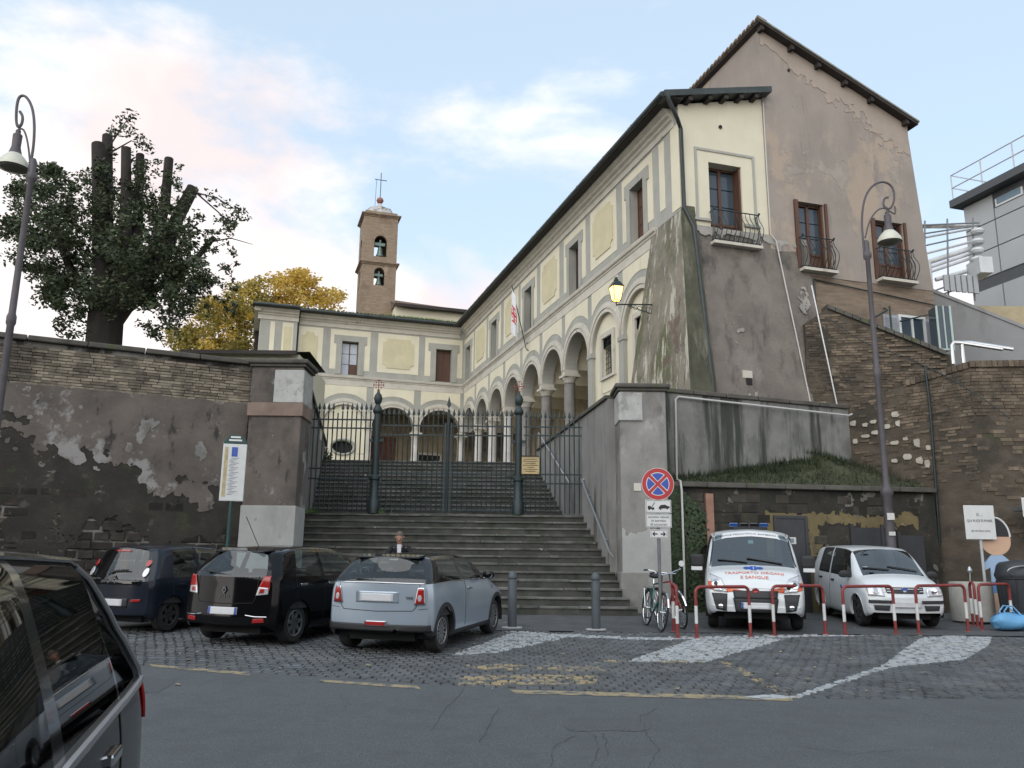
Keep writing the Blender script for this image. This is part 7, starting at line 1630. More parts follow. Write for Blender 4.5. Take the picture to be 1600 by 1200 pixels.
for k in range(4):
    a0=k*PI/2+PI/4; P=[(0,0)]; ang=np.linspace(a0+.22,a0+PI/2-.22,8); mid=a0+PI/4; r0=.055
    q=MB(); q.prism([(r0*math.cos(mid),-.053,zc+r0*math.sin(mid))]+[(.207*math.cos(t),-.053,zc+.207*math.sin(t)) for t in ang],(0,-.002,0)); q.build('blue_sector',m_sb,d0)
for a in (PI/4,-PI/4):
    c,s=math.cos(a),math.sin(a); q=MB(); w,l=.026,.225; q.prism([(l*c-w*s,-.056,zc+l*s+w*c),(-l*c-w*s,-.056,zc-l*s+w*c),(-l*c+w*s,-.056,zc-l*s-w*c),(l*c+w*s,-.056,zc+l*s-w*c)],(0,-.001-.0005*(a>0),0)); q.build('red_bar',m_sr,d0)
def splate(z0,z1,hw,name='plate'):
    o=bevel(MB().box(-hw,hw,-.045,-.035,z0-Zs,z1-Zs).build(name,m_sw,sg_),.012)
    q=MB(); y=-.0465; t=.006; e=.012
    for a,b,c_,d in ((-hw+e,hw-e,z0+e,z0+e+t),(-hw+e,hw-e,z1-e-t,z1-e),(-hw+e,-hw+e+t,z0+e+t,z1-e-t),(hw-e-t,hw-e,z0+e+t,z1-e-t)): q.box(a,b,y,y+.0012,c_-Zs,d-Zs)
    q.build('plate_border',m_ink,o); return o
p1=splate(2.60,2.85,.245); p2=splate(2.33,2.585,.245); p3=splate(2.13,2.29,.165)
TF=lambda x,z:frame((x,-.047,z-Zs),(1,0,0),(0,0,1))
for i,l in enumerate(('eccetto veicoli','in servizio','di soccorso')): text(l,'lettering',.068,m_ink,p2,TF(0,2.528-.07*i),.0008)
q=MB(); y=-.0475
def flat(P,dz=2.725): q.prism([(x,y,z+dz-Zs) for x,z in P],(0,-.001,0))
flat([(-.20,-.05),(-.08,-.05),(-.08,-.02),(-.14,-.02),(-.15,.01),(-.20,.01)]); flat([(-.14,-.018),(-.125,-.018),(-.06,.075),(-.07,.08)]); flat([(-.0,-.045),(.21,-.03),(.215,.0),(.17,.01),(.13,.035),(.05,.03),(.01,-.01)])
for x,z in ((-.175,-.055),(-.105,-.055),(.04,-.052),(.165,-.038)): flat([(x+.016*math.cos(a),z+.016*math.sin(a)) for a in np.linspace(0,2*PI,10)[:-1]])
q.build('tow_pictogram',m_ink,p1)
q=MB()
flat([(-.13,0),(-.085,.045),(-.075,.03),(-.09,.012),(-.03,.012),(-.03,-.012),(-.09,-.012),(-.075,-.03),(-.085,-.045)],2.21); flat([(.13,0),(.085,.045),(.075,.03),(.09,.012),(.03,.012),(.03,-.012),(.09,-.012),(.075,-.03),(.085,-.045)],2.21); q.build('arrow',m_ink,p3)
for z in (2.2,2.45,2.72,3.1): MB().box(-.045,.045,-.035,.045,z-Zs-.015,z-Zs+.015).build('clamp',m_pole,sg_)
# bus stop post with timetable board
by=18.0; bx_=-5.83; bsn=thing('bus_stop_sign','bus stop post with white timetable board and dark green head by the pier foot','sign',(bx_,by,gz(by)),R(14))
m_bg=mat('bottle green paint',(.012,.05,.045),.5,.1,5); z0=gz(by)
MB().tube([(0,0,0),(0,0,2.6)],.04,12).build('pole',m_bg,bsn,True)
bd=bevel(MB().box(-.24,.24,-.05,.05,2.33,3.53).build('board',mat('white board',(.56,.58,.57),.45,.05,5),bsn),.012); hd=bevel(MB().prism([(-.24,-.05,3.53),(.24,-.05,3.53),(.22,-.05,3.60),(.12,-.05,3.72),(-.12,-.05,3.72),(-.22,-.05,3.60)],(0,.1,0)).build('head',m_bg,bsn),.01)
MB().box(-.10,.10,-.055,-.0505,3.655,3.69).build('head_lettering',m_wht,hd); MB().box(-.13,.13,-.055,-.0505,3.59,3.625).build('head_lettering',m_wht,hd)
MB().box(-.2,-.13,-.0545,-.0505,2.42,3.46).build('route_strip',mat('ochre print',(.40,.33,.18),.6,.3,12),bd); MB().box(-.06,.06,-.0545,-.0505,3.26,3.46).build('blue_box',m_sb,bd)
for k in range(24): MB().box(-.10+.02*(k%3),.0+.05*((k*7)%3),-.0535,-.0505,2.46+.033*k,2.474+.033*k).build('text_line',mat('grey print',(.25,.26,.3),.7,0),bd)
# lamp posts
def lamp_post(name,label,base,Y,poles,crook,curl,bellp,loc):
    t=thing(name,label,'lamp post',loc); W=lambda p:Vector(AY(*p,Y))
    x,z=loc[0],loc[2]
    zc=W(poles[0]).z
    MB().lathe([(.21,0),(.21,.5),(.18,.56),(.15,.62),(.13,1.4),(.14,1.45),(.115,1.5),(.105,2.7),(.145,2.76),(.145,2.86),(.095,2.95),(.075,3.1),(.068,5.6),(.09,5.65),(.09,5.78),(.066,5.85),(.056,zc-z-.1),(.10,zc-z-.04),(.10,zc-z+.06),(.06,zc-z+.12),(.07,zc-z+.35),(.04,zc-z+.42)],(0,0,0),16).build('pole',m_lamp,t,True)
    cr=chaikin([W(p) for p in crook]); MB().tube(cr,.028,8).build('crook',m_lamp,t,True,True); MB().tube(chaikin([W(p) for p in curl]),.02,8).build('scroll',m_lamp,t,True,True)
    b=W(bellp); s=Y/1340
    q=MB(); q.lathe([(.03,.78),(.05,.76),(.05,.70),(.09,.66),(.085,.40),(.12,.26),(.125,.24)],b,16); lp=q.build('lamp_neck',m_lamp,t,True,True)
    q=MB(); q.lathe([(.125,.24),(.2,.16),(.28,.04),(.30,-.06),(.285,-.06),(.25,.04),(.11,.22)],b,24,cap=False); q.build('lamp_shade',m_opal,t,True,True); q=MB(); q.lathe([(.27,-.03),(.25,-.08),(.15,-.13),(.0,-.15)],b,20); q.build('lens',mat('dark lamp lens',(.10,.10,.085),.3,.1),t,True,True)
    q=MB(); q.tube([b+Vector((0,0,.76)),b+Vector((0,0,.9))],.015,6); q.build('hanger',m_lamp,t,True,True)
    return t
lamp_post('lamp_post','tall cast iron crook lamp post rising between the white car and the low wall','lamp',20.5,((1351,400),),((1351,405),(1349,380),(1346,345),(1350,310),(1362,290),(1378,283),(1392,288),(1398,302),(1396,320),(1388,328),(1380,322),(1381,310),(1388,308)),((1352,372),(1358,345),(1370,328),(1382,324),(1390,330),(1400,336),(1398,322)),(1390,375),(8.96,20.5,gz(20.5)))
lamp_post('lamp_post','tall cast iron crook lamp post in front of the evergreen tree','lamp',16.0,((42,278),),((42,280),(48,255),(53,225),(54,190),(50,165),(40,149),(30,150),(26,165),(25,190),(28,200),(34,195),(36,182),(31,174)),((47,255),(44,225),(39,205),(33,200),(27,205)),(21,258),(-9.72,16.0,gz(16)))
lp=bpy.data.objects.get('lamp_post')
for (dz,w,h) in ((2.85,.10,.16),(2.45,.08,.09)): MB().box(8.92-w/2,8.99+w/2,20.372,20.386,dz-h/2,dz+h/2).build('sticker',MATS['paper'],lp,world=True)
# lit wall lantern on a scrolled bracket
LP=Vector(AY(963,455,24.9)); att=LP-Vector((-wv.x,-wv.y,0))*1.25; ln_=thing('wall_lantern','lit amber wall lantern on a scrolled iron bracket at the buttress','lantern',tuple(LP-Vector((0,0,.35))))
zb=LP.z-.42
q=MB(); q.tube([Vector((LP.x,LP.y,zb+.0)),Vector((att.x,att.y,zb+.12))],.022,6)
dirv=(att-LP); 
for k in range(5):
    c0=LP+dirv*(.38+.12*k)+Vector((0,0,-.42-.03-.012*k)); rr0=.05+.012*k
    q.tube([c0+dirv.normalized()*rr0*math.cos(a)+Vector((0,0,rr0*math.sin(a))) for a in np.linspace(0,2*PI,13)[:-1]],.009,5,closed=True)
q.tube([LP+dirv*.3+Vector((0,0,-.42)),LP+dirv*.7+Vector((0,0,-.53)),LP+dirv*.98+Vector((0,0,-.62))],.012,5); q.tube([Vector((LP.x,LP.y,zb-.05)),Vector((LP.x,LP.y,zb+.12))],.02,6); q.build('bracket',m_iron,ln_,True,True)
zz=zb+.12; m_amb=mat('amber lit glass',(.8,.55,.2),.3,0,emit=((1,.55,.16),1.6))
def frus(r0,r1,z0,z1,a): return [LP+Vector((r0*math.cos(a+k*PI/2),r0*math.sin(a+k*PI/2),z0-LP.z)) for k in range(4)],[LP+Vector((r1*math.cos(a+k*PI/2),r1*math.sin(a+k*PI/2),z1-LP.z)) for k in range(4)]
b,t=frus(.14,.24,zz,zz+.44,R(62)); q=MB(); [q.quad(b[k],b[(k+1)%4],t[(k+1)%4],t[k]) for k in range(4)]; q.build('glass',m_amb,ln_,world=True)
q=MB()
for k in range(4): q.tube([b[k],t[k]],.014,5); q.tube([b[k],b[(k+1)%4]],.014,5); q.tube([t[k],t[(k+1)%4]],.02,5)
q.build('frame',m_iron,ln_,world=True)
b2,t2=frus(.25,.13,zz+.45,zz+.60,R(62)); q=MB(); q.hexa(b2,t2); q.lathe([(.07,zz+.60-LP.z),(.08,zz+.66-LP.z),(.05,zz+.69-LP.z),(.05,zz+.74-LP.z)],LP,10); q.build('cap',m_iron,ln_,True,True)
q=MB(); q.lathe([(.0,-.06),(.05,-.04),(.06,0),(.045,.05),(.0,.07)],(LP.x,LP.y,zz+.14),10); q.build('bulb',mat('lamp bulb',(1,.8,.4),.4,0,emit=((1,.72,.22),14)),ln_,True,True)
pl_=bpy.data.lights.new('lantern_light','POINT'); pl_.energy=14; pl_.color=(1,.62,.25); pl_.shadow_soft_size=.08; lo=bpy.data.objects.new('lantern_light',pl_); COL.objects.link(lo); lo.parent=ln_; lo.location=(0,0,zz+.2-LP.z+.35)
# flag on the facade
nF=Vector((-wv.x,-wv.y,0)); FB=PLN(826,545,PA,nF)+nF*.12
fg=thing('flag','white hanging flag with red cross emblem on a slanted pole above the arches','flag',tuple(FB))
top=FB+nF*.72+Vector((0,0,2.95))
MB().tube([FB-nF*.12+Vector((0,0,-.1)),FB,top],.022,7).build('flagpole',m_iron,fg,True,True)
MB().tube([FB+Vector((0,0,.25)),FB-nF*.14+Vector((0,0,.3))],.02,6).build('bracket',m_iron,fg,True,True); MB().tube([FB+Vector((.02,0,-.05)),FB-nF*.14+Vector((.02,0,-.1))],.02,6).build('bracket',m_iron,fg,True,True)
m_cloth=mat('white flag cloth',(.60,.62,.64),.8,.06,5)
q=MB(); vs=[]; nu,nv=14,22; pd=(top-FB).normalized(); tan=Vector((-dv.x*0,0,0))
def fpt(u,v): # u across the hanging folds, v down
    p=top-pd*(.05+1.3*u); w=.09*math.sin(u*13+v*2)*(.35+.65*v)-.75*u*(.4+.6*v); drop=2.2*v*(1-.12*u)
    return p+Vector((0,0,-drop+ .55*u*0))+nF*(-.18*u*v+.03*math.sin(u*9))+dv*(w)
for i in range(nu+1):
    for j in range(nv+1): vs.append(tuple(fpt(i/nu*.42,j/nv)))
q.add(vs,[(i*(nv+1)+j,(i+1)*(nv+1)+j,(i+1)*(nv+1)+j+1,i*(nv+1)+j+1) for i in range(nu) for j in range(nv)]); fo=q.build('cloth',m_cloth,fg,True,True)
q=MB()
def fstrip(u0,u1,v0,v1):
    n=6; P=[[fpt(u0+(u1-u0)*i/n,v0+(v1-v0)*j/n)-Vector((0,.012,0)) for j in range(n+1)] for i in range(n+1)]
    q.add([tuple(p) for r in P for p in r],[(i*(n+1)+j,(i+1)*(n+1)+j,(i+1)*(n+1)+j+1,i*(n+1)+j+1) for i in range(n) for j in range(n)])
fstrip(.02,.40,.50,.56); fstrip(.18,.25,.36,.70); fstrip(.08,.34,.35,.39); fstrip(.08,.34,.68,.72); fstrip(.02,.06,.44,.62); fstrip(.36,.40,.44,.62); fstrip(.08,.14,.43,.47); fstrip(.29,.35,.43,.47); fstrip(.08,.14,.59,.63); fstrip(.29,.35,.59,.63)
q.build('emblem_cross',mat('flag red',(.45,.03,.04),.8,.05),fo,True,True)
# concrete ashtray, smoking sign, cut-out figure, bin, bag, ambulance sign
ap=AY(1518,935,18.6); asht=thing('concrete_ashtray','round pale concrete ashtray planter behind the barriers','ashtray',(ap.x,18.6,gz(18.6)))
m_con=mat('pale concrete',(.33,.32,.29),.9,.15,4,.25,bscale=30,stains=[((.2,.19,.17),2,.55,.7)])
MB().lathe([(.38,0),(.42,.03),(.42,.80),(.40,.83),(.36,.83),(.34,.77),(.02,.76)],(0,0,0),28).build('tub',m_con,asht,True); MB().tube([(0,0,.76),(.02,0,1.02)],.012,6).build('stub_holder',m_steel,asht); MB().lathe([(.02,1.0),(.06,1.06),(.02,1.14)],(.02,0,0),10).build('stub_holder',m_steel,asht,True)
sp_=AY(1538,900,18.95); sm=thing('smoking_sign','white square board with two lines of black lettering on a pale pole by the ashtray','sign',(sp_.x,18.95,gz(18.95)))
zt=AY(1537,790,18.95).z-gz(18.95); zb_=AY(1537,843,18.95).z-gz(18.95); MB().tube([(0,0,0),(0,0,zt-.2)],.03,10).build('pole',m_wrail,sm,True)
sb=bevel(MB().box(-.33,.33,-.05,-.035,zb_,zt).build('board',m_sw,sm),.04,3); SF=lambda z:frame((0,-.052,z),(1,0,0),(0,0,1)); zm=(zt+zb_)/2
text('SI ...','lettering',.085,m_ink,sb,SF(zm+.16),.0008); text('QUI PUOI FUMARE.','lettering',.082,m_ink,sb,SF(zm+.03),.0008,sx=.82); text('(SE PROPRIO DEVI)','lettering',.05,m_ink,sb,SF(zm-.19),.0008)
fp=AY(1562,905,19.0); fgx=thing('cutout_board','flat painted child-shaped cut-out board beside the smoking sign','board',(fp.x,19.0,gz(19.0)))
zh=AY(1562,846,19.0).z-gz(19.); sc=lambda px:px*19./1340
m_skin=mat('painted skin tone',(.55,.36,.25),.6,.05,5); m_lb=mat('painted light blue',(.30,.42,.58),.6,.05,5); m_db=mat('painted mid blue',(.10,.22,.45),.6,.05,5)
hd=[(.33*math.cos(a),zh+.30*math.sin(a)*(1 if math.sin(a)>0 else 1.0)) for a in np.linspace(PI,2*PI,18)]+[(.33,zh+.1),(-.33,zh+.1)]
q=MB(); q.prism([(x,0,z) for x,z in hd],(0,.03,0)); q.build('head',m_skin,fgx)
q=MB(); q.tube([(.33*math.cos(a),.015,zh+.1+.42*math.sin(a)) for a in np.linspace(0,PI,16)],.022,6); q.build('hoop_outline',m_wht,fgx,True)
q=MB(); q.prism([(.31*math.cos(a),.008,zh+.101+.40*math.sin(a)) for a in np.linspace(0,PI,16)],(0,.02,0)); q.build('hair',m_trimb,fgx)
q=MB(); q.prism([(x,.002,z) for x,z in ((-.12,zh-.29),(.12,zh-.29),(.25,zh-.40),(.22,zh-.62),(.17,zh-.60),(.17,zh-.86),(-.17,zh-.86),(-.17,zh-.56),(-.30,zh-.62),(-.33,zh-.52))],(0,.03,0)); q.build('shirt',m_lb,fgx)
q=MB(); q.prism([(x,.004,z) for x,z in ((-.17,zh-.86),(.17,zh-.86),(.19,zh-1.10),(.02,zh-1.10),(0,zh-1.0),(-.02,zh-1.10),(-.19,zh-1.10))],(0,.03,0)); q.build('shorts',m_db,fgx)
for s in (-1,1): q=MB(); q.prism([(s*.10-.05,.004,zh-1.10),(s*.10+.05,.004,zh-1.10),(s*.10+.05,.004,0),(s*.10-.05,.004,0)],(0,.03,0)); q.build('leg',m_skin,fgx)
for s in (-1,1): q=MB(); q.prism([(s*.10-.06,.003,.0),(s*.10+.10,.003,0),(s*.10+.10,.003,.06),(s*.10-.06,.003,.10)],(0,.034,0)); q.build('shoe',m_db,fgx)
bp=AY(1588,940,17.9); bn=thing('waste_bin','dark grey waste bin with arched lid opening beside the blue bag','bin',(bp.x+.12,17.9,gz(17.9)))
m_bin=mat('dark bin plastic',(.028,.032,.036),.55,.15,5)
zB=AY(1588,902,17.9).z-gz(17.9); MB().lathe([(.36,0),(.37,.03),(.42,zB-.05),(.44,zB-.03),(.44,zB+.0)],(0,0,0),24).build('barrel',m_bin,bn,True)
for k in range(14): a=k*2*PI/14; MB().tube([(.375*math.cos(a),.375*math.sin(a),.05),(.425*math.cos(a),.425*math.sin(a),zB-.06)],.014,5).build('rib',m_bin,bn,True)
q=MB(); q.lathe([(.45,zB),(.46,zB+.04),(.44,zB+.10),(.40,zB+.24),(.34,zB+.30),(.1,zB+.34),(0,zB+.345)],(0,0,0),24); ld=q.build('lid',m_bin,bn,True); q=MB(); q.tube([(.44*math.cos(a)*.75-.1,-.36-.05*math.sin(a),zB+.12+.10*math.sin(a)) for a in np.linspace(0,2*PI,17)[:-1]],.016,6,closed=True); q.build('opening_rim',m_rim,ld,True)
bg_=thing('duffel_bag','light blue fabric duffel bag lying at the edge of the white line','bag',(9.62,17.05,gz(17.05)),R(5))
m_bag=mat('light blue nylon',(.12,.33,.56),.5,.12,6,.3,bscale=14)
vs=[];nb_=18;ns=14
for i in range(ns+1):
    f=i/ns; x=-.36+.72*f; k=(1-abs(2*f-1)**5)**.5 if 0<f<1 else .02
    for j in range(nb_):
        a=2*PI*j/nb_; r=.17*k*(1+.07*math.sin(3*a+7*f)+.05*math.sin(11*f+a*2)); z=.155+r*math.sin(a)*(1.0 if math.sin(a)>0 else .9); vs.append((x+.015*math.sin(a*2),r*1.15*math.cos(a),max(.0,z)))
q=MB(); q.add(vs,[(i*nb_+j,i*nb_+(j+1)%nb_,(i+1)*nb_+(j+1)%nb_,(i+1)*nb_+j) for i in range(ns) for j in range(nb_)]); q.build('bag_body',m_bag,bg_,True)
for y in (-.06,.08): MB().tube([(-.16,y-.08,.26),(-.14,y,.36),(-.05,y,.46),(.06,y+.02,.45),(.15,y,.34),(.17,y-.08,.25)],.014,6).build('handle',m_bag,bg_,True)
q=MB(); q.tube([(-.33,0,.30),(-.1,0,.335),(.1,0,.335),(.33,0,.30)],.009,5); q.build('zip',mat('dark zip',(.05,.10,.18),.6,0),bg_)
wpt=AY(1584,779,19.9); asn=thing('wall_sign','white wall sign with blue lettering fixed to the brick rampart','sign',(wpt.x,19.62,wpt.z))
zl=AY(1584,808,19.7).z-wpt.z; bevel(MB().box(0,1.1,-.02,.0,zl,0).build('board',m_sw,asn),.015); text('In','lettering',.13,m_sb,asn,frame((.12,-.022,zl*.36),(1,0,0),(0,0,1)),.0008,'LEFT'); text('AMB','lettering',.15,m_sb,asn,frame((.03,-.022,zl*.74),(1,0,0),(0,0,1)),.0008,'LEFT')
MB().box(.2,.9,0,.75,zl*.6,zl*.4).build('mount',m_pole,asn)
# ------------------------------------------------------------------ bicycles
def bicycle(label,pos,yaw,lean,framec,mirror):
    t=thing('bicycle',label,'bicycle',(pos[0],pos[1],gz(pos[1])),0); t.rotation_euler=(Matrix.Rotation(SLP,3,'X')@Matrix.Rotation(yaw,3,'Z')@Matrix.Rotation(lean,3,'X')).to_euler()
    mf=mat('bicycle paint '+framec[0],framec[1],.35,.1,8,coat=.4); r=.335; rx_,fx=-.52,.53
    for x in (rx_,fx):
        w=MB().tube([(x+r*math.cos(a),0,r+r*math.sin(a)) for a in np.linspace(0,2*PI,33)[:-1]],.019,7,closed=True).build('wheel',m_tyre,t,True)
        MB().tube([(x+(r-.025)*math.cos(a),0,r+(r-.025)*math.sin(a)) for a in np.linspace(0,2*PI,33)[:-1]],.009,5,closed=True).build('rim',m_chr,w,True)
        q=MB()
        for k in range(18): a=k*2*PI/18; q.tube([(x+.02*math.cos(a+1.2),.015*(-1)**k,r+.02*math.sin(a+1.2)),(x+(r-.03)*math.cos(a),0,r+(r-.03)*math.sin(a))],.0018,4)
        q.tube([(x,-.05,r),(x,.05,r)],.02,8); q.build('spokes',m_chr,w)
        q=MB(); q.tube([(x+(r+.035)*math.cos(a),0,r+(r+.035)*math.sin(a)) for a in (np.linspace(.5,3.3,14) if x<0 else np.linspace(.3,2.6,12))],.022,5); q.build('mudguard',m_chr if x>0 else mf,t,True)
    bb=(-.08,0,.29); sc_=(-.25,0,.80); hd0=(.33,0,.62); hd1=(.29,0,.86)
    q=MB()
    for a,b,rr0 in ((bb,sc_,.016),(bb,hd0,.018),(sc_,hd1,.016),(hd0,hd1,.019)): q.tube([a,b],rr0,8)
    for s in (-1,1): q.tube([bb,(rx_,s*.05,r)],.010,6); q.tube([(-.24,0,.76),(rx_,s*.05,r)],.009,6); q.tube([hd0,(.40,s*.045,.58),(fx,s*.05,r)],.012,6)
    q.build('frame',mf,t,True)
    q=MB(); q.tube([(-.25,0,.80),(-.28,0,.92)],.013,7); q.build('seat_post',m_chr,t); q=MB(); q.lathe([(0,-.14),(.05,-.12),(.10,-.04),(.09,.05),(.03,.14),(0,.16)],(-.27,0,0),12,'x'); s_=q.build('saddle',m_trimb,t,True); s_.scale=(1,1,.42); s_.location=(0,0,.95)
    q=MB(); q.tube([hd1,(.28,0,1.0)],.012,6); q.tube([(.12,-.30,1.05),(.24,-.26,1.06),(.31,-.10,1.04),(.30,0,1.0),(.31,.10,1.04),(.24,.26,1.06),(.12,.30,1.05)],.011,7); q.build('handlebar',m_chr,t,True)
    for s in (-1,1): MB().tube([(.08,s*.305,1.047),(.2,s*.275,1.06)],.017,7).build('grip',m_trimb,t,True)
    q=MB(); q.lathe([(.085,-.006),(.085,.006)],(bb[0],-.05,bb[2]),16,'y'); q.tube([(bb[0],-.08,bb[2]),(bb[0]+.12,-.08,bb[2]-.11)],.009,5); q.tube([(bb[0],.08,bb[2]),(bb[0]-.12,.08,bb[2]+.11)],.009,5); ck=q.build('crank',m_chr,t,True)
    for s in (-1,1): MB().box(bb[0]-s*.12-.045,bb[0]-s*.12+.045,s*.08 if s>0 else -.17,.17 if s>0 else -.08,bb[2]+s*.11-.012,bb[2]+s*.11+.012).build('pedal',m_trimb,ck)
    MB().tube([(rx_,-.04,r+.04),(bb[0],-.05,bb[2]+.085)],.004,4).build('chain',m_rimd,t); MB().tube([(rx_,-.04,r-.04),(bb[0],-.05,bb[2]-.085)],.004,4).build('chain',m_rimd,t)
    q=MB(); q.tube([(-.1,.0,.3),(-.14,.16,.02)],.009,5); q.build('kickstand',m_chr,t)
    q=MB(); q.box(-.72,-.36,-.07,.07,.705,.715); q.tube([(-.7,.06,.70),(rx_,.05,r)],.006,4); q.tube([(-.7,-.06,.70),(rx_,-.05,r)],.006,4); q.build('rack',m_chr,t)
    if mirror:
        q=MB(); q.tube([(.15,.29,1.06),(.2,.36,1.22)],.006,5); mr=q.build('mirror_stem',m_chr,t); q=MB(); q.lathe([(.055,-.004),(.055,.006)],(.2,.37,1.26),18,'x'); q.build('mirror',m_wht,mr,True)
    return t
bicycle('teal bicycle with round mirror leaning at the traffic sign pole',(2.72,16.85),R(-84),R(-7),('teal',(.02,.10,.10)),True)
t=bicycle('red bicycle standing between the traffic sign and the end-on barrier',(3.16,17.35),R(-78),R(8),('red',(.30,.03,.03)),False)
# ------------------------------------------------------------------ man sitting on the steps
px_,sz=-2.6,.58+RH*5
pn=thing('person','man in a dark suit and white shirt sitting on the steps, head bowed over papers','person',(px_,20.7,sz))
def skinmesh(name,nodes_,edges,mt,parent,sub=2,root=0):
    me=bpy.data.meshes.new(name); me.from_pydata([n[0] for n in nodes_],edges,[]); ob=bpy.data.objects.new(name,me); COL.objects.link(ob)
    md=ob.modifiers.new('skin','SKIN'); md.use_smooth_shade=True; md.branch_smoothing=.6
    for i,n in enumerate(nodes_):
        sv=me.skin_vertices[0].data[i]; r=n[1]; sv.radius=(r,r) if not isinstance(r,tuple) else r; sv.use_root=(i==root)
    s=ob.modifiers.new('sub','SUBSURF'); s.levels=sub; s.render_levels=sub
    modmesh(ob); ob.data.materials.clear(); ob.data.materials.append(mt); ob.parent=parent
    ob.data.polygons.foreach_set('use_smooth',[True]*len(ob.data.polygons)); return ob
m_sk=mat('skin',(.42,.25,.18),.55,.06,9); m_suit=mat('dark suit cloth',(.012,.012,.016),.85,.15,8); m_shirt=mat('white shirt cloth',(.62,.64,.68),.8,.05,8)
J={'pel':(0,.12,.12),'wai':(0,.06,.28),'che':(0,-.06,.46),'nec0':(0,-.17,.575),'nec':(0,-.21,.63),'hd0':(0,-.25,.68),'hd1':(0,-.29,.76)}
def body_nodes(k=1.0,suit=False):
    N_=[((0,.12,.12),.15*k),((0,.06,.28),.15*k),((0,-.06,.46),.165*k),((0,-.15,.56),.10*k)]; E_=[(0,1),(1,2),(2,3)]
    if not suit: N_+=[((0,-.20,.615),.058),((0,-.235,.67),.075),((0,-.27,.74),.098),((0,-.26,.815),.085)]; E_+=[(3,4),(4,5),(5,6),(6,7)]
    for s in (-1,1):
        i=len(N_); N_+=[((s*.185,-.10,.515),.075*k),((s*.285,-.14,.36),.056*k),((s*.30,-.26,.235),.05*k),((s*.17,-.40,.235),.042*k),((s*.085,-.46,.25),.034*k)]; E_+=[(2,i),(i,i+1),(i+1,i+2),(i+2,i+3),(i+3,i+4)]
        j=len(N_); N_+=[((s*.10,.10,.09),.105*k),((s*.16,-.16,.13),.088*k),((s*.18,-.36,.155),.07*k),((s*.17,-.42,-.08),.058*k),((s*.16,-.45,-.36),.042*k)]; E_+=[(0,j),(j,j+1),(j+1,j+2),(j+2,j+3),(j+3,j+4)]
        if not suit: N_+=[((s*.16,-.48,-.50),.045),((s*.17,-.62,-.52),.04)]; E_+=[(j+4,j+5),(j+5,j+6)]
    return N_,E_
n_,e_=body_nodes(.55); bd=skinmesh('body',n_,e_,m_sk,pn)
n_,e_=body_nodes(1.13,True); suit=skinmesh('suit',n_,e_,m_suit,pn)
for s in (-1,1):   # hands with separate fingers
    w=Vector((s*.085,-.46,.25)); d0=Vector((-s*.55,-.75,-.1)).normalized(); u0=Vector((0,.0,1)); c0=d0.cross(u0).normalized()
    NN=[(tuple(w),.028),(tuple(w+d0*.05),.033)]; EE=[(0,1)]
    for k in range(4):
        b=w+d0*.085+c0*(.022*(k-1.5)); L=(.058,.072,.078,.068)[k]; i=len(NN); NN+=[(tuple(b),.010),(tuple(b+d0*L*.5-u0*.008),.009),(tuple(b+d0*L*.8-u0*.035),.008)]; EE+=[(1,i),(i,i+1),(i+1,i+2)]
    i=len(NN); b=w+d0*.03+c0*(-.03*s); NN+=[(tuple(b),.011),(tuple(b+d0*.035-c0*.015*s-u0*.01),.010),(tuple(b+d0*.06-c0*.012*s-u0*.02),.009)]; EE+=[(1,i),(i,i+1),(i+1,i+2)]
    skinmesh('hand',NN,EE,m_sk,pn,1)
    q=MB(); q.lathe([(.0,-.04),(.045,-.02),(.05,.04),(.046,.12),(.03,.17),(0,.18)],(0,0,0),10,'y'); sh=q.build('shoe',m_trimb,pn,True); sh.location=(s*.165,-.70,-.525); sh.scale=(1,1,.75)
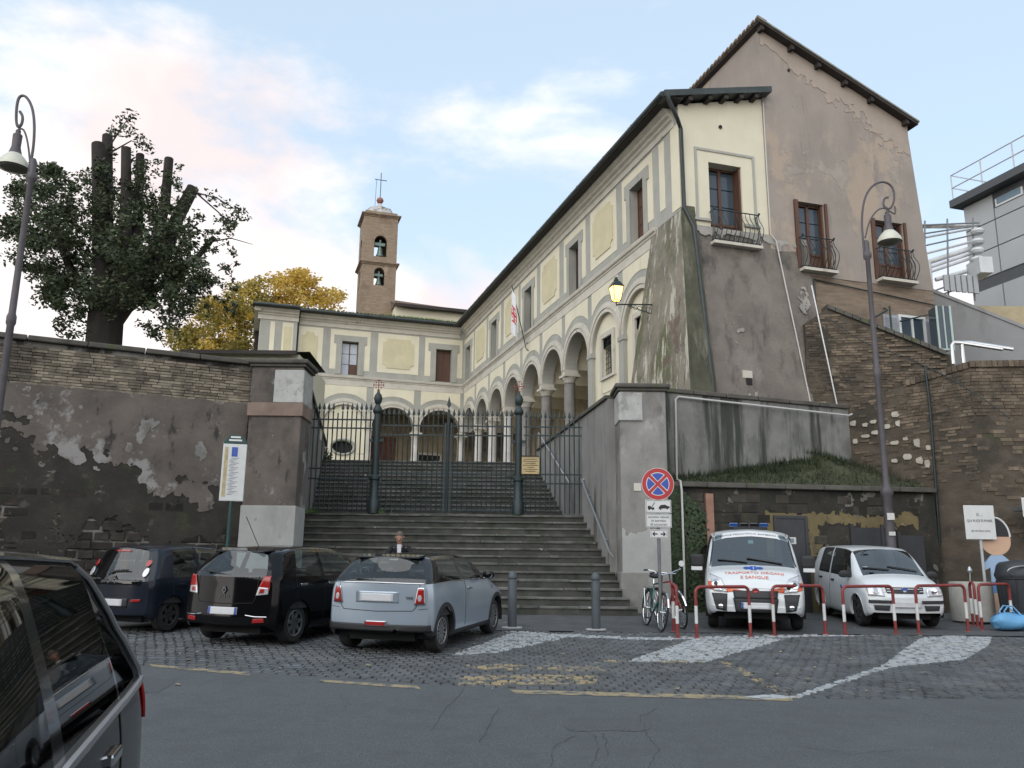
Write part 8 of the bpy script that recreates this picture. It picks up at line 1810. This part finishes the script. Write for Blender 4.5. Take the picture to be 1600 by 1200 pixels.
# hair cap, face details, shirt front, papers
hc=Vector((0,-.265,.765)); q=MB(); vs=[];n1,n2=10,16
for i in range(n1+1):
    th=PI*.62*i/n1
    for j in range(n2):
        a=2*PI*j/n2; d=Vector((math.sin(th)*math.cos(a)*.092,math.sin(th)*math.sin(a)*.108,math.cos(th)*.112)); d=Matrix.Rotation(R(-22),3,'X')@d; vs.append(tuple(hc+d+Vector((0,.012,.012))))
q.add(vs,[(i*n2+j,i*n2+(j+1)%n2,(i+1)*n2+(j+1)%n2,(i+1)*n2+j) for i in range(n1) for j in range(n2)]); q.build('hair',mat('greying brown hair',(.12,.095,.075),.85,.3,60,.3,bscale=200),pn,True)
fd=Vector((0,-.86,-.5)).normalized(); fu=Vector((0,-.5,.86)); fc=Vector((0,-.26,.735))
q=MB(); q.lathe([(.0,-.02),(.016,-.01),(.013,.02),(0,.03)],tuple(fc+fd*.098),8); q.build('nose',m_sk,bd,True)
for s in (-1,1):
    q=MB(); q.lathe([(0,-.008),(.011,0),(0,.008)],tuple(fc+fd*.088+fu*.03+Vector((s*.034,0,0))),8); q.build('eye',m_trimb,bd,True); q=MB(); q.lathe([(0,-.03),(.014,-.01),(.015,.015),(0,.032)],tuple(Vector((s*.098,-.25,.745))),8); q.build('ear',m_sk,bd,True)
q=MB(); c_=fc+fd*.085-fu*.045; q.box(c_.x-.022,c_.x+.022,c_.y-.006,c_.y+.006,c_.z-.003,c_.z+.003); q.build('mouth',mat('lip',(.25,.10,.09),.6,0),bd)
q=MB(); q.prism([(-.055,-.285,.575),(.055,-.285,.575),(.045,-.27,.40),(.02,-.22,.24),(-.02,-.22,.24),(-.045,-.27,.40)],(0,.05,0)); bevel(q.build('shirt',m_shirt,suit),.015)
q=MB(); q.hexa([(-.17,-.66,.215),(.06,-.66,.215),(.06,-.50,.232),(-.17,-.50,.232)],[(-.17,-.66,.219),(.06,-.66,.219),(.06,-.50,.236),(-.17,-.50,.236)]); o=q.build('paper_sheets',MATS['paper'],None); o.location=(px_,20.7,sz); tag(o,'white paper sheets held by the man on the steps','papers')
# unseen house front added behind the viewer so the cars reflect something dark
ob_=thing('reflection_house','plain dark house front added unseen behind the viewer to darken reflections','building',(0,-16,0))
MB().box(-40,40,-8,0,-.1,7.5).build('wall',mat('dark street plaster',(.06,.055,.045),.9,.15,1),ob_); MB().box(-40.3,40.3,-8.3,.5,7.5,7.8).build('eave',m_eave,ob_)
for k in range(16):
    x=-38+k*5; f=MB().box(x,x+1.2,-.02,.03,1.2,3.2).build('window',m_wood,ob_); MB().box(x+.1,x+1.1,.03,.04,1.3,3.1).build('pane',m_pane,f); f=MB().box(x,x+1.2,-.02,.03,4.6,6.6).build('window',m_wood,ob_); MB().box(x+.1,x+1.1,.03,.04,4.7,6.5).build('pane',m_pane,f)
